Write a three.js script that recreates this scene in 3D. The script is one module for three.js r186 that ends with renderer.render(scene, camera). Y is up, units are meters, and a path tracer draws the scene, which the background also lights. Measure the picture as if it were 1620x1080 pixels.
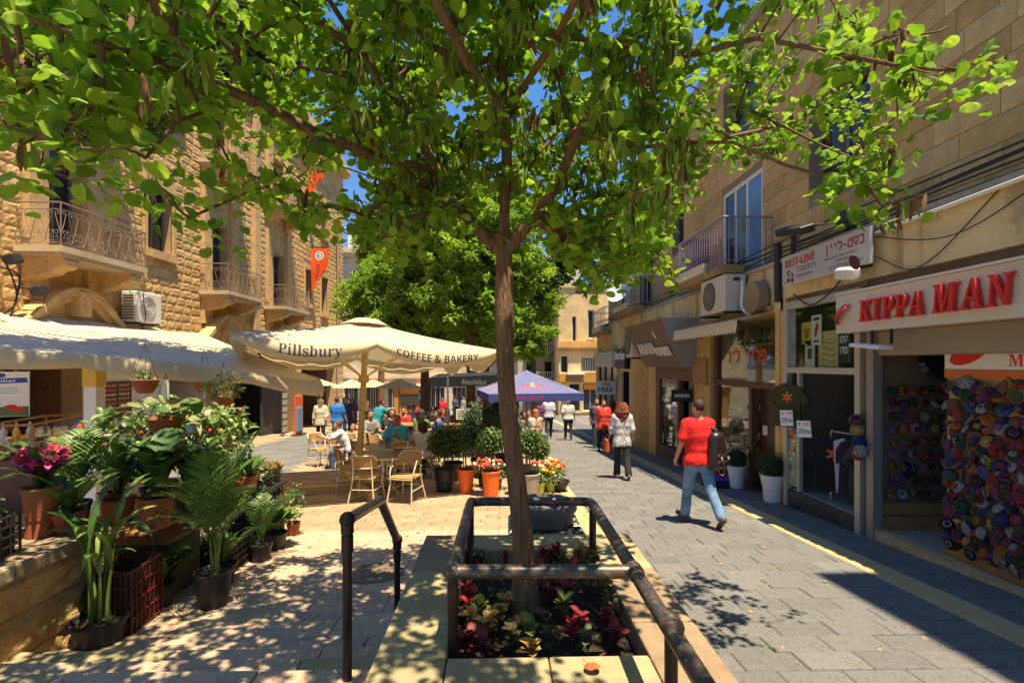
import * as THREE from 'three';
import { mergeGeometries } from 'three/addons/utils/BufferGeometryUtils.js';
import { RoundedBoxGeometry } from 'three/addons/geometries/RoundedBoxGeometry.js';
import { TextGeometry } from 'three/addons/geometries/TextGeometry.js';
import { FontLoader } from 'three/addons/loaders/FontLoader.js';

// ---------- camera, sky, sun, exposure ----------
const scene = new THREE.Scene();
const camera = new THREE.PerspectiveCamera(68.04, 1620 / 1080, 0.05, 900);
camera.position.set(0, 1.85, 0);
camera.rotation.y = -0.025;
camera.setViewOffset(1620, 1080, 0, -35, 1620, 1080);
const renderer = new THREE.WebGLRenderer({ antialias: true });
renderer.toneMapping = THREE.LinearToneMapping;
renderer.toneMappingExposure = 2.05;
renderer.shadowMap.enabled = true;
const SUN = new THREE.Vector3(0.17, 1, 0.25).normalize();
{
  const w = 512, h = 256, data = new Float32Array(w * h * 4), v = new THREE.Vector3();
  for (let j = 0; j < h; j++) for (let i = 0; i < w; i++) {
    const el = ((j + 0.5) / h - 0.5) * Math.PI, az = ((i + 0.5) / w - 0.5) * 2 * Math.PI;
    v.set(Math.cos(el) * Math.cos(az), Math.sin(el), Math.cos(el) * Math.sin(az));
    const e = Math.max(0, Math.sin(el)), t = Math.pow(1 - e, 2.6), o = (j * w + i) * 4;
    const g = Math.pow(Math.max(0, v.dot(SUN)), 24) * 0.35;
    data[o] = 0.13 + 0.4 * t + g; data[o + 1] = 0.45 + 0.55 * t + g; data[o + 2] = 1.25 + 0.35 * t + g * 0.9; data[o + 3] = 1;
    if (el < 0) { const k = Math.exp(el * 14); data[o] = 0.28 + 0.2 * k; data[o + 1] = 0.25 + 0.6 * k; data[o + 2] = 0.2 + 1.2 * k; }
  }
  const sky = new THREE.DataTexture(data, w, h, THREE.RGBAFormat, THREE.FloatType);
  sky.mapping = THREE.EquirectangularReflectionMapping; sky.magFilter = sky.minFilter = THREE.LinearFilter; sky.needsUpdate = true;
  scene.background = sky; scene.environment = sky;
  scene.backgroundIntensity = 0.29; scene.environmentIntensity = 0.29;
}
const sun = new THREE.DirectionalLight(new THREE.Color().setRGB(1, 0.86, 0.62), 5);
sun.position.copy(SUN).multiplyScalar(60).add(new THREE.Vector3(0, 0, -12));
sun.target.position.set(0, 0, -12); scene.add(sun.target);
sun.castShadow = true; sun.shadow.radius = 1; sun.shadow.mapSize.set(4096, 4096);
Object.assign(sun.shadow.camera, { left: -30, right: 30, top: 45, bottom: -45, near: 1, far: 140 });
scene.add(sun);

// ---------- helpers ----------
let seedState = 7;
const seed = (n) => { seedState = n | 0; };
const rnd = () => { seedState = (seedState + 0x6d2b79f5) | 0; let t = Math.imul(seedState ^ (seedState >>> 15), 1 | seedState); t = (t + Math.imul(t ^ (t >>> 7), 61 | t)) ^ t; return ((t ^ (t >>> 14)) >>> 0) / 4294967296; };
const rr = (a, b) => a + (b - a) * rnd(), pick = (a) => a[Math.floor(rnd() * a.length)];
const V = (x, y, z) => new THREE.Vector3(x, y, z);
const CY = Math.cos(0.025), SY = Math.sin(0.025);
const W = (px, py, d) => { const a = (px - 810) / 800 * d, b = (575 - py) / 800 * d; return V(a * CY + d * SY, 1.85 + b, a * SY - d * CY); };   // picture measure -> place
const ray = (px, py) => W(px, py, 1).sub(V(0, 1.85, 0));
const G = (px, py) => { const r = ray(px, py), t = 1.85 / (0.0625 * r.z - r.y); return V(r.x * t, 1.85 + r.y * t, r.z * t); };   // on the street
const onX = (px, py, X) => { const r = ray(px, py), t = X / r.x; return V(X, 1.85 + r.y * t, r.z * t); };
const onY = (px, py, Y) => { const r = ray(px, py), t = (Y - 1.85) / r.y; return V(r.x * t, Y, r.z * t); };
const project = (p) => { const x = p.x * CY + p.z * SY, d = p.x * SY - p.z * CY; return [810 + 800 * x / d, 575 - 800 * (p.y - 1.85) / d, d]; };
const gy = (z) => 0.0625 * z;
const SLOPE = Math.atan(0.0625);

const used = new Map();
function numbered(name) { const n = used.get(name) ?? 0; used.set(name, n + 1); return n ? name + '_' + String(n).padStart(3, '0') : name; }
function put(o, parent) { o.castShadow = o.receiveShadow = true; (parent || scene).add(o); return o; }
function thing(name, label, category, pos, turn = 0, group) {
  const o = new THREE.Group(); o.name = numbered(name); scene.add(o);
  if (pos) o.position.copy(pos); o.rotation.y = turn;
  o.userData = { label, category }; if (group) o.userData.group = group;
  return o;
}
function structure(name) { const o = new THREE.Group(); o.name = numbered(name); o.userData = { kind: 'structure' }; scene.add(o); return o; }
function tag(o, label, category, group) { o.userData.label = label; o.userData.category = category; if (group) o.userData.group = group; return o; }
const stuff = (o) => { o.userData.kind = 'stuff'; return o; };
function mesh(name, geo, mat, parent) { const m = new THREE.Mesh(geo, mat); m.name = parent ? name : numbered(name); return put(m, parent); }
function copyOf(o, pos, turn, label, group) {
  const c = o.clone(); c.name = numbered(o.name.replace(/_\d{3}$/, '')); scene.add(c);
  if (pos) c.position.copy(pos); if (turn !== undefined) c.rotation.y = turn;
  c.userData = { ...o.userData }; if (label) c.userData.label = label; if (group) c.userData.group = group;
  return c;
}
// geometry bits
const M4 = new THREE.Matrix4(), Q = new THREE.Quaternion(), E = new THREE.Euler(), UPV = V(0, 1, 0);
function plain(g) { if (g.index) g = g.toNonIndexed(); for (const k of Object.keys(g.attributes)) if (!['position', 'normal', 'uv', 'color'].includes(k)) g.deleteAttribute(k); g.clearGroups?.(); return g; }
function tf(g, x = 0, y = 0, z = 0, rx = 0, ry = 0, rz = 0, sx = 1, sy = sx, sz = sx) { return g.applyMatrix4(M4.compose(V(x, y, z), Q.setFromEuler(E.set(rx, ry, rz, 'YXZ')), V(sx, sy, sz))); }
function metric(g, ox = 0, oy = 0) {   // uv in metres by the way each face looks
  g = plain(g); const p = g.attributes.position, n = p.count, uv = new Float32Array(n * 2), a = V(), b = V(), c = V();
  for (let i = 0; i < n; i += 3) {
    a.fromBufferAttribute(p, i); b.fromBufferAttribute(p, i + 1).sub(a); c.fromBufferAttribute(p, i + 2).sub(a); b.cross(c);
    const x = Math.abs(b.x), y = Math.abs(b.y), z = Math.abs(b.z);
    for (let k = i; k < i + 3; k++) {
      const X = p.getX(k), Y = p.getY(k), Z = p.getZ(k);
      if (y >= x && y >= z) { uv[k * 2] = X + ox; uv[k * 2 + 1] = Z + oy; } else if (x >= z) { uv[k * 2] = Z + ox; uv[k * 2 + 1] = Y + oy; } else { uv[k * 2] = X + ox; uv[k * 2 + 1] = Y + oy; }
    }
  }
  g.setAttribute('uv', new THREE.BufferAttribute(uv, 2)); return g;
}
const box = (w, h, d, x = 0, y = 0, z = 0, rx = 0, ry = 0, rz = 0) => metric(tf(new THREE.BoxGeometry(w, h, d), x, y, z, rx, ry, rz));
const rbox = (w, h, d, r, x = 0, y = 0, z = 0, rx = 0, ry = 0, rz = 0, s = 2) => metric(tf(new RoundedBoxGeometry(w, h, d, s, r), x, y, z, rx, ry, rz));
const span = (x0, x1, y0, y1, z0, z1) => box(Math.abs(x1 - x0), Math.abs(y1 - y0), Math.abs(z1 - z0), (x0 + x1) / 2, (y0 + y1) / 2, (z0 + z1) / 2);
const cyl = (rt, rb, h, x = 0, y = 0, z = 0, s = 14, rx = 0, ry = 0, rz = 0, open = false) => metric(tf(new THREE.CylinderGeometry(rt, rb, h, s, 1, open), x, y, z, rx, ry, rz));
const ball = (r, x = 0, y = 0, z = 0, s = 10, sy = 1, sx = 1, sz = 1) => metric(tf(new THREE.SphereGeometry(r, s, Math.max(6, s * 0.7 | 0)), x, y, z, 0, 0, 0, sx, sy, sz));
function bar(a, b, r, r2 = r, s = 7) {
  const d = b.clone().sub(a), g = new THREE.CylinderGeometry(r2, r, d.length(), s, 1);
  g.applyMatrix4(M4.compose(a.clone().add(b).multiplyScalar(0.5), Q.setFromUnitVectors(UPV, d.normalize()), V(1, 1, 1)));
  return metric(g);
}
const tube = (pts, r, seg = 12, s = 6, closed = false) => metric(new THREE.TubeGeometry(new THREE.CatmullRomCurve3(pts, closed, 'catmullrom', 0.5), seg, r, s, closed));
function tubeTaper(pts, radii, seg, s) {   // radii along the way
  const c = new THREE.CatmullRomCurve3(pts, false, 'catmullrom', 0.5), g = new THREE.TubeGeometry(c, seg, 1, s, false), p = g.attributes.position, q = V();
  for (let i = 0; i <= seg; i++) {
    const t = i / seg, k = t * (radii.length - 1), a = Math.min(radii.length - 2, Math.floor(k)), r = radii[a] + (radii[a + 1] - radii[a]) * (k - a), o = c.getPointAt(t);
    for (let j = 0; j <= s; j++) { const n = i * (s + 1) + j; q.fromBufferAttribute(p, n).sub(o).multiplyScalar(r).add(o); p.setXYZ(n, q.x, q.y, q.z); }
  }
  g.computeVertexNormals(); return metric(g);
}
const lathe = (pts, s = 24, x = 0, y = 0, z = 0) => metric(tf(new THREE.LatheGeometry(pts.map((p) => new THREE.Vector2(p[0], p[1])), s), x, y, z));
const join = (...list) => { const l = list.flat(Infinity).filter(Boolean).map(plain); const c = l.some((g) => g.attributes.color); if (c) for (const g of l) if (!g.attributes.color) g.setAttribute('color', new THREE.BufferAttribute(new Float32Array(g.attributes.position.count * 3).fill(1), 3)); return mergeGeometries(l); };
function quadStrip(rows, thick = 0) {   // rows of points -> a sheet, smooth, with uv 0..1; thick gives it a second side
  const n = rows.length, m = rows[0].length, pos = [], uv = [], idx = [];
  for (let i = 0; i < n; i++) for (let j = 0; j < m; j++) { pos.push(rows[i][j].x, rows[i][j].y, rows[i][j].z); uv.push(j / (m - 1), 1 - i / (n - 1)); }
  for (let i = 0; i < n - 1; i++) for (let j = 0; j < m - 1; j++) { const a = i * m + j; idx.push(a, a + m, a + 1, a + 1, a + m, a + m + 1); }
  const g = new THREE.BufferGeometry(); g.setAttribute('position', new THREE.Float32BufferAttribute(pos, 3)); g.setAttribute('uv', new THREE.Float32BufferAttribute(uv, 2)); g.setIndex(idx); g.computeVertexNormals();
  if (!thick) return g;
  const back = g.clone(), p = back.attributes.position, nn = g.attributes.normal;
  for (let i = 0; i < p.count; i++) p.setXYZ(i, p.getX(i) - nn.getX(i) * thick, p.getY(i) - nn.getY(i) * thick, p.getZ(i) - nn.getZ(i) * thick);
  const bi = back.index.array; for (let i = 0; i < bi.length; i += 3) { const t = bi[i]; bi[i] = bi[i + 1]; bi[i + 1] = t; } back.computeVertexNormals();
  return mergeGeometries([plain(g), plain(back)]);
}
function paint(g, r, gg, b) { g = plain(g); const n = g.attributes.position.count, c = new Float32Array(n * 3); for (let i = 0; i < n; i++) { c[i * 3] = r; c[i * 3 + 1] = gg; c[i * 3 + 2] = b; } g.setAttribute('color', new THREE.BufferAttribute(c, 3)); return g; }
const shapeOf = (pts) => new THREE.Shape(pts.map((p) => new THREE.Vector2(p[0], p[1])));
const extrude = (pts, depth, bevel = 0) => new THREE.ExtrudeGeometry(Array.isArray(pts) ? shapeOf(pts) : pts, { depth, bevelEnabled: bevel > 0, bevelSize: bevel, bevelThickness: bevel, bevelSegments: 1, curveSegments: 10 });

// ---------- textures ----------
const lattice = (() => { const a = new Float32Array(65536); seed(99); for (let i = 0; i < a.length; i++) a[i] = rnd(); return a; })();
const sm = (t) => t * t * (3 - 2 * t);
function vnoise(x, y, per, k = 0) {   // tileable value noise with a period of per cells
  const xi = Math.floor(x), yi = Math.floor(y), fx = sm(x - xi), fy = sm(y - yi), w = (a, b) => lattice[(((((a % per) + per) % per) * 131 + (((b % per) + per) % per) * 7919 + k * 2713) & 65535)];
  return (w(xi, yi) * (1 - fx) + w(xi + 1, yi) * fx) * (1 - fy) + (w(xi, yi + 1) * (1 - fx) + w(xi + 1, yi + 1) * fx) * fy;
}
function fbm(u, v, f, oct = 4, k = 0) { let s = 0, a = 0.5, t = 0; for (let o = 0; o < oct; o++) { s += a * vnoise(u * f, v * f, f, k + o); t += a; a *= 0.55; f *= 2; } return s / t; }
function tex(size, metres, fn, srgb = true, sizeY = size, metresY = metres) {
  const d = new Uint8Array(size * sizeY * 4);
  for (let j = 0; j < sizeY; j++) for (let i = 0; i < size; i++) {
    const c = fn((i + 0.5) / size, (j + 0.5) / sizeY), o = (j * size + i) * 4;
    for (let k = 0; k < 3; k++) { const x = Math.min(1, Math.max(0, c[k])); d[o + k] = 255 * (srgb ? (x <= 0.0031308 ? 12.92 * x : 1.055 * Math.pow(x, 1 / 2.4) - 0.055) : x); }
    d[o + 3] = 255;
  }
  const t = new THREE.DataTexture(d, size, sizeY, THREE.RGBAFormat); t.wrapS = t.wrapT = THREE.RepeatWrapping; t.magFilter = t.minFilter = THREE.LinearFilter;
  t.repeat.set(1 / metres, 1 / metresY); if (srgb) t.colorSpace = THREE.SRGBColorSpace; t.needsUpdate = true; return t;
}
const mixc = (a, b, t) => [a[0] + (b[0] - a[0]) * t, a[1] + (b[1] - a[1]) * t, a[2] + (b[2] - a[2]) * t];
const sstep = (a, b, x) => sm(Math.min(1, Math.max(0, (x - a) / (b - a))));
function canvasTex(w, h, draw) { const c = document.createElement('canvas'); c.width = w; c.height = h; draw(c.getContext('2d'), w, h); const t = new THREE.CanvasTexture(c); t.colorSpace = THREE.SRGBColorSpace; t.magFilter = THREE.LinearFilter; return t; }
const col = (r, g, b) => new THREE.Color().setRGB(r, g, b);
const mat = (c, rough = 0.8, o = {}) => new THREE.MeshStandardMaterial({ color: Array.isArray(c) ? col(...c) : c, roughness: rough, ...o });
const phys = (c, rough, o) => new THREE.MeshPhysicalMaterial({ color: Array.isArray(c) ? col(...c) : c, roughness: rough, ...o });
// mottled surfaces: grey-scale maps that a colour multiplies
const T = {};
T.mottle = tex(512, 2.4, (u, v) => { const a = fbm(u, v, 4, 5), b = fbm(u, v, 40, 3, 9), s = 0.62 + 0.5 * a + 0.34 * (b - 0.5); return [s, s, s]; });
T.grain = tex(512, 0.8, (u, v) => { const a = fbm(u, v, 90, 2, 3), b = fbm(u, v, 6, 4, 5), p = sstep(0.66, 0.78, fbm(u, v, 46, 2, 14)); const s = 0.6 + 0.3 * a + 0.46 * b - 0.24 * p; return [s, s * (1 - 0.02 * p), s * (1 - 0.06 * p)]; });
T.grainBump = tex(512, 0.8, (u, v) => { const a = fbm(u, v, 60, 3, 3), p = sstep(0.62, 0.8, fbm(u, v, 46, 2, 14)); const s = 0.7 * a + 0.3 - 0.5 * p; return [s, s, s]; }, false);
T.rock = tex(512, 1.3, (u, v) => { const a = fbm(u, v, 7, 5, 21), b = fbm(u, v * 1, 28, 4, 31), s = 0.55 + 0.55 * a + 0.25 * (b - 0.5); return [s, s * (0.96 + 0.06 * b), s * (0.88 + 0.14 * b)]; });
T.rockBump = tex(512, 0.9, (u, v) => { const s = 0.6 * fbm(u, v, 10, 5, 21) + 0.5 * Math.abs(fbm(u, v, 22, 3, 41) - 0.5) * 2; return [s, s, s]; }, false);
T.plaster = tex(512, 3.1, (u, v) => {   // yellowed render with rust runs and soot patches that have their own outline
  const a = fbm(u, v, 5, 5, 51), st = sstep(0.56, 0.72, fbm(u, v * 0 + 0.3, 22, 3, 57)) * sstep(0.35, 0.7, fbm(u, v, 6, 3, 61)), so = sstep(0.6, 0.75, fbm(u, v, 9, 4, 66));
  let c = mixc([0.62, 0.44, 0.2], [0.8, 0.64, 0.36], a); c = mixc(c, [0.3, 0.16, 0.06], st * 0.75); return mixc(c, [0.22, 0.17, 0.11], so * 0.5);
});
T.bark = tex(256, 0.4, (u, v) => { const a = fbm(u, v * 0.25, 24, 4, 71), b = fbm(u, v, 8, 4, 77), s = 0.45 + 0.7 * a * b * 1.6; return [s, s * 0.96, s * 0.9]; }, true, 512, 0.8);
T.barkBump = tex(256, 0.4, (u, v) => { const a = fbm(u, v * 0.25, 24, 4, 71); return [a, a, a]; }, false, 512, 0.8);
T.leaf = tex(128, 1, (u, v) => { const x = u - 0.5, y = v - 0.03, a = Math.atan2(x, y), r = Math.hypot(x, y), near = Math.min(...[-1.1, -0.62, 0, 0.62, 1.1].map((k) => Math.abs(a - k + 0.12 * k * r) * r)), side = Math.abs(((r * 9 + Math.abs(a) * 2) % 1) - 0.5) * 0.06 + 0.004, k = sstep(0.016, 0.004, near) + 0.35 * sstep(0.02, 0.006, side), m = 0.72 + 0.5 * fbm(u, v, 5, 4, 19); return [m * (1 + 0.5 * k), m * (1 + 0.22 * k), m * (1 + 0.9 * k)]; });
T.weave = tex(128, 0.06, (u, v) => { const s = 0.55 + 0.45 * Math.abs(Math.sin(u * Math.PI * 8)) * Math.abs(Math.sin(v * Math.PI * 8 + (Math.floor(u * 8) % 2) * 1.57)); return [s, s, s]; });
T.cloth = tex(256, 1.6, (u, v) => { const a = fbm(u, v, 4, 5, 81), b = fbm(u, v, 60, 2, 83), s = 0.84 + 0.14 * a + 0.08 * (b - 0.5) - 0.16 * sstep(0.58, 0.72, fbm(u, v, 7, 4, 85)); return [s, s, s * (0.99 - 0.03 * a)]; });
T.clothBump = tex(256, 1.1, (u, v) => { const s = 0.7 * fbm(u, v, 5, 3, 87) + 0.3 * fbm(u, v, 14, 2, 88); return [s, s, s]; }, false);
T.wood = tex(256, 0.5, (u, v) => { const r = fbm(u * 0.2, v, 40, 3, 91), s = 0.6 + 0.5 * r; return [s, s * 0.95, s * 0.86]; });
T.rust = tex(512, 0.5, (u, v) => { const a = fbm(u, v, 12, 5, 95), r = sstep(0.5, 0.62, a), p = sstep(0.64, 0.72, fbm(u, v, 20, 4, 99)); return mixc(mixc([0.07, 0.066, 0.058], [0.15, 0.085, 0.06], r * 0.7), [0.3, 0.3, 0.27], p * 0.45); });
const M = {
  paverA: mat([0.168, 0.162, 0.152], 0.85, { map: T.grain, bumpMap: T.grainBump, bumpScale: 0.004 }), paverB: mat([0.148, 0.144, 0.137], 0.85, { map: T.grain, bumpMap: T.grainBump, bumpScale: 0.004 }),
  paverC: mat([0.188, 0.18, 0.168], 0.85, { map: T.grain, bumpMap: T.grainBump, bumpScale: 0.004 }), paverD: mat([0.175, 0.16, 0.14], 0.88, { map: T.mottle, bumpMap: T.grainBump, bumpScale: 0.004 }),
  sandA: mat([0.4, 0.285, 0.17], 0.88, { map: T.grain, bumpMap: T.grainBump, bumpScale: 0.004 }), sandB: mat([0.43, 0.31, 0.185], 0.88, { map: T.grain, bumpMap: T.grainBump, bumpScale: 0.004 }),
  sandC: mat([0.36, 0.25, 0.15], 0.88, { map: T.mottle, bumpMap: T.grainBump, bumpScale: 0.004 }), sandD: mat([0.4, 0.265, 0.16], 0.88, { map: T.mottle, bumpMap: T.grainBump, bumpScale: 0.003 }),
  paleA: mat([0.56, 0.4, 0.27], 0.9, { map: T.grain, bumpMap: T.grainBump, bumpScale: 0.005 }), paleB: mat([0.53, 0.37, 0.25], 0.9, { map: T.grain, bumpMap: T.grainBump, bumpScale: 0.005 }), paleC: mat([0.58, 0.41, 0.28], 0.9, { map: T.mottle, bumpMap: T.grainBump, bumpScale: 0.005 }),
  yellow: mat([0.52, 0.38, 0.18], 0.88, { map: T.grain, bumpMap: T.grainBump, bumpScale: 0.004 }),
  joint: mat([0.21, 0.19, 0.16], 0.95, { map: T.mottle }),
  planter: mat([0.46, 0.37, 0.2], 0.85, { map: T.mottle, bumpMap: T.grainBump, bumpScale: 0.003 }),
  rockA: mat([0.74, 0.46, 0.18], 0.92, { map: T.rock, bumpMap: T.rockBump, bumpScale: 0.012 }), rockB: mat([0.8, 0.53, 0.23], 0.92, { map: T.rock, bumpMap: T.rockBump, bumpScale: 0.012 }),
  rockC: mat([0.62, 0.38, 0.15], 0.92, { map: T.rock, bumpMap: T.rockBump, bumpScale: 0.012 }), ashlar: mat([0.74, 0.48, 0.21], 0.88, { map: T.rock, bumpMap: T.grainBump, bumpScale: 0.003 }),
  mortar: mat([0.5, 0.34, 0.17], 0.95, { map: T.mottle }),
  tileA: mat([0.72, 0.47, 0.17], 0.85, { map: T.mottle, bumpMap: T.grainBump, bumpScale: 0.002 }), tileB: mat([0.66, 0.42, 0.15], 0.85, { map: T.rock, bumpMap: T.grainBump, bumpScale: 0.002 }), tileC: mat([0.78, 0.54, 0.22], 0.85, { map: T.mottle, bumpMap: T.grainBump, bumpScale: 0.002 }),
  plaster: mat(0xffffff, 0.92, { map: T.plaster, bumpMap: T.grainBump, bumpScale: 0.003 }),
  concrete: mat([0.42, 0.38, 0.32], 0.9, { map: T.mottle, bumpMap: T.grainBump, bumpScale: 0.003 }),
  pipe: mat(0xffffff, 0.42, { map: T.rust, metalness: 0.35 }), darkPipe: mat([0.035, 0.02, 0.018], 0.45, { map: T.mottle, metalness: 0.3 }),
  iron: mat([0.28, 0.2, 0.15], 0.6, { metalness: 0.4 }), darkIron: mat([0.04, 0.04, 0.045], 0.55, { metalness: 0.4 }), alu: mat([0.6, 0.58, 0.54], 0.4, { metalness: 0.7 }),
  soil: mat([0.04, 0.024, 0.014], 0.98, { map: T.grain, bumpMap: T.grainBump, bumpScale: 0.02 }),
  bark: mat([0.25, 0.145, 0.08], 0.92, { map: T.bark, bumpMap: T.barkBump, bumpScale: 0.03 }),
  white: mat([0.78, 0.77, 0.73], 0.55), cream: mat([0.72, 0.62, 0.42], 0.6), offwhite: mat([0.7, 0.68, 0.62], 0.5), black: mat([0.02, 0.02, 0.022], 0.5), dark: mat([0.045, 0.035, 0.03], 0.7), brown: mat([0.12, 0.06, 0.035], 0.55, { map: T.wood }),
  wood: mat([0.42, 0.22, 0.09], 0.6, { map: T.wood }), terracotta: mat([0.5, 0.14, 0.045], 0.75, { map: T.cloth }), terraDark: mat([0.34, 0.085, 0.03], 0.75, { map: T.cloth }), orange: mat([0.85, 0.15, 0.02], 0.5),
  canvas: phys([0.7, 0.58, 0.37], 0.95, { map: T.cloth, bumpMap: T.clothBump, bumpScale: 0.03, transmission: 0.28, side: THREE.DoubleSide }),
  pane: phys([0.9, 0.95, 0.93], 0.02, { transmission: 1, thickness: 0, ior: 1.5 }),
  darkGlass: mat([0.02, 0.024, 0.03], 0.12), blueGlass: mat([0.12, 0.26, 0.5], 0.08),
};
const leafMat = (c, t = 0.4) => phys(c, 0.95, { transmission: t, thickness: 0, specularIntensity: 0.35, side: THREE.DoubleSide });
M.leafTint = leafMat([1, 1, 1], 0.42); M.leafTint.vertexColors = true;
M.leafInst = leafMat([1, 1, 1], 0.56); M.redbudInst = leafMat([1, 1, 1], 0.56); M.redbudInst.map = T.leaf;
M.paintTint = mat(0xffffff, 0.8, { vertexColors: true, side: THREE.DoubleSide });
// ---------- ground, paving, steps, planter ----------
{
  const g = new THREE.BufferGeometry(), zs = [60, 2.2, -62, -500], ys = [0.12, 0.1245, gy(-62) - 0.013, gy(-62) - 0.1], pos = [], idx = [];
  for (let i = 0; i < 4; i++) pos.push(-400, ys[i], zs[i], 400, ys[i], zs[i]);
  for (let i = 0; i < 3; i++) idx.push(i * 2, i * 2 + 1, i * 2 + 2, i * 2 + 1, i * 2 + 3, i * 2 + 2);
  g.setAttribute('position', new THREE.Float32BufferAttribute(pos, 3)); g.setIndex(idx); g.computeVertexNormals();
  const m = mesh('ground', metric(g), M.joint); m.userData.kind = 'structure';
}
const slabCache = new Map();
function slab(w, h, l, ch = 0.008) {   // a paving stone: top at y = 0, small chamfer
  const key = [w.toFixed(3), h, l.toFixed(3)].join();
  if (slabCache.has(key)) return slabCache.get(key);
  const a = w / 2, b = l / 2, c = a - ch, d = b - ch, P = [[-c, 0, -d], [c, 0, -d], [c, 0, d], [-c, 0, d], [-a, -ch, -b], [a, -ch, -b], [a, -ch, b], [-a, -ch, b], [-a, -h, -b], [a, -h, -b], [a, -h, b], [-a, -h, b]];
  const F = [[0, 3, 2, 1]]; for (let i = 0; i < 4; i++) { const j = (i + 1) % 4; F.push([i, j, j + 4, i + 4], [i + 4, j + 4, j + 8, i + 8]); }
  const pos = []; for (const f of F) for (const k of [0, 1, 2, 0, 2, 3]) pos.push(...P[f[k]]);
  const g = new THREE.BufferGeometry(); g.setAttribute('position', new THREE.Float32BufferAttribute(pos, 3)); g.computeVertexNormals();
  const m = metric(g, rnd() * 5, rnd() * 5); slabCache.set(key, m); return m;
}
// a field of stones: the nearest become parts, the rest one part
function field(group, piece, tiles, mats, most = 300, restName) {
  tiles.sort((p, q) => (p.x * p.x + p.z * p.z) - (q.x * q.x + q.z * q.z));
  const rest = mats.map(() => []);
  tiles.forEach((t, i) => {
    const k = t.m ?? Math.floor(rnd() * Math.min(4, mats.length)), y = rr(-0.004, 0.003) + (t.y || 0), rx = rr(-0.004, 0.004), rz = rr(-0.004, 0.004);
    if (i < most) { const m = mesh(piece, slab(t.w, 0.07, t.l), mats[k], group); m.position.set(t.x, y, t.z); m.rotation.set(rx, t.r || 0, rz); }
    else rest[k].push(metric(tf(slab(t.w, 0.07, t.l).clone(), t.x, y, t.z, rx, t.r || 0, rz)));
  });
  rest.forEach((l, k) => { if (l.length) stuff(mesh(restName, join(l), mats[k], group)); });
}
seed(11);
{
  const road = structure('street'); road.rotation.x = -SLOPE;
  const t = [];
  for (let z = -1.2, r = 0; z > -60; z -= 0.24, r++) for (let x = 1.42 - [0, 0.2, 0.31, 0.12][r % 4]; x < 3.82; x += 0.44) { const a = Math.max(x, 1.42), b = Math.min(x + 0.44, 3.84); if (b - a > 0.06) t.push({ x: (a + b) / 2, z: z - 0.12, w: b - a - 0.006, l: 0.232 }); }
  field(road, 'paver', t, [M.paverA, M.paverA, M.paverB, M.paverC], 300, 'far_pavers');
  const band = structure('border_strip'); band.rotation.x = -SLOPE; const s = [];
  for (let z = -1.2; z > -50; z -= 0.5) { s.push({ x: 4.02, z: z - 0.25, w: 0.33, l: 0.49 }); s.push({ x: 1.28, z: z - 0.25, w: 0.26, l: 0.49 }); }
  field(band, 'border_stone', s, [M.yellow], 120, 'far_border_stones');
  const walk = structure('pavement'); walk.rotation.x = -SLOPE; const p = [];
  for (let z = -1.2, r = 0; z > -48; z -= 0.3, r++) for (let x = 4.2 - (r % 2 ? 0.2 : 0); x < 5.2; x += 0.4) { const a = Math.max(x, 4.195); p.push({ x: (a + x + 0.4) / 2, z: z - 0.15, w: x + 0.4 - a - 0.01, l: 0.29 }); }
  field(walk, 'paver', p, [M.paverD, M.paverB, M.paverA], 160, 'far_pavers');
  const plaza = structure('plaza'); plaza.rotation.x = -SLOPE; const q = [];
  for (let z = -2.6, r = 0; z > -7; z -= 0.44, r++) for (let x = -4.3 - (r % 2 ? 0.33 : 0); x < 1.1; x += 0.66) { const a = x, b = Math.min(x + 0.66, 1.14); if (b - a > 0.1) q.push({ x: (a + b) / 2, z: z - 0.22, w: b - a - 0.005, l: 0.435, m: 4 + Math.floor(rnd() * 3) }); }
  for (let z = -7, r = 0; z > -14.5; z -= 0.22, r++) for (let x = -5.2 - (r % 2 ? 0.2 : 0); x < 1.1; x += 0.4) { const b = Math.min(x + 0.4, 1.14); if (b - x > 0.08) q.push({ x: (x + b) / 2, z: z - 0.11, w: b - x - 0.008, l: 0.212 }); }
  for (let z = -4.8, r = 0; z > -40; z -= 0.4, r++) for (let x = -11 - (r % 2 ? 0.3 : 0); x < (z < -14.3 ? 1.1 : -5.2); x += 0.6) { if (z < -11.3 && x > -9.3 && x < -5.3 && z > -26) continue; if (z > -7 && x > -4.75) continue; const b = Math.min(x + 0.6, z < -14.3 ? 1.14 : -5.18); if (b - x > 0.08) q.push({ x: (x + b) / 2, z: z - 0.2, w: b - x - 0.01, l: 0.39 }); }
  field(plaza, 'paving_stone', q, [M.sandA, M.sandB, M.sandC, M.sandD, M.paleA, M.paleB, M.paleC], 300, 'far_paving_stones');
  const lane = structure('lane'); lane.rotation.x = -SLOPE; const l = [];
  for (let z = -11.5, r = 0; z > -26; z -= 0.33, r++) for (let x = -9.3; x < -5.4; x += 0.6) l.push({ x: x + 0.3, z: z - 0.165, w: 0.59, l: 0.32 });
  field(lane, 'paver', l, [M.paverA, M.paverB, M.paverC], 60, 'far_pavers');
}
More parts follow.
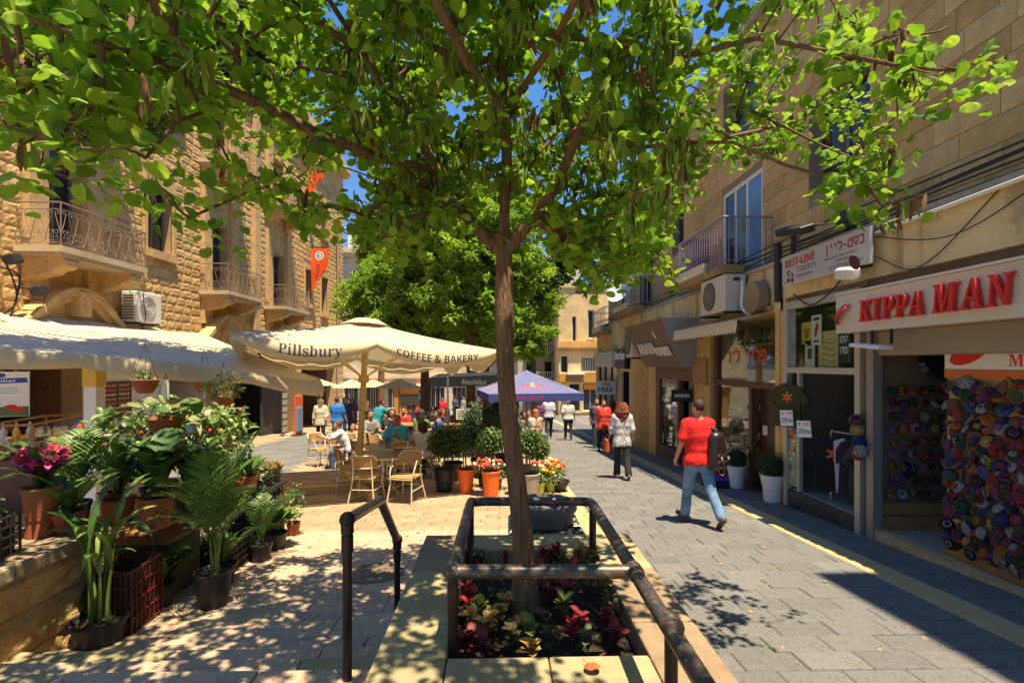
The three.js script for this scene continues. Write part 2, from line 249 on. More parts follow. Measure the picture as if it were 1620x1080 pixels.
{ // three stone steps up to the landing where the picture was taken
  const st = structure('steps');
  [[-3.49, -0.09], [-3.12, 0.05], [-2.78, 0.19]].forEach(([z, y], i) => {
    const zf = i < 2 ? [-3.12, -2.78][i] - 0.0 : 3;
    const xs = i === 2 ? [-4.4, -3.3, -2.35, -1.3, -0.62] : [-4.4, -3.5 + i * 0.2, -2.2 - i * 0.3, -1.2, -0.62];
    for (let k = 0; k < 4; k++) {
      if (i < 2) { const m = mesh('step_stone', rbox(xs[k + 1] - xs[k] - 0.006, 0.4, zf - z + 0.05, 0.012, 0, -0.2, 0), [M.paleB, M.planter, M.paleA][(k + i) % 3], st); m.position.set((xs[k] + xs[k + 1]) / 2, y + rr(-0.003, 0.003), (z + zf) / 2 + 0.02); }
      else for (let n = 0; n < 6; n++) { const m = mesh('step_stone', rbox(xs[k + 1] - xs[k] - 0.006, 0.4, 0.594, 0.01, 0, -0.2, 0), [M.paleB, M.planter, M.paleA][(k + n) % 3], st); m.position.set((xs[k] + xs[k + 1]) / 2, y + rr(-0.003, 0.003), z + 0.3 + n * 0.6); }
    }
  });
}
// raised tree bed of cut stone
const bedX0 = -0.25, bedX1 = 0.72, bedZ0 = -2.42, bedZ1 = -3.8, topY = 0.45;
{
  const o = thing('stone_planter', 'raised planter of pale stone slabs around the young tree, red flowers in its bed', 'planter', V(0, 0, 0));
  const stones = [];
  const run = (x0, x1, z0, z1, n, alongZ) => { for (let i = 0; i < n; i++) { const a = i / n, b = (i + 1) / n; stones.push(alongZ ? [x0, x1, z0 + (z1 - z0) * a, z0 + (z1 - z0) * b] : [x0 + (x1 - x0) * a, x0 + (x1 - x0) * b, z0, z1]); } };
  run(-0.6, -0.25, -4.15, -0.6, 5, true); run(0.72, 1.06, -4.15, -0.6, 5, true); run(-0.25, 0.72, -4.15, -3.8, 2, false); run(-0.25, 0.72, -2.42, -1.75, 2, false); run(-0.25, 0.72, -1.75, -0.6, 2, false);
  for (const s of stones) { const w = s[1] - s[0], l = s[3] - s[2]; const m = mesh('coping_stone', rbox(w - 0.005, 0.16, l - 0.005, 0.012, rnd() * 0.001, 0, 0), pick([M.planter, M.planter, M.sandC]), o); m.position.set((s[0] + s[1]) / 2, topY - 0.08 + rr(-0.002, 0.002), (s[2] + s[3]) / 2); }
  const walls = [span(-0.57, -0.27, -0.5, 0.29, -4.12, -0.62), span(0.74, 1.03, -0.5, 0.29, -4.12, -0.62), span(-0.268, 0.738, -0.5, 0.29, -4.12, -3.82), span(-0.268, 0.738, -0.5, 0.29, -2.4, -0.62)];
  mesh('wall', join(walls), M.planter, o);
  // uneven soil
  const g = new THREE.PlaneGeometry(1.0, 1.42, 30, 40); g.rotateX(-Math.PI / 2); const p = g.attributes.position;
  for (let i = 0; i < p.count; i++) p.setY(i, 0.33 + 0.09 * fbm(p.getX(i) * 0.5 + 0.5, p.getZ(i) * 0.5 + 0.5, 6, 4) + 0.06 * Math.exp(-((p.getX(i) + 0.08) ** 2 + (p.getZ(i) - 0.07) ** 2) * 20) - 0.05);
  g.computeVertexNormals(); const soil = mesh('soil', metric(g), M.soil, o); soil.position.set(0.235, 0, -3.11);
  // a bent hose lying in the bed
  mesh('hose', tube([V(0.46, 0.36, -2.5), V(0.6, 0.38, -2.66), V(0.56, 0.4, -2.95), V(0.42, 0.37, -3.15), V(0.2, 0.36, -3.35), V(-0.05, 0.37, -3.2), V(-0.16, 0.39, -2.95), V(-0.1, 0.37, -2.72), V(0.06, 0.345, -2.53)], 0.011, 40, 6), mat([0.3, 0.12, 0.06], 0.6, { map: T.rust }), o);
}
{ // pipe railing round the bed
  const y = 0.82, o = thing('pipe_railing', 'thick rusty painted pipe railing around the tree bed, running on toward the viewer', 'railing', V(0, 0, 0));
  const bl = onY(745, 793, y), br = onY(935, 793, y), fl = onY(716, 904, y), fr = onY(1004, 904, y), end = br.clone().add(fr.clone().sub(br).multiplyScalar(2.25)), c2 = onY(1062, 988, y);
  const bend = (a, b, c) => { const p = b.clone().add(a.clone().sub(b).setLength(0.09)), q = b.clone().add(c.clone().sub(b).setLength(0.09)); return [p, b.clone().lerp(p, 0.3).lerp(q, 0.23), q]; };
  const path = [fl.clone(), ...bend(fl, bl, br), ...bend(bl, br, fr), fr.clone(), end];
  const cp = new THREE.CurvePath(); for (let i = 0; i < path.length - 1; i++) cp.add(new THREE.LineCurve3(path[i], path[i + 1]));
  mesh('rail', tube([fl, ...bend(fl, bl, br)], 0.034, 20, 12), M.pipe, o); mesh('rail', tube(bend(fl, bl, br).slice(2).concat(bend(bl, br, fr).slice(0, 1)), 0.034, 8, 12), M.pipe, o); mesh('rail', join(tube(bend(bl, br, fr), 0.034, 10, 12), bar(bend(bl, br, fr)[2], end, 0.034, 0.034, 12)), M.pipe, o);
  mesh('cross_rail', bar(fl, fr, 0.034, 0.034, 12), M.pipe, o);
  for (const p of [fl, br.clone().lerp(fr, 0.06), bl.clone().lerp(fl, 0.03), c2]) { mesh('post', bar(V(p.x, topY - 0.12, p.z), V(p.x, y, p.z), 0.026, 0.026, 10), M.darkPipe, o); }
  const dir = end.clone().sub(br).normalize();
  for (const p of [fl, fr, c2]) { const d = p === fl ? fr.clone().sub(fl).normalize() : dir; mesh('coupling', p === fl ? ball(0.044, p.x, p.y, p.z, 12) : bar(p.clone().addScaledVector(d, -0.035), p.clone().addScaledVector(d, 0.035), 0.043, 0.043, 12), M.pipe, o); }
}
{ // stair handrail
  const o = thing('handrail', 'dark pipe handrail with two posts beside the stone steps left of the planter', 'handrail', V(0, 0, 0));
  const a = V(-0.8, 1.03, -2.68), b = V(-0.8, 0.93, -3.42), c = V(-0.8, 0.47, -3.98), pm = mat([0.16, 0.13, 0.11], 0.38, { map: T.mottle, metalness: 0.5 });
  mesh('post', join(bar(V(a.x, 0.1, a.z), V(a.x, a.y, a.z), 0.024, 0.024, 10), bar(V(a.x, 0.86, a.z), V(a.x, 0.95, a.z), 0.031, 0.031, 10)), M.darkPipe, o);
  mesh('post', join(bar(V(c.x, -0.4, c.z), V(c.x, c.y, c.z), 0.024, 0.024, 10), bar(V(c.x, 0.3, c.z), V(c.x, 0.38, c.z), 0.03, 0.03, 10)), M.darkPipe, o);
  mesh('rail', join(bar(a, b, 0.031, 0.031, 12), ball(0.031, b.x, b.y, b.z, 12), bar(b, c, 0.031, 0.031, 12)), pm, o);
  for (const p of [a, c]) mesh('fitting', join(ball(0.042, p.x, p.y, p.z, 12), bar(V(p.x, p.y - 0.07, p.z), p, 0.034, 0.034, 12)), M.darkPipe, o);
}
{ // manhole cover
  const p = G(592, 907), o = thing('manhole_cover', 'round ribbed manhole cover set in the plaza by the handrail', 'manhole cover', p); o.rotation.x = -SLOPE; o.position.y += 0.004;
  const m = mat([0.3, 0.22, 0.15], 0.7, { metalness: 0.2, map: T.mottle });
  mesh('cover', cyl(0.27, 0.27, 0.03, 0, -0.009, 0, 36), m, o); mesh('frame_ring', lathe([[0.275, -0.03], [0.275, 0.008], [0.3, 0.008], [0.3, -0.03]], 40), mat([0.16, 0.13, 0.1], 0.8), o);
  mesh('ribs', join([0.05, 0.1, 0.15, 0.2, 0.245].map((r) => metric(tf(new THREE.TorusGeometry(r, 0.006, 5, 36), 0, 0.007, 0, Math.PI / 2)))), m, o);
}
{ // litter bin behind the tree: stone base, round dark bowl
  const p = W(862, 600, 4.75); p.y = gy(p.z); const o = thing('litter_bin', 'round dark litter bin on a mottled square stone base behind the tree', 'litter bin', V(p.x, p.y, p.z));
  const z = 0; mesh('base', rbox(0.68, 0.68, 0.68, 0.03, 0, 0.3, z), mat([0.6, 0.57, 0.5], 0.9, { map: tex(256, 0.35, (u, v) => { const a = sstep(0.48, 0.56, fbm(u, v, 12, 4, 8)); return mixc([0.06, 0.055, 0.05], [1, 0.97, 0.9], a); }) }), o);
  mesh('bowl', lathe([[0.0, 0.62], [0.24, 0.64], [0.27, 0.68], [0.26, 0.74], [0.3, 0.79], [0.3, 0.84], [0.285, 0.855], [0.26, 0.84], [0.25, 0.74], [0, 0.7]], 36), mat([0.16, 0.15, 0.13], 0.6, { map: T.mottle }), o);
}
// ---------- sandstone building on the left ----------
const LX = -10.65;
function rockBlock(w, h, rough = 0.014) {   // a rock-faced block looking along +x, w along z
  const nz = 5, ny = 4, rows = [];
  for (let j = 0; j <= ny; j++) { const r = []; for (let i = 0; i <= nz; i++) { const e = i === 0 || j === 0 || i === nz || j === ny; r.push(V(e ? 0.002 : 0.012 + rough * rnd(), h / 2 - h * j / ny, w / 2 - w * i / nz)); } rows.push(r); }
  const f = plain(quadStrip(rows)); f.computeVertexNormals();
  const a = w / 2, b = h / 2, c = 0.05, sides = [[[0.002, b, a], [0.002, b, -a], [-c, b, -a], [-c, b, a]], [[0.002, -b, -a], [0.002, -b, a], [-c, -b, a], [-c, -b, -a]], [[0.002, b, -a], [0.002, -b, -a], [-c, -b, -a], [-c, b, -a]], [[0.002, -b, a], [0.002, b, a], [-c, b, a], [-c, -b, a]]];
  const pos = []; for (const s of sides) for (const k of [0, 1, 2, 0, 2, 3]) pos.push(...s[k]);
  const g = new THREE.BufferGeometry(); g.setAttribute('position', new THREE.Float32BufferAttribute(pos, 3)); g.computeVertexNormals(); g.setAttribute('uv', new THREE.Float32BufferAttribute(new Float32Array(pos.length / 3 * 2), 2));
  return metric(mergeGeometries([f, plain(g)]), rnd() * 7, rnd() * 7);
}
// courses of blocks on a wall that looks along +x (sgn 1) or -x (sgn -1), leaving the openings free
function courses(parent, name, X, sgn, z0, z1, y0, y1, h, wmin, wmax, open, variants, mats, most, flat, restName) {
  const list = [];
  for (let y = y0; y < y1 - 0.02; y += h) {
    const hh = Math.min(h, y1 - y); let cuts = [[z0, z1]];
    for (const o of open) if (o[3] > y + 0.02 && o[2] < y + hh - 0.02) cuts = cuts.flatMap(([a, b]) => o[1] <= a || o[0] >= b ? [[a, b]] : [[a, o[0]], [o[1], b]].filter((c) => c[1] - c[0] > 0.03));
    for (const [a, b] of cuts) { let z = a; while (z < b - 0.01) { let w = rr(wmin, wmax); if (b - z - w < wmin * 0.6) w = b - z; list.push({ z: z + w / 2, w, y: y + hh / 2, h: hh }); z += w; } }
  }
  const size = (t) => { const [px, py, d] = project(V(X, t.y, t.z)); return px < -40 || px > 1660 || py < -40 || d < 1 ? 0 : 1 / d; };
  for (const t of list) t.s = size(t); list.sort((p, q) => q.s - p.s);
  const rest = mats.map(() => []);
  list.forEach((t, i) => {
    const v = pick(variants), k = Math.floor(rnd() * mats.length), jt = 0.009, sc = V(1, (t.h - jt) / v.h, (t.w - jt) / v.w), x = X + (flat ? rr(-0.003, 0.003) : 0);
    if (i < most && t.s > 0) { const m = mesh(name, v.g, mats[k], parent); m.position.set(x, t.y, t.z); m.scale.set(1, sc.y, sc.z); if (sgn < 0) m.rotation.y = Math.PI; }
    else rest[k].push(tf(v.g.clone(), x, t.y, t.z, 0, sgn < 0 ? Math.PI : 0, 0, 1, sc.y, sc.z));
  });
  rest.forEach((l, k) => { if (l.length) stuff(mesh(restName, join(l), mats[k], parent)); });
}
function coreWall(X0, X1, z0, z1, y0, y1, open) {   // a thick wall along z with real holes
  const s = shapeOf([[z0, y0], [z1, y0], [z1, y1], [z0, y1]]);
  for (const o of open) { const h = new THREE.Path(); h.moveTo(o[0], o[2]); h.lineTo(o[0], o[3]); h.lineTo(o[1], o[3]); h.lineTo(o[1], o[2]); s.holes.push(h); }
  const g = new THREE.ExtrudeGeometry(s, { depth: X1 - X0, bevelEnabled: false }); g.rotateY(-Math.PI / 2); g.translate(X1, 0, 0);   // shape x -> z
  return metric(g);
}
seed(21);
const leftB = thing('sandstone_building', 'long sandstone building on the left with rock-faced walls and iron balconies', 'building', V(0, 0, 0));
const wins = [   // z0, z1, y0, y1 ; doors reach the balcony floor
  { z: [-13.2, -12.1], y: [4.5, 7.3], door: 1 }, { z: [-16.75, -15.55], y: [5.35, 7.35] }, { z: [-20.1, -18.95], y: [4.5, 7.1], door: 1 }, { z: [-25.3, -23.95], y: [4.5, 7.1], door: 1 }, { z: [-31.6, -30.5], y: [4.9, 7.1] }, { z: [-28.9, -28.0], y: [5.2, 7.1] },
  { z: [-13.2, -12.1], y: [9.2, 11.8], door: 1 }, { z: [-17.2, -16.05], y: [9.9, 11.7], blue: 1 }, { z: [-20.1, -18.95], y: [9.2, 11.7], door: 1 }, { z: [-25.3, -23.95], y: [9.2, 11.6], door: 1 }, { z: [-31.6, -30.5], y: [9.6, 11.6] },
];
const shops = [[-13.2, -10.2, -1.2, 2.45], [-19.4, -16.4, -1.4, 2.4], [-25.6, -20.6, -1.8, 2.4], [-33, -27.5, -2.2, 2.4]];
{
  const open = wins.map((w) => [...w.z, ...w.y]).concat(shops);
  const tz0 = -34.8, tz1 = -6;
  const core = coreWall(LX - 0.55, LX - 0.035, tz0, tz1, -2.6, 15.2, open);
  mesh('wall', core, M.mortar, leftB);
  mesh('side_wall', span(-24, LX - 0.56, -3, 15.2, tz0, tz0 + 0.4), M.ashlar, leftB); mesh('roof', span(-24, LX - 0.3, 15.1, 15.3, tz0, tz1), M.concrete, leftB);
  mesh('back_wall', span(-24.3, -24, -3, 15.2, tz0, tz1), M.ashlar, leftB); mesh('side_wall', span(-24, LX - 0.56, -3, 15.2, tz1 - 0.4, tz1), M.ashlar, leftB);
  mesh('cornice', join(span(LX - 0.4, LX + 0.3, 14.5, 14.75, tz0 - 0.25, tz1), span(LX - 0.4, LX + 0.45, 14.75, 15.0, tz0 - 0.4, tz1), span(LX - 0.3, LX + 0.12, 15.0, 15.75, tz0, tz1)), M.ashlar, leftB);
  const variants = []; for (const w of [0.4, 0.52, 0.64]) for (let i = 0; i < 3; i++) variants.push({ g: rockBlock(w, 0.29), w, h: 0.29 });
  const pil = [-11.85, -13.5, -18.6, -20.5, -23.6, -25.7];   // smooth strips beside the balcony doors take no rock blocks
  const smooth = []; for (const z of pil) smooth.push([z - 0.28, z + 0.28, 3.3, 14.4]);
  smooth.push([-22.55, -22.0, 3.3, 14.4]);
  const sills = wins.filter((w) => !w.door).map((w) => [w.z[0] - 0.14, w.z[1] + 0.14, w.y[0] - 0.24, w.y[1] + 0.26]);
  courses(leftB, 'stone_block', LX - 0.03, 1, tz0, tz1, 2.7, 14.4, 0.27, 0.32, 0.62, open.concat(smooth, sills), variants, [M.rockA, M.rockA, M.rockB, M.rockC], 300, false, 'stone_courses');
  courses(leftB, 'ashlar_block', LX - 0.03, 1, tz0, tz1, -2.5, 2.7, 0.4, 0.5, 0.9, open, [{ g: rockBlock(0.6, 0.39, 0.004), w: 0.6, h: 0.39 }], [M.ashlar, M.rockB], 60, true, 'ashlar_courses');
  for (const z of pil) mesh('pilaster', rbox(0.16, 11.1, 0.52, 0.015, LX + 0.03, 8.85, z), M.ashlar, leftB);
  mesh('pilaster', rbox(0.2, 11.1, 0.5, 0.015, LX + 0.05, 8.85, -22.28), M.ashlar, leftB);
  mesh('string_course', join(span(LX - 0.05, LX + 0.12, 2.55, 2.72, tz0, tz1), span(LX - 0.05, LX + 0.07, 2.45, 2.55, tz0, tz1)), M.ashlar, leftB);
  const frameM = mat([0.13, 0.11, 0.1], 0.6), curtain = mat([0.4, 0.36, 0.3], 0.9);
  for (const w of wins) {
    const zc = (w.z[0] + w.z[1]) / 2, yc = (w.y[0] + w.y[1]) / 2, ww = w.z[1] - w.z[0], hh = w.y[1] - w.y[0], x = LX - 0.36;
    const f = mesh(w.door ? 'balcony_door' : 'window', join(span(x, x + 0.07, w.y[0], w.y[1], w.z[0], w.z[0] + 0.08), span(x, x + 0.07, w.y[0], w.y[1], w.z[1] - 0.08, w.z[1]), span(x + 0.002, x + 0.068, w.y[1] - 0.08, w.y[1], w.z[0] + 0.08, w.z[1] - 0.08), span(x + 0.002, x + 0.068, w.y[0], w.y[0] + 0.09, w.z[0] + 0.08, w.z[1] - 0.08), span(x + 0.004, x + 0.066, w.y[1] - 0.78, w.y[1] - 0.7, w.z[0] + 0.08, w.z[1] - 0.08), span(x + 0.006, x + 0.064, w.y[0] + 0.09, w.y[1] - 0.78, zc - 0.035, zc + 0.035)), frameM, leftB);
    mesh('pane', box(0.012, hh - 0.16, ww - 0.16, x + 0.03, yc, zc), w.blue ? M.blueGlass : M.darkGlass, f);
    if (!w.door) mesh('window_surround', join(span(LX - 0.06, LX + 0.035, w.y[0], w.y[1], w.z[0] - 0.14, w.z[0]), span(LX - 0.06, LX + 0.035, w.y[0], w.y[1], w.z[1], w.z[1] + 0.14), span(LX - 0.06, LX + 0.04, w.y[1], w.y[1] + 0.26, w.z[0] - 0.14, w.z[1] + 0.14), span(LX - 0.06, LX + 0.1, w.y[0] - 0.24, w.y[0], w.z[0] - 0.14, w.z[1] + 0.14)), M.ashlar, leftB);
  }
  // balconies of stone on scrolled corbels with wrought iron rails
  const bars = (() => {   // one lyre-shaped panel, 0.34 wide and 0.72 high, in the x y plane
    const s = (pts, r) => tube(pts.map((p) => V(p[0], p[1], 0)), r, 14, 5), l = [];
    for (const k of [-1, 1]) {
      l.push(s([[0.03 * k, 0.66], [0.08 * k, 0.45], [0.15 * k, 0.2], [0.155 * k, 0.08], [0.1 * k, 0.01], [0.0, 0.0]], 0.0085));
      l.push(s([[0, 0.2], [0.03 * k, 0.26], [0.085 * k, 0.26], [0.1 * k, 0.2], [0.06 * k, 0.17], [0.05 * k, 0.21]], 0.006));
      l.push(s([[0.01 * k, 0.03], [0.07 * k, 0.05], [0.1 * k, 0.1], [0.06 * k, 0.14], [0.035 * k, 0.1], [0.06 * k, 0.09]], 0.006));
      l.push(s([[0.03 * k, 0.66], [0.08 * k, 0.7], [0.13 * k, 0.66], [0.1 * k, 0.62], [0.08 * k, 0.65]], 0.006));
    }
    l.push(s([[0, 0.03], [0, 0.15], [0, 0.3]], 0.006)); return join(l);
  })();
  const scroll = (() => { const sh = new THREE.Shape(); sh.moveTo(0, 0); sh.lineTo(0.95, 0); sh.lineTo(0.95, -0.16); sh.bezierCurveTo(0.95, -0.3, 0.7, -0.28, 0.68, -0.36); sh.bezierCurveTo(0.66, -0.5, 0.4, -0.46, 0.3, -0.56); sh.bezierCurveTo(0.15, -0.62, 0.05, -0.7, 0, -0.72); sh.lineTo(0, 0); return metric(tf(new THREE.ExtrudeGeometry(sh, { depth: 0.36, bevelEnabled: true, bevelSize: 0.02, bevelThickness: 0.02, bevelSegments: 1, curveSegments: 6 }), 0, 0, -0.18)); })();
  const balcony = (zn, zf, y) => {
    const d = 1.02, x1 = LX + d, o = mesh('balcony', join(span(LX - 0.03, x1, y - 0.14, y, zf, zn), span(LX - 0.03, x1 - 0.05, y - 0.24, y - 0.14, zf + 0.05, zn - 0.05)), mat([0.6, 0.46, 0.27], 0.9, { map: T.mottle }), leftB);
    for (const z of [zn - 0.35, zf + 0.35]) { const c = mesh('corbel', scroll, M.ashlar, o); c.position.set(LX, y - 0.3, z); c.scale.set(1, 0.62, 0.9); mesh('corbel_cap', span(LX, x1 - 0.08, y - 0.3, y - 0.241, z - 0.24, z + 0.24), M.ashlar, o); }
    const n = Math.round((zn - zf - 0.08) / 0.34), r = 0.014, top = y + 0.95;
    mesh('handrail', join(bar(V(LX, top, zn - 0.04), V(x1 - 0.04, top, zn - 0.04), r * 1.3), bar(V(x1 - 0.04, top, zn - 0.04), V(x1 - 0.04, top, zf + 0.04), r * 1.3), bar(V(x1 - 0.04, top, zf + 0.04), V(LX, top, zf + 0.04), r * 1.3), [0.8, 0.045].map((h) => [bar(V(LX, y + h, zn - 0.04), V(x1 - 0.04, y + h, zn - 0.04), 0.009), bar(V(x1 - 0.04, y + h, zn - 0.04), V(x1 - 0.04, y + h, zf + 0.04), 0.009), bar(V(x1 - 0.04, y + h, zf + 0.04), V(LX, y + h, zf + 0.04), 0.009)])), M.iron, o);
    for (const z of [zn - 0.04, zf + 0.04]) mesh('rail_post', bar(V(x1 - 0.04, y, z), V(x1 - 0.04, top, z), 0.016), M.iron, o);
    for (let i = 0; i < n; i++) { const m = mesh('rail_panel', bars, M.iron, o); m.position.set(x1 - 0.04, y + 0.07, zn - 0.04 - (zn - zf - 0.08) * (i + 0.5) / n); m.rotation.y = Math.PI / 2; m.scale.x = (zn - zf - 0.08) / n / 0.34; }
    for (const z of [zn - 0.04, zf + 0.04]) for (let i = 0; i < 3; i++) { const m = mesh('rail_panel', bars, M.iron, o); m.position.set(LX + 0.16 + i * 0.33, y + 0.07, z); }
    return o;
  };
  for (const [a, b] of [[-11.35, -14.08], [-18.2, -20.9], [-23.1, -25.9]]) { balcony(a, b, 4.46); balcony(a, b, 9.15); }
  // curved door hoods under the balconies
  for (const zc of [-12.7, -19.55, -24.5]) {
    const arc = (r0, r1, dep, w) => { const s = new THREE.Shape(); s.moveTo(-w, 0); s.bezierCurveTo(-w * 0.6, r1 * 0.2, -w * 0.5, r1, 0, r1); s.bezierCurveTo(w * 0.5, r1, w * 0.6, r1 * 0.2, w, 0); s.lineTo(w - (r1 - r0), 0); s.bezierCurveTo(w * 0.5, r0 * 0.2, w * 0.42, r0, 0, r0); s.bezierCurveTo(-w * 0.42, r0, -w * 0.5, r0 * 0.2, -w + (r1 - r0), 0); return metric(tf(new THREE.ExtrudeGeometry(s, { depth: dep, bevelEnabled: true, bevelSize: 0.015, bevelThickness: 0.015, bevelSegments: 1, curveSegments: 10 }), LX, 2.72, zc, 0, Math.PI / 2)); };
    const h = mesh('door_hood', join(arc(0.82, 0.98, 0.42, 1.75), arc(0.66, 0.82, 0.3, 1.5)), M.ashlar, leftB);
    mesh('hood_panel', metric(tf(extrude([[-1.2, 0], [1.2, 0], [0.7, 0.45], [0, 0.66], [-0.7, 0.45]], 0.12), LX, 2.725, zc, 0, Math.PI / 2)), M.ashlar, h); mesh('keystone', rbox(0.5, 0.62, 0.34, 0.03, LX + 0.25, 3.3, zc), M.ashlar, h);
  }
  // shop rooms behind the openings
  shops.forEach(([a, b, y0, y1], i) => { const w = mat([[0.22, 0.1, 0.05], [0.55, 0.5, 0.42], [0.1, 0.09, 0.09], [0.16, 0.1, 0.07]][i], 0.9, { map: T.mottle }); mesh('shop_room', join(span(LX - 4.2, LX - 4, y0, y1 + 0.2, a, b), span(LX - 4, LX - 0.56, y0, y1 + 0.2, a - 0.12, a - 0.005), span(LX - 4, LX - 0.56, y0, y1 + 0.2, b + 0.005, b + 0.12), span(LX - 4, LX - 0.56, y1 + 0.05, y1 + 0.2, a, b)), w, leftB); });
  mesh('door_leaf', join(span(LX - 0.3, LX - 0.22, -2, 2.35, -25.5, -23.4)), M.dark, leftB);
}
{ // things fixed to that wall
  const c = thing('air_conditioner', 'white air conditioner on the sandstone wall just right of the first balcony', 'air conditioner', V(LX + 0.02, 3.0, -14.85));
  mesh('casing', rbox(0.42, 0.86, 1.05, 0.03, 0.32, 0.45, 0), M.offwhite, c); mesh('grille', join(cyl(0.33, 0.33, 0.02, 0.535, 0.46, 0.08, 28, 0, 0, Math.PI / 2), [0.1, 0.17, 0.24, 0.3].map((r) => metric(tf(new THREE.TorusGeometry(r, 0.007, 5, 26), 0.55, 0.46, 0.08, 0, Math.PI / 2)))), mat([0.5, 0.45, 0.42], 0.6), c); mesh('side_vent', join(Array.from({ length: 9 }, (_, i) => box(0.3, 0.03, 0.012, 0.3, 0.12 + i * 0.08, 0.53))), M.dark, c); mesh('bracket', join(span(0, 0.55, -0.03, 0.015, -0.4, -0.36), span(0, 0.55, -0.03, 0.015, 0.36, 0.4)), M.darkIron, c); mesh('cable', tube([V(0.56, 0.86, 0.3), V(0.57, 0.5, 0.28), V(0.56, 0.2, 0.2), V(0.4, -0.2, 0.16), V(0.02, -0.35, 0.1)], 0.014, 14, 5), M.black, c);
  const banner = (z, y, n, label) => {
    const o = thing('banner', label, 'banner', V(LX + 0.05, y, z), 0, 'orange banners on the sandstone wall');
    const t = canvasTex(256, 640, (x, w, h) => { x.fillStyle = '#ee5a12'; x.fillRect(0, 0, w, h); x.fillStyle = '#fff'; x.beginPath(); x.arc(120, 120, 62, 0, 7); x.fill(); x.fillStyle = '#2b5fb0'; x.beginPath(); x.arc(120, 120, 46, 0, 7); x.fill(); x.fillStyle = '#fff'; x.beginPath(); x.arc(120, 120, 28, 0, 7); x.fill(); x.fillStyle = '#27407c'; x.beginPath(); x.arc(112, 122, 15, 0, 7); x.fill(); x.save(); x.translate(84, 250); x.rotate(Math.PI / 2); x.fillStyle = '#6e2c4a'; x.font = 'bold 84px sans-serif'; x.fillText('orange', 0, 0); x.restore(); });
    const rows = []; for (let i = 0; i <= 14; i++) { const r = [], v = i / 14; for (let j = 0; j <= 6; j++) { const u = j / 6, drop = v * (2.45 - 0.35 * 0 - (u > 0 ? 1.25 * Math.pow(u, 1.4) * v * v : 0)); r.push(V(0.05 + u * 0.98 * (1 - 0.32 * v * v), -drop, 0.05 * Math.sin(v * 5 + u * 2) * v)); } rows.push(r); }
    mesh('flag', quadStrip(rows, 0.006), new THREE.MeshStandardMaterial({ map: t, roughness: 0.8, side: THREE.DoubleSide }), o); mesh('pole', bar(V(0, 0.03, 0), V(1.08, 0.03, 0), 0.018), M.darkIron, o);
  };
  banner(-28.6, 8.35, 1, 'lower orange banner with a white and blue round emblem on the sandstone wall'); banner(-28.1, 13.35, 2, 'upper orange banner with a round emblem high on the sandstone wall near the leaves');
  const l = thing('wall_lamp', 'grey lamp on a tall pipe at the far corner of the sandstone building', 'lamp', V(LX + 0.12, -2.0, -33.2));
  mesh('pipe', join(bar(V(0, 0, 0), V(0, 12.3, 0), 0.06), bar(V(0, 12.3, 0), V(0.5, 12.6, 0), 0.05)), mat([0.35, 0.3, 0.24], 0.6), l); mesh('head', rbox(0.75, 0.16, 0.3, 0.06, 0.75, 12.62, 0), mat([0.5, 0.5, 0.48], 0.5), l);
  const fl = thing('floodlight', 'black floodlights and tangled cables on the wall left of the first balcony', 'floodlight', V(LX + 0.05, 3.7, -11.0));
  for (const [x, y, z] of [[0.35, 0.35, 0.1], [0.5, -0.25, -0.35]]) { mesh('lamp_head', rbox(0.22, 0.2, 0.34, 0.03, x, y, z, 0.2, 0.3, 0.4), M.black, fl); mesh('arm', bar(V(-0.02, y + 0.1, z), V(x, y, z), 0.02), M.darkIron, fl); }
  for (const g of [tube([V(0.02, 0.7, 0.3), V(0.2, 0.2, 0.05), V(0.25, -0.5, -0.1), V(0.05, -0.9, 0.1)], 0.018, 20, 5), tube([V(0.02, -0.3, -0.3), V(0.4, -0.45, -0.5), V(0.15, -0.3, -0.9)], 0.012, 20, 5), tube([V(0.1, 0.2, 0.2), V(0.3, 0.0, -0.1), V(0.3, -0.9, 0.1), V(0.1, -1.2, 0)], 0.02, 20, 5)]) mesh('cable', g, M.black, fl);
  const mb = thing('menu_board', 'brown menu board with rows of white prices on the white wall behind the plants', 'menu board', onX(183, 632, LX + 0.05));
  mesh('board', box(0.04, 0.95, 1.06), new THREE.MeshStandardMaterial({ map: (() => { const t = canvasTex(256, 230, (x, w, h) => { x.fillStyle = '#5a2d1c'; x.fillRect(0, 0, w, h); for (let c = 0; c < 2; c++) for (let r = 0; r < 7; r++) { x.fillStyle = ['#d8a070', '#c87850', '#e8d0b0'][r % 3]; for (let k = 0; k < 5; k++) { x.fillRect(14 + c * 122 + k * 20, 14 + r * 30, 13, 12); } } }); t.repeat.set(1 / 1.06, 1 / 0.95); t.offset.set(0.5, 0.5); t.wrapS = t.wrapT = THREE.RepeatWrapping; return t; })(), roughness: 0.5 }), mb); mesh('frame', join(box(0.05, 0.03, 1.12, 0, 0.49, 0), box(0.05, 0.03, 1.12, 0, -0.49, 0), box(0.05, 0.95, 0.03, 0, 0, 0.545), box(0.05, 0.95, 0.03, 0, 0, -0.545)), M.brown, mb);
  // painted bay behind the plants
  mesh('white_bay', span(LX - 0.02, LX + 0.03, -1.1, 2.4, -16.35, -13.25), mat([0.78, 0.74, 0.66], 0.8, { map: T.cloth }), leftB); mesh('white_column', span(LX - 0.2, LX + 0.12, -1.2, 2.42, -16.38, -16.0), M.white, leftB);
}
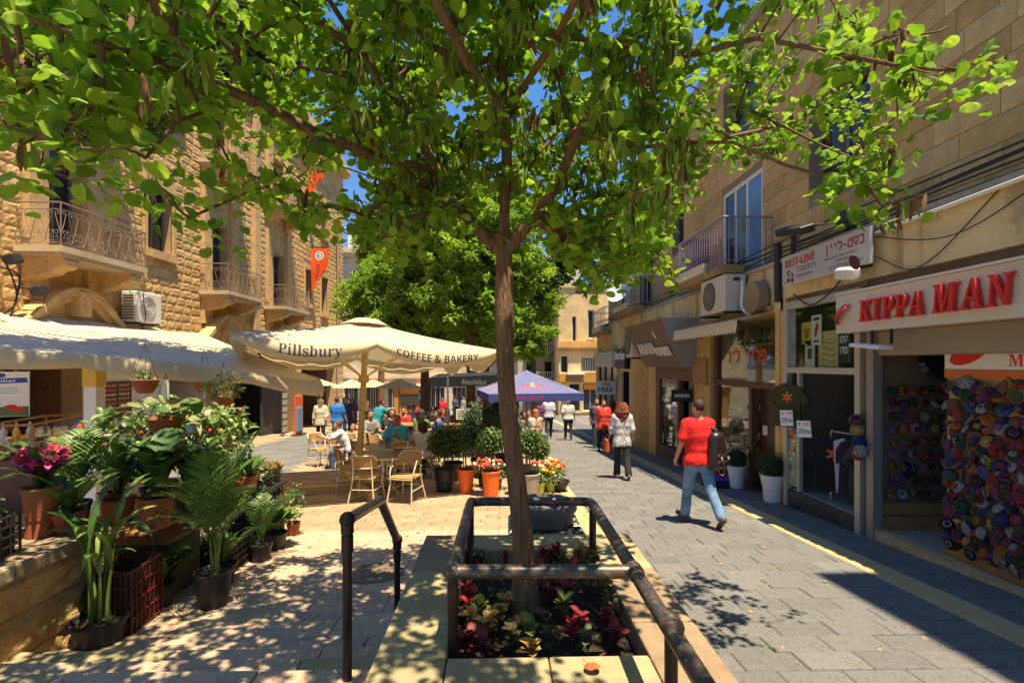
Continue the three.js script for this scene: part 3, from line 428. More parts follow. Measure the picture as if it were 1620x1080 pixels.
{ // shop with bottle shelves, a glass counter and a price poster
  const shelf = thing('bottle_shelf', 'dark wooden shelves full of bottles at the back of the left shop', 'shelf', V(LX - 1.6, -0.72, -11.7));
  mesh('back', span(-0.35, -0.3, 0, 3.1, -1.45, 1.45), M.brown, shelf); for (let i = 0; i < 6; i++) mesh('board', span(-0.3, 0.1, 0.35 + i * 0.48, 0.38 + i * 0.48, -1.45, 1.45), M.brown, shelf); for (const z of [-1.45, -0.5, 0.5, 1.42]) mesh('upright', span(-0.295, 0.1, 0, 3.1, z, z + 0.03), M.brown, shelf);
  seed(33);
  const bot = lathe([[0, 0], [0.038, 0.0], [0.04, 0.17], [0.015, 0.23], [0.014, 0.29], [0, 0.29]], 8), bl = [[], [], []];
  for (let r = 0; r < 6; r++) for (let z = -1.38; z < 1.38; z += 0.105) bl[Math.floor(rnd() * 3)].push(tf(bot.clone(), rr(-0.15, 0.04), 0.382 + r * 0.48, z, 0, 0, 0, 1, rr(0.7, 1.1), 1));
  bl.forEach((b, i) => stuff(mesh('bottles', join(b), [mat([0.3, 0.06, 0.03], 0.25), mat([0.5, 0.3, 0.12], 0.25), mat([0.6, 0.56, 0.48], 0.35)][i], shelf)));
  const ct = thing('display_counter', 'glass-topped food counter with wooden frame in the left shop', 'display case', V(-8.0, -0.65, -9.0), 0.25);
  mesh('base', rbox(0.7, 0.95, 1.7, 0.01, 0, 0.475, 0), M.brown, ct); mesh('frame', join([[-0.34, -0.84], [-0.34, 0.84], [0.34, -0.84], [0.34, 0.84]].map(([x, z]) => box(0.035, 0.55, 0.035, x, 1.23, z)), [-0.84, 0.84].map((z) => box(0.7, 0.035, 0.035, 0, 1.52, z)), [-0.34, 0.34].map((x) => box(0.036, 0.036, 1.72, x, 1.521, 0))), M.wood, ct);
  mesh('shelf', box(0.62, 0.012, 1.6, 0, 1.24, 0), M.pane, ct); mesh('glass_front', box(0.006, 0.5, 1.62, 0.343, 1.23, 0), M.pane, ct);
  const food = []; for (let i = 0; i < 60; i++) food.push(paint(ball(rr(0.03, 0.06), rr(-0.25, 0.25), [0.98, 1.27][i % 2], rr(-0.75, 0.75), 6, 0.7), ...pick([[0.6, 0.45, 0.1], [0.2, 0.3, 0.05], [0.75, 0.7, 0.6], [0.5, 0.2, 0.06]]))); stuff(mesh('food', join(food), M.paintTint, ct));
  const po = thing('price_poster', 'white shop poster with blue price tags and red tomatoes at the left edge', 'poster', V(-8.68, 1.32, -8.9), 0.55);
  const pt = canvasTex(256, 420, (x, w, h) => { x.fillStyle = '#e9ecf4'; x.fillRect(0, 0, w, h); x.fillStyle = '#2a4db0'; x.beginPath(); x.arc(150, 30, 22, 0, 7); x.fill(); x.save(); x.translate(70, 66); x.rotate(-0.08); x.fillRect(0, 0, 180, 48); x.fillRect(-60, 170, 110, 54); x.fillStyle = '#fff'; x.font = 'bold 30px sans-serif'; x.fillText('Pp killer', 18, 36); x.fillText('49.90', -52, 208); x.restore(); x.fillStyle = '#8a94b8'; for (let i = 0; i < 3; i++) x.fillRect(16, 150 + i * 22, 200, 6); x.fillStyle = '#4f7a3a'; x.fillRect(0, 330, w, 90); x.fillStyle = '#c8321e'; for (const [a, b] of [[40, 340], [70, 362], [190, 336], [215, 360], [130, 380]]) { x.beginPath(); x.arc(a, b, 26, 0, 7); x.fill(); } });
  mesh('panel', metric(new THREE.BoxGeometry(0.9, 0.78, 0.03)), M.white, po); const pp = mesh('print', new THREE.PlaneGeometry(0.88, 0.76), new THREE.MeshStandardMaterial({ map: pt, roughness: 0.5 }), po); pp.position.z = 0.018;
  const kb = thing('drinks_shelf', 'small counter of bottles and packets below the white poster', 'counter', V(-8.55, -0.65, -8.75), 0.5);
  mesh('board', box(1.3, 0.04, 0.4, 0, 1.1, 0), M.brown, kb); mesh('body', box(1.25, 1.08, 0.36, 0, 0.54, 0), M.brown, kb); seed(4); for (let i = 0; i < 7; i++) mesh('bottle', tf(bot.clone(), -0.55 + i * 0.17, 1.12, rr(-0.08, 0.08), 0, 0, 0, 1.3), pick([mat([0.06, 0.15, 0.45], 0.3), mat([0.85, 0.5, 0.08], 0.35), mat([0.6, 0.6, 0.6], 0.3)]), kb);
}
{ // racks and banners in the dark doorways further along
  const r = thing('postcard_rack', 'tall rack of white postcards in the dark doorway on the left', 'rack', onX(449, 655, -9.9)); r.position.y = gy(r.position.z);
  mesh('panel', box(0.05, 2.0, 0.55, 0, 1.1, 0), M.dark, r); for (let i = 0; i < 6; i++) for (let j = 0; j < 2; j++) mesh('card', box(0.02, 0.24, 0.2, 0.04, 0.3 + i * 0.31, -0.13 + j * 0.26), mat([0.5, 0.48, 0.42], 0.6), r);
  const b = thing('display_stand', 'red and blue shop display standing by the doorway on the left', 'display stand', onX(472, 660, -9.3)); b.position.y = gy(b.position.z) + 0.02;
  mesh('red_panel', rbox(0.08, 1.75, 0.85, 0.01, 0, 0.95, 0), mat([0.75, 0.12, 0.03], 0.6), b); mesh('blue_panel', rbox(0.1, 1.1, 0.5, 0.01, 0.07, 0.75, 0.1), mat([0.12, 0.3, 0.45], 0.6), b); mesh('foot', box(0.4, 0.06, 0.9, 0, 0.03, 0), M.dark, b);
}
// ---------- stone building with shops on the right ----------
const RX = 4.81, UX = 5.36;
seed(41);
const font = await new FontLoader().loadAsync('fonts/droid/droid_serif_bold.typeface.json');
const fontSans = await new FontLoader().loadAsync('fonts/droid/droid_sans_bold.typeface.json');
function letters(text, size, depth, f = font, bevel = 0) { const g = new TextGeometry(text, { font: f, size, depth, curveSegments: 4, bevelEnabled: bevel > 0, bevelSize: bevel, bevelThickness: bevel, bevelSegments: 1 }); g.computeBoundingBox(); return g; }
// strokes of the square Hebrew letters that the signs use
const HEB = {
  'ב': [[[0, .1], [.75, .1], [.8, .9]], [[0, .9], [1, .9]]], 'ס': [[[.1, .1], [.9, .1], [.9, .5], [.5, .95], [.1, .5], [.15, .1]]], 'ט': [[[.1, .1], [.1, .9], [.9, .9], [.9, .1], [.5, .1], [.5, .3]]], 'ל': [[[.1, -.25], [.1, .1], [.85, .1], [.85, .45], [.4, .95]]], 'י': [[[.3, .1], [.7, .1], [.65, .4]]], 'ן': [[[.3, .1], [.6, .1], [.6, 1.25]]],
  'ה': [[[0, .1], [.9, .1], [.9, .95]], [[.15, .4], [.15, .95]]], 'ש': [[[.05, .1], [.05, .6], [.3, .9], [.7, .9], [.95, .6], [.95, .1]], [[.5, .1], [.5, .6]]], 'פ': [[[.45, .5], [.1, .5], [.1, .1], [.9, .1], [.9, .9], [.05, .9]]], 'ו': [[[.4, .1], [.6, .1], [.6, .95]]], 'ר': [[[.05, .1], [.8, .1], [.85, .95]]], 'ת': [[[0, .1], [.9, .1], [.9, .95]], [[.2, .1], [.2, .9], [0, .95]]], 'ח': [[[.1, .95], [.1, .1], [.9, .1], [.9, .95]]], '-': [[[.1, .5], [.9, .5]]], ' ': [], 'ד': [[[0, .1], [1, .1]], [[.8, .1], [.8, .95]]],
};
function hebrew(x, text, right, y, size, lw) { x.lineWidth = lw; x.lineCap = 'butt'; x.lineJoin = 'miter'; let p = right; for (const c of text) { const w = size * ('יו ן-'.includes(c) ? 0.55 : 0.72); for (const s of HEB[c] || []) { x.beginPath(); s.forEach(([a, b], i) => x[i ? 'lineTo' : 'moveTo'](p - w + a * w, y + b * size)); x.stroke(); } p -= w + size * 0.16; } }
const print = (t, rough = 0.55, o = {}) => new THREE.MeshStandardMaterial({ map: t, roughness: rough, ...o });
const facing = (m, x, y, z) => { m.position.set(x, y, z); m.rotation.y = -Math.PI / 2; return m; };   // a print that looks toward the street

const rightB = thing('stone_building', 'tall tan stone building along the right side above the shop row', 'building', V(0, 0, 0));
const upWins = [{ z: [-8.65, -7.2], y: [4.75, 6.3] }, { z: [-12.07, -10.2], y: [3.82, 5.9], skip: 1 }, { z: [-15.6, -14.6], y: [5.2, 7.0] }, { z: [-19.2, -17.6], y: [3.9, 6.0] }, { z: [-23.4, -22.4], y: [4.6, 6.2] }, { z: [-12.0, -10.4], y: [6.9, 8.3] }, { z: [-18.8, -17.6], y: [7.0, 8.4] }];
{
  const open = upWins.map((w) => [...w.z, ...w.y]);
  const zf = -24.8, zn = 2, tops = 9.0;
  mesh('upper_wall', join(coreWall(UX + 0.03, UX + 0.5, zf, -6.3, 3.4, tops, open), coreWall(UX + 0.03, UX + 0.5, -6.299, zn, 3.4, 6.99, [])), mat([0.3, 0.22, 0.13], 0.95), rightB);
  const tile = rockBlock(0.7, 0.3, 0.0); courses(rightB, 'stone_tile', UX + 0.018, -1, zf, zn, 3.62, tops, 0.3, 0.5, 0.9, open.concat([[-6.3, zn, 7.0, 10]]), [{ g: tile, w: 0.7, h: 0.3 }], [M.tileA, M.tileB, M.tileC, M.tileA], 290, true, 'stone_tiles');
  mesh('roof', join(span(UX - 0.12, 12, tops, tops + 0.22, zf, -6.3), span(UX + 0.06, 12, 7.0, 7.2, -6.298, -1.8), span(12, 12.3, -3, 7.2, zf, zn), span(UX + 0.5, 12, -3, tops, zf, zf + 0.3), span(UX + 0.5, 12, 3, tops - 0.002, -6.6, -6.3), span(UX + 0.5, 12, -1, 7.2, zn - 0.3, zn)), M.concrete, rightB);
  mesh('tall_wing', span(UX + 0.2, 12, 7.205, 13.2, -1.8, 9), M.tileA, rightB);
  // shop storey: lintel band above the shop openings, piers between them, flat top where the cables lie
  mesh('shop_lintel', join(span(RX, UX + 0.4, 2.95, 3.55, -8.45, zn), span(RX, UX + 0.4, 2.75, 3.55, -15.4, -8.45), span(RX, UX + 0.4, 2.3, 3.55, -24.8, -15.4)), M.plaster, rightB);
  mesh('ledge', join(span(RX - 0.05, UX + 0.1, 3.55, 3.62, zf, zn)), M.concrete, rightB);
  mesh('pier', join(span(RX, UX, -1.2, 2.95, -8.52, -8.38), span(RX - 0.02, RX + 0.3, -1.2, 2.75, -8.66, -8.522)), M.tileA, rightB);
  mesh('pier', span(RX, UX, -1.4, 2.75, -12.35, -11.42), M.tileB, rightB);
  for (const [a, b] of [[-16.1, -15.4], [-16.9, -16.14], [-17.7, -16.94], [-18.4, -17.74]]) mesh('pier', rbox(0.5, 4.1, b - a, 0.03, RX + 0.22, 0.35, (a + b) / 2), [M.tileA, M.tileC, M.tileB, M.tileA][Math.round(-a * 2) % 4], rightB);
  mesh('pier', span(RX - 0.03, UX, -1.6, 2.3, -20.35, -20.0), M.tileB, rightB); mesh('pier', span(RX - 0.04, UX, -1.8, 2.3, -24.8, -24.2), M.tileA, rightB);
  const fm = mat([0.16, 0.14, 0.13], 0.6);
  for (const w of upWins) if (!w.skip) { const x = UX + 0.2; const f = mesh('window', join(span(x, x + 0.06, w.y[0], w.y[1], w.z[0], w.z[0] + 0.07), span(x, x + 0.06, w.y[0], w.y[1], w.z[1] - 0.07, w.z[1]), span(x + 0.002, x + 0.058, w.y[1] - 0.07, w.y[1], w.z[0] + 0.07, w.z[1] - 0.07), span(x + 0.002, x + 0.058, w.y[0], w.y[0] + 0.07, w.z[0] + 0.07, w.z[1] - 0.07), span(x + 0.004, x + 0.056, w.y[0] + 0.07, w.y[1] - 0.07, (w.z[0] + w.z[1]) / 2 - 0.03, (w.z[0] + w.z[1]) / 2 + 0.03)), fm, rightB); mesh('pane', span(x + 0.025, x + 0.035, w.y[0] + 0.07, w.y[1] - 0.07, w.z[0] + 0.07, w.z[1] - 0.07), w.y[0] > 7 ? M.blueGlass : M.darkGlass, f); }
  // glass balcony door, white frame
  const gd = mesh('balcony_door', join(span(UX + 0.05, UX + 0.12, 3.8, 5.9, -12.07, -11.98), span(UX + 0.05, UX + 0.12, 3.8, 5.9, -10.3, -10.2), span(UX + 0.052, UX + 0.118, 5.8, 5.9, -11.98, -10.3), span(UX + 0.054, UX + 0.116, 3.8, 5.8, -11.5, -11.42), span(UX + 0.054, UX + 0.116, 3.8, 5.8, -10.95, -10.87)), M.white, rightB);
  mesh('pane', span(UX + 0.08, UX + 0.09, 3.8, 5.8, -11.98, -11.5), M.darkGlass, gd); mesh('pane', span(UX + 0.08, UX + 0.09, 3.8, 5.8, -11.42, -10.95), mat([0.12, 0.14, 0.16], 0.1), gd); mesh('pane', span(UX + 0.08, UX + 0.09, 3.8, 5.8, -10.87, -10.3), M.blueGlass, gd);
  // two balconies with upright bars
  const bal = (zn, zf, x1, y, h, gap, rail, label) => {
    const o = mesh('balcony', span(x1, UX + 0.02, y - 0.16, y, zf, zn), mat([0.5, 0.42, 0.3], 0.9, { map: T.plaster }), rightB);
    mesh('kerb', join(span(x1, x1 + 0.12, y, y + 0.2, zf + 0.13, zn - 0.9)), M.cream, o);
    const l = [], P = V; const q = [[UX, zn - 0.05], [x1 + 0.05, zn - 0.05], [x1 + 0.05, zf + 0.05], [UX, zf + 0.05]];
    const rails = []; for (let s = 0; s < 3; s++) { const [a, b] = [q[s], q[s + 1]]; rails.push(bar(P(a[0], y + h, a[1]), P(b[0], y + h, b[1]), 0.022), bar(P(a[0], y + 0.1, a[1]), P(b[0], y + 0.1, b[1]), 0.012)); const len = Math.hypot(b[0] - a[0], b[1] - a[1]), n = Math.round(len / gap); for (let i = 0; i <= n; i++) { const x = a[0] + (b[0] - a[0]) * i / n, z = a[1] + (b[1] - a[1]) * i / n; const m = mesh('baluster', bar(P(x, y, z), P(x, y + h, z), 0.011, 0.011, 5), rail, o); } }
    mesh('handrail', join(rails), rail, o); return o;
  };
  const lilac = mat([0.3, 0.2, 0.28], 0.5), greyRail = mat([0.5, 0.5, 0.48], 0.5);
  bal(-9.75, -12.4, 4.33, 3.78, 0.95, 0.13, lilac); bal(-16.6, -19.6, 4.4, 3.78, 1.0, 0.16, greyRail); bal(-21.6, -24.6, 4.5, 3.3, 1.0, 0.2, greyRail);
  mesh('cable_run', join([0, 1, 2, 3, 4].map((i) => tube(Array.from({ length: 12 }, (_, k) => V(RX - 0.02 - 0.02 * i + rr(0, 0.03), 3.66 + 0.05 * i + rr(-0.05, 0.05), -3 - k * 1.95)), 0.014, 60, 5)), tube([V(RX - 0.02, 3.6, -4), V(RX - 0.05, 3.2, -5.2), V(RX - 0.03, 3.55, -6.6)], 0.007, 20, 5), tube([V(RX - 0.02, 3.6, -4.6), V(RX - 0.04, 2.95, -5.6), V(RX - 0.03, 3.2, -6.3)], 0.007, 20, 5)), M.black, rightB);
  mesh('white_conduit', bar(V(RX - 0.05, 3.56, -3), V(RX - 0.05, 3.5, -6.5), 0.025), M.offwhite, rightB);
  mesh('downpipe', join(bar(V(RX - 0.06, 2.9, -8.5), V(RX - 0.06, 3.9, -8.5), 0.06), bar(V(UX - 0.08, 3.6, -8.95), V(UX - 0.08, 4.3, -8.95), 0.045)), M.darkIron, rightB);
}
// ----- skullcap shop (nearest) -----
{
  const o = thing('skullcap_shop', 'dark open-fronted skullcap shop at the right edge below the red lettered sign', 'shop', V(0, 0, 0));
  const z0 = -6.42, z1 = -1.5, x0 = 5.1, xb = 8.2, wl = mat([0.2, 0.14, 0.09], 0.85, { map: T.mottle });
  mesh('floor', span(RX, xb, -0.6, -0.3, z0, z1), mat([0.5, 0.46, 0.4], 0.5, { map: T.mottle }), o);
  mesh('sill', span(RX - 0.03, RX + 0.12, -0.55, -0.26, z0 + 0.06, z1), M.yellow, o);
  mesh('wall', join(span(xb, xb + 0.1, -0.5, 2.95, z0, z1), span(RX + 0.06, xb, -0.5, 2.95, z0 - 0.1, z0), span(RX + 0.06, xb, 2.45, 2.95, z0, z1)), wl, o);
  mesh('shutter_box', rbox(0.42, 0.5, 4.6, 0.04, RX + 0.22, 2.2, -4.05), mat([0.32, 0.27, 0.2], 0.6), o);
  mesh('skirting_board', join(span(RX + 0.12, xb - 1, -0.3, -0.12, z0 + 0.001, z0 + 0.03), span(RX + 0.12, xb - 1, -0.1, 0.05, z0 + 0.001, z0 + 0.028)), M.wood, o);
  mesh('post', span(RX - 0.05, RX + 0.07, -0.55, 2.4, z0 - 0.02, z0 + 0.1), mat([0.3, 0.28, 0.25], 0.5, { metalness: 0.4 }), o);
  mesh('shop_light', rbox(0.2, 0.05, 0.5, 0.02, RX - 0.32, 2.06, -6.0, 0.1), M.white, o);
  mesh('mirror', metric(tf(new THREE.CylinderGeometry(0.36, 0.4, 0.06, 28), 5.75, 1.86, z0 + 0.12, Math.PI / 2 - 0.25, 0, 0, 1, 1, 0.62)), M.darkGlass, o);
  mesh('picture_frame', box(0.5, 0.3, 0.03, 6.35, 2.1, z0 + 0.05), M.black, o);
  // big fascia sign with raised red letters
  const s = thing('shop_sign', 'long beige fascia sign with raised red KIPPA MAN letters and a red skullcap', 'sign', V(4.5, 2.5, -5.4));
  mesh('panel', rbox(0.16, 0.5, 3.2, 0.01, 0.08, 0, 0.35), mat([0.66, 0.6, 0.5], 0.5), s); mesh('top_trim', box(0.2, 0.025, 3.22, 0.08, 0.264, 0.35), M.offwhite, s); mesh('soffit', span(0.17, 0.9, -0.25, -0.2, -1.2, 1.9), M.wood, s); mesh('bracket', join(span(0.0, 0.03, -0.42, -0.25, -0.62, -0.6), span(0.0, 0.03, -0.42, -0.25, -0.32, -0.3)), M.darkIron, s);
  const red = mat([0.78, 0.035, 0.03], 0.62, { map: T.cloth }), redSide = mat([0.85, 0.12, 0.08], 0.5);
  for (const [word, z0, wide, size] of [['KIPPA', -0.75, 0.88, 0.215], ['MAN', 0.3, 0.78, 0.24]]) { const ls = [...word].map((c) => letters(c, size, 0.05, font)), tot = ls.reduce((a, l) => a + l.boundingBox.max.x + 0.03, -0.03), k = wide / tot; let z = z0; for (const l of ls) { const m = mesh('letter', metric(l.applyMatrix4(new THREE.Matrix4().makeShear(0, 0, 0.12, 0, 0, 0))), red, s); m.rotation.y = -Math.PI / 2; m.scale.set(k, 1.2, 1); m.position.set(-0.012, -0.135, z); z += (l.boundingBox.max.x + 0.03) * k; } }
  const cap = mesh('red_cap', metric(tf(new THREE.SphereGeometry(0.16, 24, 12, 0, Math.PI * 2, 0, Math.PI / 2), 0, 0, 0, 0, 0, 0, 1, 0.75, 0.5)), mat([0.8, 0.05, 0.04], 0.4, { side: THREE.DoubleSide }), s); cap.position.set(-0.02, -0.03, -1.06); cap.rotation.set(0, -Math.PI / 2, 0.75, 'YXZ');
  mesh('cap_lining', metric(tf(new THREE.CircleGeometry(0.12, 20), -0.055, -0.055, -1.02, 0, -Math.PI / 2, 0, 1, 0.62, 1)), mat([0.1, 0.02, 0.02], 0.7), s).rotation.set(0.7, 0, 0);
  // second small sign inside
  const s2 = thing('small_shop_sign', 'white inner sign reading KIPPA MAN in red above the panel of skullcaps', 'sign', V(4.98, 1.93, -4.7));
  mesh('board', box(0.05, 0.28, 1.6), M.white, s2); mesh('strip', box(0.06, 0.09, 1.6, 0, -0.19, 0), mat([0.6, 0.14, 0.03], 0.5), s2);
  facing(mesh('print', new THREE.PlaneGeometry(1.58, 0.27), print(canvasTex(640, 110, (x, w, h) => { x.fillStyle = '#e4ddd2'; x.fillRect(0, 0, w, h); x.fillStyle = '#d22414'; x.save(); x.translate(110, 46); x.rotate(-0.35); x.beginPath(); x.ellipse(0, 0, 92, 40, 0, 0, 7); x.fill(); x.restore(); x.font = 'bold 42px serif'; x.fillText('KIPPA MAN', 250, 38); x.font = 'bold 66px serif'; x.fillText('MAN', 280, 98); })), s2), -0.027, 0, 0);
  const panel = thing('pegboard', 'tall pegboard at the shop front hung full of colourful skullcaps', 'display panel', V(5.0, 0, -4.55));
  mesh('board', box(0.05, 2.05, 1.4, 0.03, 0.72, -0.27), mat([0.5, 0.36, 0.14], 0.8), panel); mesh('base_board', box(0.08, 0.16, 1.4, 0.0, -0.22, -0.27), M.wood, panel);
}
{ // skullcaps, each hung on its own
  seed(52);
  const dome = (flat) => { const g = new THREE.SphereGeometry(0.074, 12, 5, 0, Math.PI * 2, 0, Math.PI * 0.5); g.scale(1, flat, 1); return g; };
  const G3 = [dome(0.3), dome(0.6), dome(0.42)].map((g) => plain(g));
  const trim = plain(new THREE.TorusGeometry(0.073, 0.005, 4, 14).rotateX(Math.PI / 2)), dot = plain(new THREE.SphereGeometry(0.04, 7, 4, 0, Math.PI * 2, 0, Math.PI * 0.5).scale(1, 0.35, 1).translate(0, 0.038, 0));
  const pal = [['red', [0.62, 0.03, 0.03]], ['red', [0.75, 0.08, 0.03]], ['orange', [0.8, 0.25, 0.03]], ['blue', [0.03, 0.08, 0.4]], ['blue', [0.05, 0.2, 0.5]], ['white', [0.7, 0.7, 0.66]], ['white', [0.6, 0.62, 0.62]], ['black', [0.025, 0.025, 0.03]], ['black', [0.03, 0.02, 0.025]], ['green', [0.04, 0.25, 0.07]], ['yellow', [0.7, 0.5, 0.06]], ['black', [0.02, 0.02, 0.03]], ['brown', [0.1, 0.04, 0.03]], ['blue', [0.02, 0.05, 0.2]], ['purple', [0.22, 0.04, 0.2]], ['grey', [0.25, 0.25, 0.24]], ['brown', [0.18, 0.09, 0.05]], ['pink', [0.6, 0.2, 0.25]]];
  const mats = pal.map((p, i) => { const q = pal[(i * 7 + 4) % pal.length][1], r = pal[(i * 5 + 9) % pal.length][1]; return mat(0xffffff, 1, { side: THREE.DoubleSide, map: tex(64, 1, (u, v) => { const k = i % 4, ring = Math.abs(v - 0.5), n = 0.7 + 0.5 * fbm(u, v, 16, 2, i); let c = p[1]; if (k === 0 && v > 0.62 && v < 0.8) c = q; if (k === 1 && Math.floor(u * 12) % 2 && v < 0.85) c = mixc(p[1], r, 0.5); if (k === 2 && v > 0.8) c = r; if (k === 3 && fbm(u, v, 8, 2, i + 60) > 0.56) c = q; return [c[0] * n * 0.36, c[1] * n * 0.36, c[2] * n * 0.36]; }) }); });
    const hang = (pos, turn, where, spot) => {
    const k = Math.floor(rnd() * pal.length), k2 = Math.floor(rnd() * pal.length), sh = Math.floor(rnd() * 3), em = rnd() < 0.55 ? Math.floor(rnd() * pal.length) : -1, lab = pal[k][0] + [' flat', ' tall', ''][sh] + ' skullcap with ' + pal[k2][0] + ' rim' + (em >= 0 ? ' and ' + pal[em][0] + ' middle' : '') + ', ' + spot + ' of ' + where, o = thing('skullcap', lab, 'skullcap', pos, 0, 'skullcaps hung on ' + where);
    o.rotation.set(0, turn, 0, 'YXZ'); const g = new THREE.Group();
    const c = mesh('crown', G3[sh], mats[k], o), tr = mesh('rim', trim, mats[k2], o), tilt = [rr(-0.75, 0.3), rr(-0.55, 0.55)];
    const eu = new THREE.Euler(Math.PI / 2 + tilt[0], 0, tilt[1]); c.rotation.copy(eu); tr.rotation.copy(eu);
    if (em >= 0) { const d = mesh('emblem', dot, mats[em], o); d.rotation.copy(eu); }
    const s = rr(0.78, 1.04); o.scale.set(s, s, s);
  };
  // front panel looks toward the street; rows overlap
  for (let r = 0; r < 17; r++) for (let c = 0; c < 12; c++) { const z = -5.44 + c * 0.105 + rr(-0.035, 0.035) + (r % 2) * 0.05, y = 1.63 - r * 0.109 + rr(-0.035, 0.035); hang(V(5.0 - rr(0.02, 0.09), y, z), -Math.PI / 2 + rr(-0.3, 0.3), 'the front panel', ['top', 'upper', 'middle', 'lower', 'bottom'][Math.floor(r / 3.5)] + ' ' + ['left', 'centre left', 'centre right', 'right'][Math.floor(c / 3)]); }
  for (let r = 0; r < 13; r++) hang(V(4.99 + rr(0, 0.05), 1.6 - r * 0.145, -5.53 + rr(-0.02, 0.02)), Math.PI + rr(-0.3, 0.3) - 2.2, 'the panel edge', ['top', 'upper', 'middle', 'lower', 'bottom'][Math.floor(r / 2.7)] + ' part');
  // end wall, seen across the shop, on small shelves
  for (let r = 0; r < 9; r++) for (let c = 0; c < 9; c++) hang(V(5.06 + c * 0.135 + rr(-0.02, 0.02), 1.5 - r * 0.165 + rr(-0.02, 0.02), -6.37), rr(-0.3, 0.3), 'the dim end wall', ['top', 'upper', 'middle', 'lower', 'bottom'][Math.floor(r / 2)] + ' ' + ['left', 'centre', 'right'][Math.floor(c / 3)]);
  [['black', 7, 1.05], ['yellow', 10, 0.93], ['blue', 3, 0.78], ['red', 1, 0.62], ['white', 5, 0.68]].forEach(([n, k, y], i) => { const o = thing('skullcap', n + ' cap hanging on the post between the two shops', 'skullcap', V(4.7 - (i === 4 ? 0.07 : 0), y + 0.05, -6.5 + (i === 4 ? 0.14 : rr(-0.03, 0.03)))); const c = mesh('crown', G3[1], mats[k], o); c.rotation.set(Math.PI / 2, 0, 0); o.rotation.y = -0.6; mesh('rim', trim, mats[(k + 3) % 18], o).rotation.set(Math.PI / 2, 0, 0); o.scale.setScalar(1.15); mesh('hook', bar(V(0, 0.05, -0.02), V(0.1, 0.08, -0.06), 0.006), M.darkIron, o); });
}
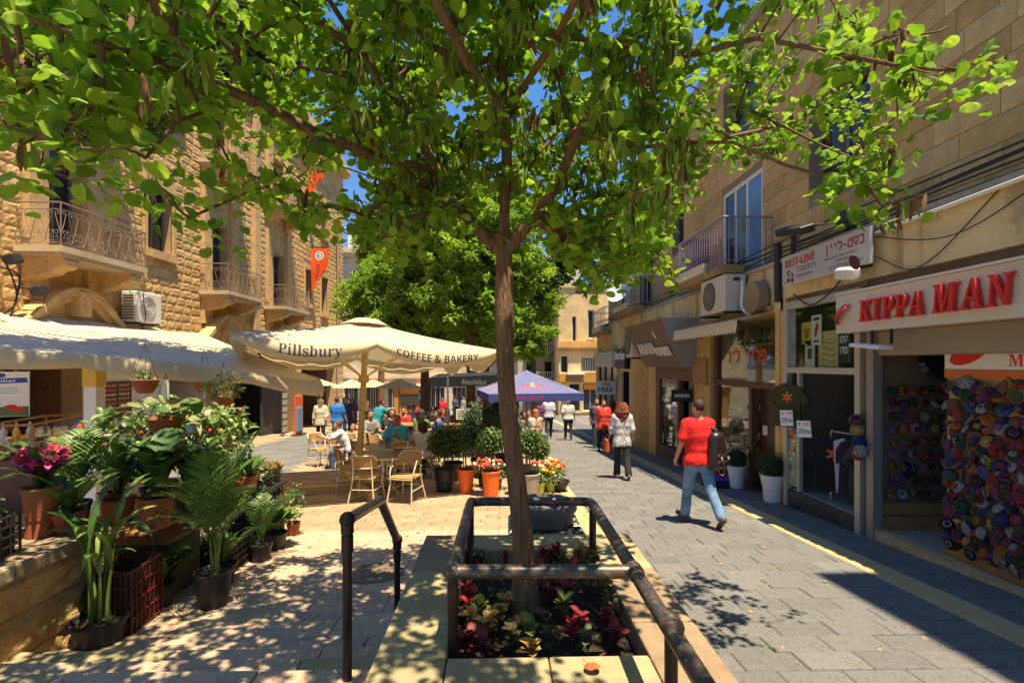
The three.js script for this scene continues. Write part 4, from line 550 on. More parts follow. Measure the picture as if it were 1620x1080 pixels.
// ----- T-shirt shop -----
{
  const z0 = -8.36, z1 = -6.56, x = RX, o = thing('tshirt_shop', 'T-shirt shop with pale metal window frame between the skullcap shop and the flower shop', 'shop', V(0, 0, 0));
  const fr = mat([0.52, 0.48, 0.38], 0.45, { metalness: 0.3 });
  mesh('frame', join(span(x - 0.05, x + 0.05, -0.5, 2.86, z0, z0 + 0.1), span(x - 0.05, x + 0.05, -0.5, 2.86, z1 - 0.1, z1), span(x - 0.048, x + 0.048, 2.74, 2.86, z0 + 0.1, z1 - 0.1), span(x - 0.046, x + 0.046, 1.7, 1.79, z0 + 0.1, z1 - 0.1), span(x - 0.03, x + 0.03, -0.2, 1.7, -8.0, -7.94)), fr, o);
  mesh('upper_pane', span(x - 0.004, x + 0.004, 1.79, 2.74, z0 + 0.1, z1 - 0.1), M.pane, o);
  mesh('sill', span(x - 0.03, x + 0.25, -0.56, -0.22, z0 + 0.1, z1 - 0.1), mat([0.05, 0.055, 0.05], 0.35, { map: T.mottle }), o);
  mesh('window_floor', span(x + 0.03, 7.2, -0.3, -0.2, z0 + 0.02, z1 - 0.02), mat([0.3, 0.3, 0.32], 0.4), o);
  const wl = mat([0.25, 0.2, 0.14], 0.9, { map: T.mottle }); mesh('wall', join(span(7.2, 7.3, -0.5, 2.95, z0, z1), span(x + 0.06, 7.2, -0.5, 2.95, z0 - 0.015, z0 - 0.003), span(x + 0.06, 7.2, -0.5, 2.95, z1 + 0.003, z1 + 0.015), span(x + 0.06, 7.2, 2.88, 2.95, z0, z1)), wl, o);
  mesh('sticker_strip', span(x - 0.012, x + 0.0, -0.15, 0.95, z0 + 0.11, z0 + 0.38), print((() => { const t = canvasTex(64, 256, (c, w, h) => { c.fillStyle = '#8aa08a'; c.fillRect(0, 0, w, h); seed(5); for (let i = 0; i < 26; i++) { c.fillStyle = pick(['#c8b070', '#a04830', '#506a8a', '#d8d4c4', '#4a6a48', '#d07a30']); c.fillRect(rnd() * 50, rnd() * 240, 10 + rnd() * 24, 8 + rnd() * 22); } }); t.wrapS = t.wrapT = THREE.RepeatWrapping; t.repeat.set(3.6, 0.9); return t; })()), o);
  mesh('side_mirror', span(x + 0.002, x + 0.012, 1.8, 2.73, z0 + 0.105, z0 + 0.27), mat([0.35, 0.36, 0.36], 0.3, { map: T.rock }), o);
  // shirts on hangers
  const shirtShape = (() => { const s = new THREE.Shape(); s.moveTo(-0.08, 0.3); s.bezierCurveTo(-0.04, 0.25, 0.04, 0.25, 0.08, 0.3); s.lineTo(0.2, 0.25); s.lineTo(0.36, 0.02); s.lineTo(0.26, -0.05); s.lineTo(0.215, 0.03); s.lineTo(0.23, -0.42); s.lineTo(-0.23, -0.42); s.lineTo(-0.215, 0.03); s.lineTo(-0.26, -0.05); s.lineTo(-0.36, 0.02); s.lineTo(-0.2, 0.25); s.closePath(); return new THREE.ExtrudeGeometry(s, { depth: 0.035, bevelEnabled: true, bevelSize: 0.012, bevelThickness: 0.02, bevelSegments: 2, curveSegments: 6 }); })();
  const drape = (k) => { const g = shirtShape.clone(), p = g.attributes.position; for (let i = 0; i < p.count; i++) { const X = p.getX(i), Y = p.getY(i); p.setZ(i, p.getZ(i) + 0.02 * Math.sin(X * 22 + k) * Math.max(0, 0.3 - Y) * 1.4); } g.computeVertexNormals(); return metric(g); };
  const shirt = (c, pos, turn, label, emblem, s = 1, group) => { const t = thing('tshirt', label, 'T-shirt', pos, turn, group); mesh('shirt', drape(pos.z * 9), mat(c, 0.95, { map: T.weave }), t); mesh('hanger', join(tube([V(-0.2, 0.25, 0.02), V(0, 0.32, 0.02), V(0.2, 0.25, 0.02)], 0.006, 10, 5), tube([V(0, 0.32, 0.02), V(0.0, 0.4, 0.02), V(0.03, 0.42, 0.02), V(0.04, 0.39, 0.02)], 0.004, 10, 5)), M.darkIron, t); if (emblem) mesh('print', metric(tf(emblem, 0, 0.08, 0.058)), mat([0.75, 0.2, 0.02], 0.8), t); t.scale.setScalar(s); return t; };
  const star = () => { const g = []; for (let i = 0; i < 6; i++) g.push(tf(new THREE.BoxGeometry(0.025, 0.09, 0.004), Math.sin(i * 1.047) * 0.055, Math.cos(i * 1.047) * 0.055, 0, 0, 0, -i * 1.047)); g.push(new THREE.TorusGeometry(0.045, 0.012, 4, 14)); return join(g); };
  shirt([0.085, 0.075, 0.02], V(4.72, 1.23, -8.12), -1.05, 'olive T-shirt with orange emblem hung outside the T-shirt shop window', star(), 0.95);
  shirt([0.018, 0.018, 0.02], V(5.0, 0.42, -7.42), -0.55, 'black T-shirt with gold emblem at the front of the clothes rack', star(), 1.1);
  shirt([0.62, 0.6, 0.75], V(5.1, 0.42, -7.2), -1.15, 'pale lilac T-shirt second on the clothes rack', null, 1.1);
  [[0.02, 0.022, 0.06], [0.02, 0.02, 0.025], [0.06, 0.06, 0.07], [0.015, 0.02, 0.05], [0.02, 0.02, 0.02]].forEach((c, i) =>  shirt(c, V(5.12 + i * 0.02, 0.42, -7.08 + i * 0.09), -1.25, ['navy', 'black', 'dark grey', 'dark blue', 'plain black'][i] + ' T-shirt, ' + ['first', 'second', 'third', 'fourth', 'last'][i] + ' behind the lilac one on the rack', null, 1.1, 'dark shirts on the clothes rack'));
  shirt([0.2, 0.15, 0.05], V(5.3, 1.25, -6.75), -0.9, 'khaki T-shirt hung inside the window right of the clothes rack', null, 1);
  const rk = thing('clothes_rack', 'thin metal clothes rack with dark T-shirts in the shop window', 'clothes rack', V(5.08, -0.2, -7.1)); mesh('rail', bar(V(-0.05, 1.03, -0.45), V(0.1, 1.03, 0.5), 0.012), M.alu, rk); for (const z of [-0.44, 0.49]) mesh('leg', bar(V(z < 0 ? -0.05 : 0.1, 0, z), V(z < 0 ? -0.05 : 0.1, 1.03, z), 0.012), M.alu, rk);
  // posters in the upper window
  const poster = (pos, w, h, draw, label) => { const p = thing('window_poster', label, 'poster', pos); p.rotation.y = -Math.PI / 2; mesh('sheet', box(w, h, 0.006), M.white, p); mesh('print', new THREE.PlaneGeometry(w - 0.004, h - 0.004), print(canvasTex(128, Math.round(128 * h / w), draw)), p).position.z = 0.0045; };
  const tee = (x, w, h, bg, c) => { x.fillStyle = bg; x.fillRect(0, 0, w, h); x.fillStyle = c; x.fillRect(w * 0.3, h * 0.3, w * 0.4, h * 0.5); x.fillRect(w * 0.15, h * 0.3, w * 0.7, h * 0.18); x.fillStyle = '#222'; x.fillRect(w * 0.1, h * 0.86, w * 0.8, h * 0.05); };
  poster(V(4.83, 2.33, -7.82), 0.26, 0.34, (x, w, h) => tee(x, w, h, '#c8b83a', '#b85a1e'), 'yellow poster with an orange shirt in the upper shop window');
  poster(V(4.82, 2.36, -7.56), 0.24, 0.46, (x, w, h) => { x.fillStyle = '#dcd8cc'; x.fillRect(0, 0, w, h); x.fillStyle = '#c83c28'; x.beginPath(); x.ellipse(w / 2, h * 0.5, 22, 62, 0.3, 0, 7); x.fill(); x.fillStyle = '#333'; x.fillRect(24, 20, 80, 22); x.fillRect(30, h - 40, 70, 18); }, 'white poster with a tall red figure in the upper shop window');
  poster(V(4.83, 1.99, -7.74), 0.24, 0.42, (x, w, h) => { x.fillStyle = '#cfcbb8'; x.fillRect(0, 0, w, h); x.fillStyle = '#4a5a40'; x.fillRect(34, 60, 60, 90); x.fillStyle = '#333'; x.fillRect(20, 20, 88, 20); }, 'white poster with a dark shirt low in the upper window');
  poster(V(4.84, 2.02, -7.32), 0.44, 0.62, (x, w, h) => { x.fillStyle = '#c9b878'; x.fillRect(0, 0, w, h); x.strokeStyle = '#5a5030'; x.lineWidth = 3; for (let i = 0; i < 5; i++) { x.beginPath(); x.moveTo(14, 50 + i * 26); x.bezierCurveTo(40, 30 + i * 26, 80, 70 + i * 26, 114, 46 + i * 26); x.stroke(); } }, 'large yellow poster with handwriting in the upper window');
  poster(V(4.85, 2.15, -7.0), 0.22, 0.56, (x, w, h) => { x.fillStyle = '#1c2a2a'; x.fillRect(0, 0, w, h); x.strokeStyle = '#d8d8d0'; hebrew(x, 'שר', 110, 24, 56, 12); hebrew(x, 'סט', 110, 110, 56, 12); hebrew(x, 'פה', 110, 200, 56, 12); }, 'dark poster with white Hebrew letters in the upper window');
  const sale = (pos, label, num) => { const p = thing('price_sign', label, 'price sign', pos); p.rotation.set(0, -1.2, 0.08, 'YXZ'); mesh('card', box(0.23, 0.25, 0.008), M.white, p); mesh('print', new THREE.PlaneGeometry(0.225, 0.245), print(canvasTex(128, 140, (x, w, h) => { x.fillStyle = '#e6e4e2'; x.fillRect(0, 0, w, h); x.strokeStyle = '#b82a20'; hebrew(x, 'חולצת', 120, 16, 26, 6); x.fillStyle = '#1a2a70'; x.font = 'bold 56px sans-serif'; x.fillText(num, 8, 110); x.strokeStyle = '#1a2a70'; hebrew(x, 'שח', 122, 78, 30, 6); })), p).position.z = 0.006; };
  sale(V(4.6, 0.98, -7.98), 'white price sign with 29 on the olive T-shirt', '29'); sale(V(4.62, 0.86, -7.55), 'white price sign with 20 right of the olive T-shirt', '20');
  // painted name board above
  const s = thing('name_board', 'white painted board with BEST-LINE in red and Hebrew words above the T-shirt shop', 'sign', V(4.68, 3.35, -7.22));
  mesh('board', rbox(0.05, 0.47, 1.96, 0.008), M.white, s);
  facing(mesh('print', new THREE.PlaneGeometry(1.95, 0.46), print(canvasTex(1024, 242, (x, w, h) => {
    x.fillStyle = '#b9b4ae'; x.fillRect(0, 0, w, h); seed(9); for (let i = 0; i < 300; i++) { x.fillStyle = pick(['rgba(120,105,90,.16)', 'rgba(220,216,210,.2)']); x.fillRect(rnd() * w, rnd() * h, 4 + rnd() * 60, 2 + rnd() * 4); }
    x.font = 'bold 84px sans-serif'; x.fillStyle = '#5a1a14'; x.fillText('BEST-LINE', 44, 98); x.fillStyle = '#c23a22'; x.fillText('BEST-LINE', 38, 94);
    x.strokeStyle = '#5a1a14'; hebrew(x, 'בסט-ליין', 984, 34, 66, 13); x.strokeStyle = '#c04634'; hebrew(x, 'בסט-ליין', 980, 30, 66, 10);
    x.font = 'bold 60px sans-serif'; x.fillStyle = '#5a5870'; x.fillText('T-SHIRTS', 210, 160); x.font = 'bold 32px sans-serif'; x.fillStyle = '#3a3430'; x.fillText('SWEATSHIRTS', 210, 206); x.font = 'bold 26px sans-serif'; x.fillText('LARGE SELECTION OF DECALS', 560, 142); x.fillText('SPORTSWEAR', 690, 174); x.strokeStyle = '#3a3430'; hebrew(x, 'הלבשה ספורטיבית', 970, 192, 28, 5);
    x.fillStyle = '#2a2622'; for (const [a, b, r] of [[100, 150, 26], [138, 176, 24], [96, 206, 20], [150, 216, 18]]) { x.beginPath(); x.arc(a, b, r, 0, 7); x.fill(); } x.fillStyle = '#b9b4ae'; for (const [a, b, r] of [[108, 152, 16], [130, 178, 15]]) { x.beginPath(); x.arc(a, b, r, 0, 7); x.fill(); } x.fillStyle = '#b08a28'; x.fillRect(24, 212, 18, 18);
  })), s), -0.028, 0, 0);
  const cam = thing('white_floodlight', 'white box lamp with a hanging cable at the lower right corner of the painted board', 'lamp', V(4.6, 3.02, -6.45)); mesh('casing', rbox(0.16, 0.16, 0.34, 0.05, -0.08, 0, 0, 0.15, 0, 0.2), M.offwhite, cam); mesh('arm', bar(V(-0.02, 0.05, 0.05), V(0.21, 0.1, 0.05), 0.02), M.darkIron, cam); mesh('cable', tube([V(0, 0.05, -0.1), V(0.05, -0.2, -0.6), V(0.1, -0.28, -1.1), V(0.15, -0.05, -1.6)], 0.012, 24, 5), M.black, cam);
  const lp = thing('black_lamp', 'black angled sign lamp on an arm above the painted board', 'lamp', V(4.7, 3.78, -7.35)); mesh('head', rbox(0.24, 0.12, 0.7, 0.03, -0.2, 0.1, -0.25, 0.2, 0, 0.3), M.black, lp); mesh('arm', bar(V(-0.1, 0.1, 0.05), V(0.3, 0.06, 0.5), 0.018), mat([0.15, 0.05, 0.04], 0.5), lp); mesh('ballast', rbox(0.16, 0.28, 0.2, 0.02, 0.05, 0.06, 0.55), M.black, lp);
}
// ----- flower shop -----
{
  const z0 = -11.35, z1 = -8.68, x = 4.93, o = thing('flower_shop', 'flower shop with brown framed glass front and red Hebrew letters', 'shop', V(0, 0, 0));
  mesh('frame', join(span(x - 0.06, x + 0.06, -0.9, 2.75, z0, z0 + 0.14), span(x - 0.06, x + 0.06, -0.9, 2.75, z1 - 0.12, z1), span(x - 0.055, x + 0.055, 1.38, 1.5, z0 + 0.14, z1 - 0.12), span(x - 0.05, x + 0.05, -0.9, 1.38, -9.78, -9.66), span(x - 0.05, x + 0.05, -0.9, -0.62, z0 + 0.14, -9.78)), M.brown, o);
  mesh('upper_pane', span(x - 0.004, x + 0.004, 1.5, 2.75, z0 + 0.14, z1 - 0.12), M.pane, o); mesh('window_pane', span(x - 0.004, x + 0.004, -0.62, 1.38, z0 + 0.14, -9.78), M.pane, o);
  const wl = mat([0.62, 0.42, 0.17], 0.9, { map: T.mottle }); mesh('wall', join(span(7.4, 7.5, -1, 2.75, z0, z1), span(x + 0.07, 7.4, -1, 2.75, z0 - 0.1, z0 - 0.004), span(x + 0.07, 7.4, -1, 2.75, z1 + 0.004, z1 + 0.02), span(x + 0.07, 7.4, 2.755, 2.8, z0, z1), span(x + 0.07, 7.4, -1, -0.7, z0, z1)), wl, o);
  mesh('door', join(span(x + 0.1, x + 0.15, -0.66, 1.36, -9.62, -8.86)), mat([0.05, 0.015, 0.01], 0.4), o); mesh('door_notice', span(x + 0.085, x + 0.098, 0.5, 0.68, -9.5, -9.34), M.cream, o);
  mesh('shelf', span(x + 0.12, x + 0.5, 2.2, 2.24, z0 + 0.2, z1 - 0.2), M.wood, o);
  facing(mesh('letters', new THREE.PlaneGeometry(1.55, 0.42), print(canvasTex(512, 138, (c, w, h) => { c.clearRect(0, 0, w, h); c.strokeStyle = '#e0461a'; hebrew(c, 'פרחי ליפ', 500, 24, 84, 17); }), 0.6, { alphaTest: 0.5, side: THREE.DoubleSide }), o), x - 0.008, 1.98, -9.95);
  seed(61); const fl = [], gl = []; for (let i = 0; i < 320; i++) { const r = Math.floor(rnd() * 4); fl.push(paint(ball(rr(0.035, 0.08), x + rr(0.2, 0.9), -0.5 + r * 0.42 + rr(0, 0.3), rr(z0 + 0.2, -9.85), 6), ...pick([[0.6, 0.3, 0.08], [0.5, 0.42, 0.25], [0.55, 0.1, 0.04], [0.3, 0.2, 0.08], [0.1, 0.16, 0.04], [0.6, 0.55, 0.42], [0.4, 0.14, 0.18]]))); }
  stuff(mesh('flower_display', join(fl), M.paintTint, o)); for (let i = 0; i < 3; i++) mesh('display_shelf', span(x + 0.15, x + 0.95, -0.52 + i * 0.42, -0.49 + i * 0.42, z0 + 0.18, -9.84), M.wood, o);
  for (let i = 0; i < 9; i++) mesh('shelf_vase', lathe([[0, 0], [0.07, 0], [0.1, 0.12], [0.05, 0.24], [0.07, 0.32], [0, 0.32]], 12), mat(pick([[0.05, 0.1, 0.06], [0.1, 0.12, 0.14], [0.3, 0.25, 0.18]]), 0.4), o).position.set(x + 0.3, 2.24, z0 + 0.35 + i * 0.25);
  const a = thing('awning', 'beige and tan striped awning with a scalloped edge over the flower shop', 'awning', V(0, 0, 0));
  const A0 = V(RX - 0.02, 2.78, -8.75), A1 = V(RX - 0.02, 2.78, -11.95), D = V(-0.62, -0.16, 0), st = [mat([0.72, 0.6, 0.36], 0.9, { map: T.cloth, side: THREE.DoubleSide }), mat([0.52, 0.34, 0.14], 0.9, { map: T.cloth, side: THREE.DoubleSide })];
  const ns = 22; for (let i = 0; i < ns; i++) { const f = (k) => A0.clone().lerp(A1, k), p = f(i / ns), q = f((i + 1) / ns); mesh('stripe', quadStrip([[p, q], [p.clone().add(D), q.clone().add(D)]], 0.004), st[i % 2], a); const v = []; for (let r = 0; r <= 1; r++) v.push([0, 1, 2, 3, 4].map((k) => p.clone().lerp(q, k / 4).add(D).add(V(-0.02 * r, r ? -0.2 - 0.045 * Math.sin(k / 4 * Math.PI) : 0, 0)))); mesh('valance', quadStrip(v, 0.004), st[i % 2 ? 0 : 0], a); }
  mesh('roller', bar(A0.clone().add(V(0, 0.05, 0)), A1.clone().add(V(0, 0.05, 0)), 0.055), st[1], a); for (const z of [-8.85, -11.85]) mesh('arm', bar(V(RX, 2.45, z), V(RX - 0.6, 2.6, z), 0.018), M.darkIron, a);
  // two round box trees in white pots, crate with purple flowers
}
{ // outdoor units, dish
  const unit = (name, label, pos, w, h, d) => { const c = thing(name, label, 'air conditioner', pos); mesh('casing', rbox(d, h, w, 0.025, 0, h / 2, 0), mat([0.62, 0.55, 0.42], 0.5), c); mesh('fan', join(cyl(h * 0.4, h * 0.4, 0.03, -d / 2 - 0.005, h / 2, -w * 0.12, 26, 0, 0, Math.PI / 2)), mat([0.12, 0.08, 0.05], 0.6), c); mesh('fan_guard', join([0.12, 0.2, 0.28, 0.36].map((r) => metric(tf(new THREE.TorusGeometry(r * h, 0.008, 5, 24), -d / 2 - 0.03, h / 2, -w * 0.12, 0, Math.PI / 2))), [0, 1, 2, 3].map((i) => box(0.012, h * 0.76, 0.012, -d / 2 - 0.032, h / 2, -w * 0.12, i * 0.785))), mat([0.35, 0.28, 0.2], 0.5), c); mesh('label_plate', box(0.12, 0.07, 0.006, 0.02, h * 0.86, w / 2 + 0.004), M.dark, c); mesh('bracket', join(span(-d / 2 - 0.02, d / 2 + 0.3, -0.04, 0, -w / 2, -w / 2 + 0.05), span(-d / 2 - 0.02, d / 2 + 0.3, -0.04, 0, w / 2 - 0.05, w / 2)), M.darkIron, c); return c; };
  unit('outdoor_unit', 'large tan outdoor air conditioner with round fan under the right balcony', V(4.55, 2.86, -10.2), 1.15, 0.72, 0.42);
  unit('outdoor_unit', 'narrow upright outdoor air conditioner left of the slanted brown sign', V(4.5, 2.05, -16.7), 0.8, 0.95, 0.4);
  unit('outdoor_unit', 'small outdoor air conditioner on the far wall left of the satellite dish', V(5.1, 4.3, -20.6), 0.9, 0.7, 0.35);
  const ub = thing('utility_box', 'tall dark upright box with a blue side standing left of the glass balcony door', 'utility box', V(5.14, 3.62, -13.3)); mesh('box', rbox(0.42, 1.35, 0.95, 0.02, 0, 0.72, 0), mat([0.12, 0.13, 0.12], 0.6), ub); mesh('blue_side', span(-0.225, -0.213, 0.1, 1.36, -0.44, 0.0), mat([0.25, 0.42, 0.6], 0.4), ub); mesh('hood', span(-0.28, 0.2, 1.395, 1.43, -0.5, 0.5), M.concrete, ub);
  const hp = thing('wall_dish', 'tan round metal hood with white pipe beside the large outdoor air conditioner', 'vent hood', V(4.72, 3.0, -9.1)); mesh('hood', cyl(0.3, 0.3, 0.18, -0.05, 0.05, 0.0, 24, 0, 0, Math.PI / 2), mat([0.4, 0.27, 0.14], 0.6, { map: T.mottle }), hp); mesh('pipe', tube([V(-0.1, 0.42, -0.4), V(-0.14, 0.25, -0.3), V(-0.16, -0.1, -0.28), V(-0.06, -0.28, -0.1)], 0.03, 16, 8), M.white, hp);
  const d = thing('satellite_dish', 'pale satellite dish on the far right balcony', 'satellite dish', V(4.42, 4.55, -18.0)); const pr = []; for (let i = 0; i <= 8; i++) pr.push([i / 8 * 0.62, 0.16 * (i / 8) ** 2]); mesh('dish', tf(lathe(pr, 28), 0, 0, 0, 0.9, 0, 0.9), mat([0.55, 0.6, 0.7], 0.4, { side: THREE.DoubleSide }), d); mesh('arm', bar(V(0, 0, 0), V(-0.45, 0.15, 0.5), 0.014), M.darkIron, d); mesh('mount', bar(V(0, -0.77, 0), V(0.02, 0, 0), 0.025), M.darkIron, d);
}
// ----- brown cosmetics shop -----
{
  const z0 = -15.4, z1 = -12.36, x = 4.86, o = thing('brown_shop', 'brown shop front with picture window under the slanted brown sign', 'shop', V(0, 0, 0));
  mesh('frame', join(span(x - 0.05, x + 0.1, -1.1, 2.75, z0, z0 + 0.3), span(x - 0.05, x + 0.1, -1.1, 2.75, z1 - 0.35, z1), span(x - 0.048, x + 0.098, 1.4, 2.75, z0 + 0.3, z1 - 0.35), span(x - 0.046, x + 0.096, -1.1, -0.55, z0 + 0.3, -13.6), span(x - 0.04, x + 0.09, -1.1, 1.4, -13.6, -13.45)), mat([0.14, 0.075, 0.04], 0.6), o);
  mesh('pane', span(x, x + 0.008, -0.55, 1.4, z0 + 0.3, -13.6), M.pane, o);
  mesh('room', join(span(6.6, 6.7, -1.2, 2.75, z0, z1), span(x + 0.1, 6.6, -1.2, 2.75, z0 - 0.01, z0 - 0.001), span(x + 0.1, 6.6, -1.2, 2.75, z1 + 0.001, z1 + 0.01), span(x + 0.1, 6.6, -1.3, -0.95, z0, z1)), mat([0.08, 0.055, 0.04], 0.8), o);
  facing(mesh('window_picture', new THREE.PlaneGeometry(1.35, 1.7), print(canvasTex(256, 320, (c, w, h) => { const g = c.createLinearGradient(0, 0, 0, h); c.fillStyle = '#8fa6bc'; c.fillRect(0, 0, w, h); c.fillStyle = '#6a5238'; c.fillRect(0, 180, w, 140); c.fillStyle = '#b08a68'; c.beginPath(); c.ellipse(96, 120, 36, 46, 0, 0, 7); c.fill(); c.fillStyle = '#2a1c16'; c.fillRect(56, 60, 80, 44); c.fillStyle = '#34465e'; c.fillRect(50, 168, 96, 110); c.fillStyle = '#c8b8a0'; c.fillRect(170, 120, 50, 150); c.fillStyle = '#8a2a20'; c.fillRect(20, 30, 40, 36); })), o), x + 0.06, 0.42, -14.35);
  mesh('wooden_panel', span(RX - 0.06, RX + 0.04, 1.35, 1.95, -12.3, -11.5), M.wood, o);
  const s = thing('slanted_sign', 'slanted brown sign box with pale lettering above the brown shop', 'sign', V(0, 0, 0));
  // a wedge that leans out at the top
  const P = (dx, y, z) => V(RX - dx, y, z), a = [P(0.35, 1.75, -15.3), P(0.35, 1.75, -12.3), P(0.95, 2.95, -12.0), P(0.95, 2.95, -15.6)], b = [P(0, 1.75, -15.3), P(0, 1.75, -12.3), P(0, 2.95, -12.0), P(0, 2.95, -15.6)];
  const quad = (p, q, r, t) => plain(quadStrip([[p, q], [t, r]]));
  const br = mat([0.13, 0.085, 0.06], 0.6, { side: THREE.DoubleSide }), gr = mat([0.28, 0.27, 0.26], 0.6, { side: THREE.DoubleSide });
  mesh('front', quad(a[3], a[2], a[1], a[0]), br, s); mesh('near_side', quad(a[2], b[2], b[1], a[1]), gr, s); mesh('far_side', quad(b[3], a[3], a[0], b[0]), gr, s); mesh('underside', quad(a[0], a[1], b[1], b[0]), gr, s); mesh('top', quad(b[3], b[2], a[2], a[3]), gr, s);
  const n = a[2].clone().sub(a[1]).normalize(), lean = Math.atan2(0.6, 1.2);
  const txt = (t, size, z, k, f) => { const l = letters(t, size, 0.02, fontSans); const m = mesh('letters', metric(l), mat([0.75, 0.7, 0.62], 0.5), s); const p = a[1].clone().lerp(a[2], k); m.position.set(p.x - 0.03, p.y, z); m.rotation.set(lean, -Math.PI / 2, 0, 'YXZ'); };
  txt('AHAVA', 0.34, -15.0, 0.3); txt('room', 0.32, -13.5, 0.26); const lf = mesh('leaf_mark', tf(extrude([[0, 0], [0.07, 0.12], [0, 0.3], [-0.07, 0.12]], 0.015), 0, 0, 0), mat([0.6, 0.66, 0.55], 0.5), s); lf.position.set(a[1].x - 0.36, 2.46, -13.05); lf.rotation.set(lean, -Math.PI / 2, 0, 'YXZ');
  const f = thing('blade_sign', 'small black sign with white lettering sticking out beside the brown shop', 'sign', V(4.55, 1.05, -12.5)); mesh('board', rbox(0.52, 0.3, 0.05, 0.01), M.black, f); mesh('letters', metric(tf(letters('AHAVA', 0.085, 0.008, fontSans), -0.2, -0.04, 0.026)), M.white, f); mesh('arm', bar(V(0.2, 0.1, -0.0), V(0.34, 0.1, 0), 0.015), M.darkIron, f);
}
{ // dark door, sign with white letters, and the dark front at the far end
  const o = thing('dark_doorway', 'dark shop doorway with a white edged frame below a black lettered board', 'shop', V(0, 0, 0));
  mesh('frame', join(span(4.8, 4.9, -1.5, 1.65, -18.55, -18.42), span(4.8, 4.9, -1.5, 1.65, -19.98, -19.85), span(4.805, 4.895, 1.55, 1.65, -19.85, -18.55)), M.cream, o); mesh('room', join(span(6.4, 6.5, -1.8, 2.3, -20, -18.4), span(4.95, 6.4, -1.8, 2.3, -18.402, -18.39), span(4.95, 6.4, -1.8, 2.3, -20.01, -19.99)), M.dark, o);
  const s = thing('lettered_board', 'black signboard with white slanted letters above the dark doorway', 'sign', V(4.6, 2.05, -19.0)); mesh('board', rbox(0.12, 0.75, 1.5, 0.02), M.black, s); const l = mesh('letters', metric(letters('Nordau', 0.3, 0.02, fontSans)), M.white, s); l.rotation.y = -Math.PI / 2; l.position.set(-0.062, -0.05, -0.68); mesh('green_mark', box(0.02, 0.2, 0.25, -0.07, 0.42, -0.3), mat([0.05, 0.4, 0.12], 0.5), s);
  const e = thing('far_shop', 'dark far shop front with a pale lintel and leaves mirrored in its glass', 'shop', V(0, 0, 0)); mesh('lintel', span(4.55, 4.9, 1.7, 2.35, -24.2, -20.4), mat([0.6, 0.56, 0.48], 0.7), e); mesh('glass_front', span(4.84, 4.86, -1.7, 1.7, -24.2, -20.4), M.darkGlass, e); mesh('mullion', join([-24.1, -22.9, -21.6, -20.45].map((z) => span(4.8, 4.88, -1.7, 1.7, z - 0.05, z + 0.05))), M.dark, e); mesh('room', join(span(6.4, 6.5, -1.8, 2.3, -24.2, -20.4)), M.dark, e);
  const w = thing('white_notice', 'white hanging notice with dark letters in front of the far shop', 'sign', V(4.45, 0.85, -20.9)); mesh('board', box(0.9, 0.55, 0.04), M.white, w); mesh('letters', join(metric(tf(letters('FREE', 0.2, 0.006, fontSans), -0.38, -0.18, 0.021)), metric(tf(letters('TAX', 0.14, 0.006, fontSans), -0.2, 0.08, 0.021))), M.dark, w); mesh('hanger', join(bar(V(-0.4, 0.27, 0), V(-0.4, 0.85, 0), 0.01), bar(V(0.4, 0.27, 0), V(0.4, 0.85, 0), 0.01)), M.darkIron, w);
}
// ---------- trees ----------
// a skeleton that grows from given limbs toward scattered tips; each tip hangs on the nearest grown point
function grow(limbs, tips, rTip, o4 = 0.4) {
  const nodes = []; // {p, par, n}
  for (const l of limbs) { let par = l.from ?? -1; l.pts.forEach((p, i) => { nodes.push({ p, par: i ? nodes.length - 1 : par, limb: true }); }); l.end = nodes.length - 1; }
  const start = nodes[0].p; tips.sort((a, b) => a.p.distanceTo(start) - b.p.distanceTo(start));
  for (const t of tips) {
    let best = -1, bd = 1e9; for (let i = 1; i < nodes.length; i++) { const d = nodes[i].p.distanceTo(t.p) * (nodes[i].limb ? 1 : 1.08); if (d < bd) { bd = d; best = i; } }
    const a = nodes[best].p, mid = a.clone().lerp(t.p, 0.55).add(V(rr(-1, 1), rr(0, 1), rr(-1, 1)).multiplyScalar(bd * 0.12));
    if (bd > 0.25) { nodes.push({ p: mid, par: best }); best = nodes.length - 1; }
    t.base = nodes[best].p; nodes.push({ p: t.p, par: best, tip: t });
  }
  for (const n of nodes) n.n = 0; for (let i = nodes.length - 1; i >= 0; i--) { if (nodes[i].tip) nodes[i].n += 1; if (nodes[i].par >= 0) nodes[nodes[i].par].n += nodes[i].n; }
  for (const n of nodes) n.r = rTip * Math.pow(Math.max(1, n.n), o4);
  return nodes;
}
const twigGeo = (nodes, limbs) => join(nodes.filter((n) => n.par >= 0 && (!!n.limb === limbs)).map((n) => bar(nodes[n.par].p, n.p, Math.min(nodes[n.par].r, n.r * 1.3), n.r, limbs ? 9 : 5)));
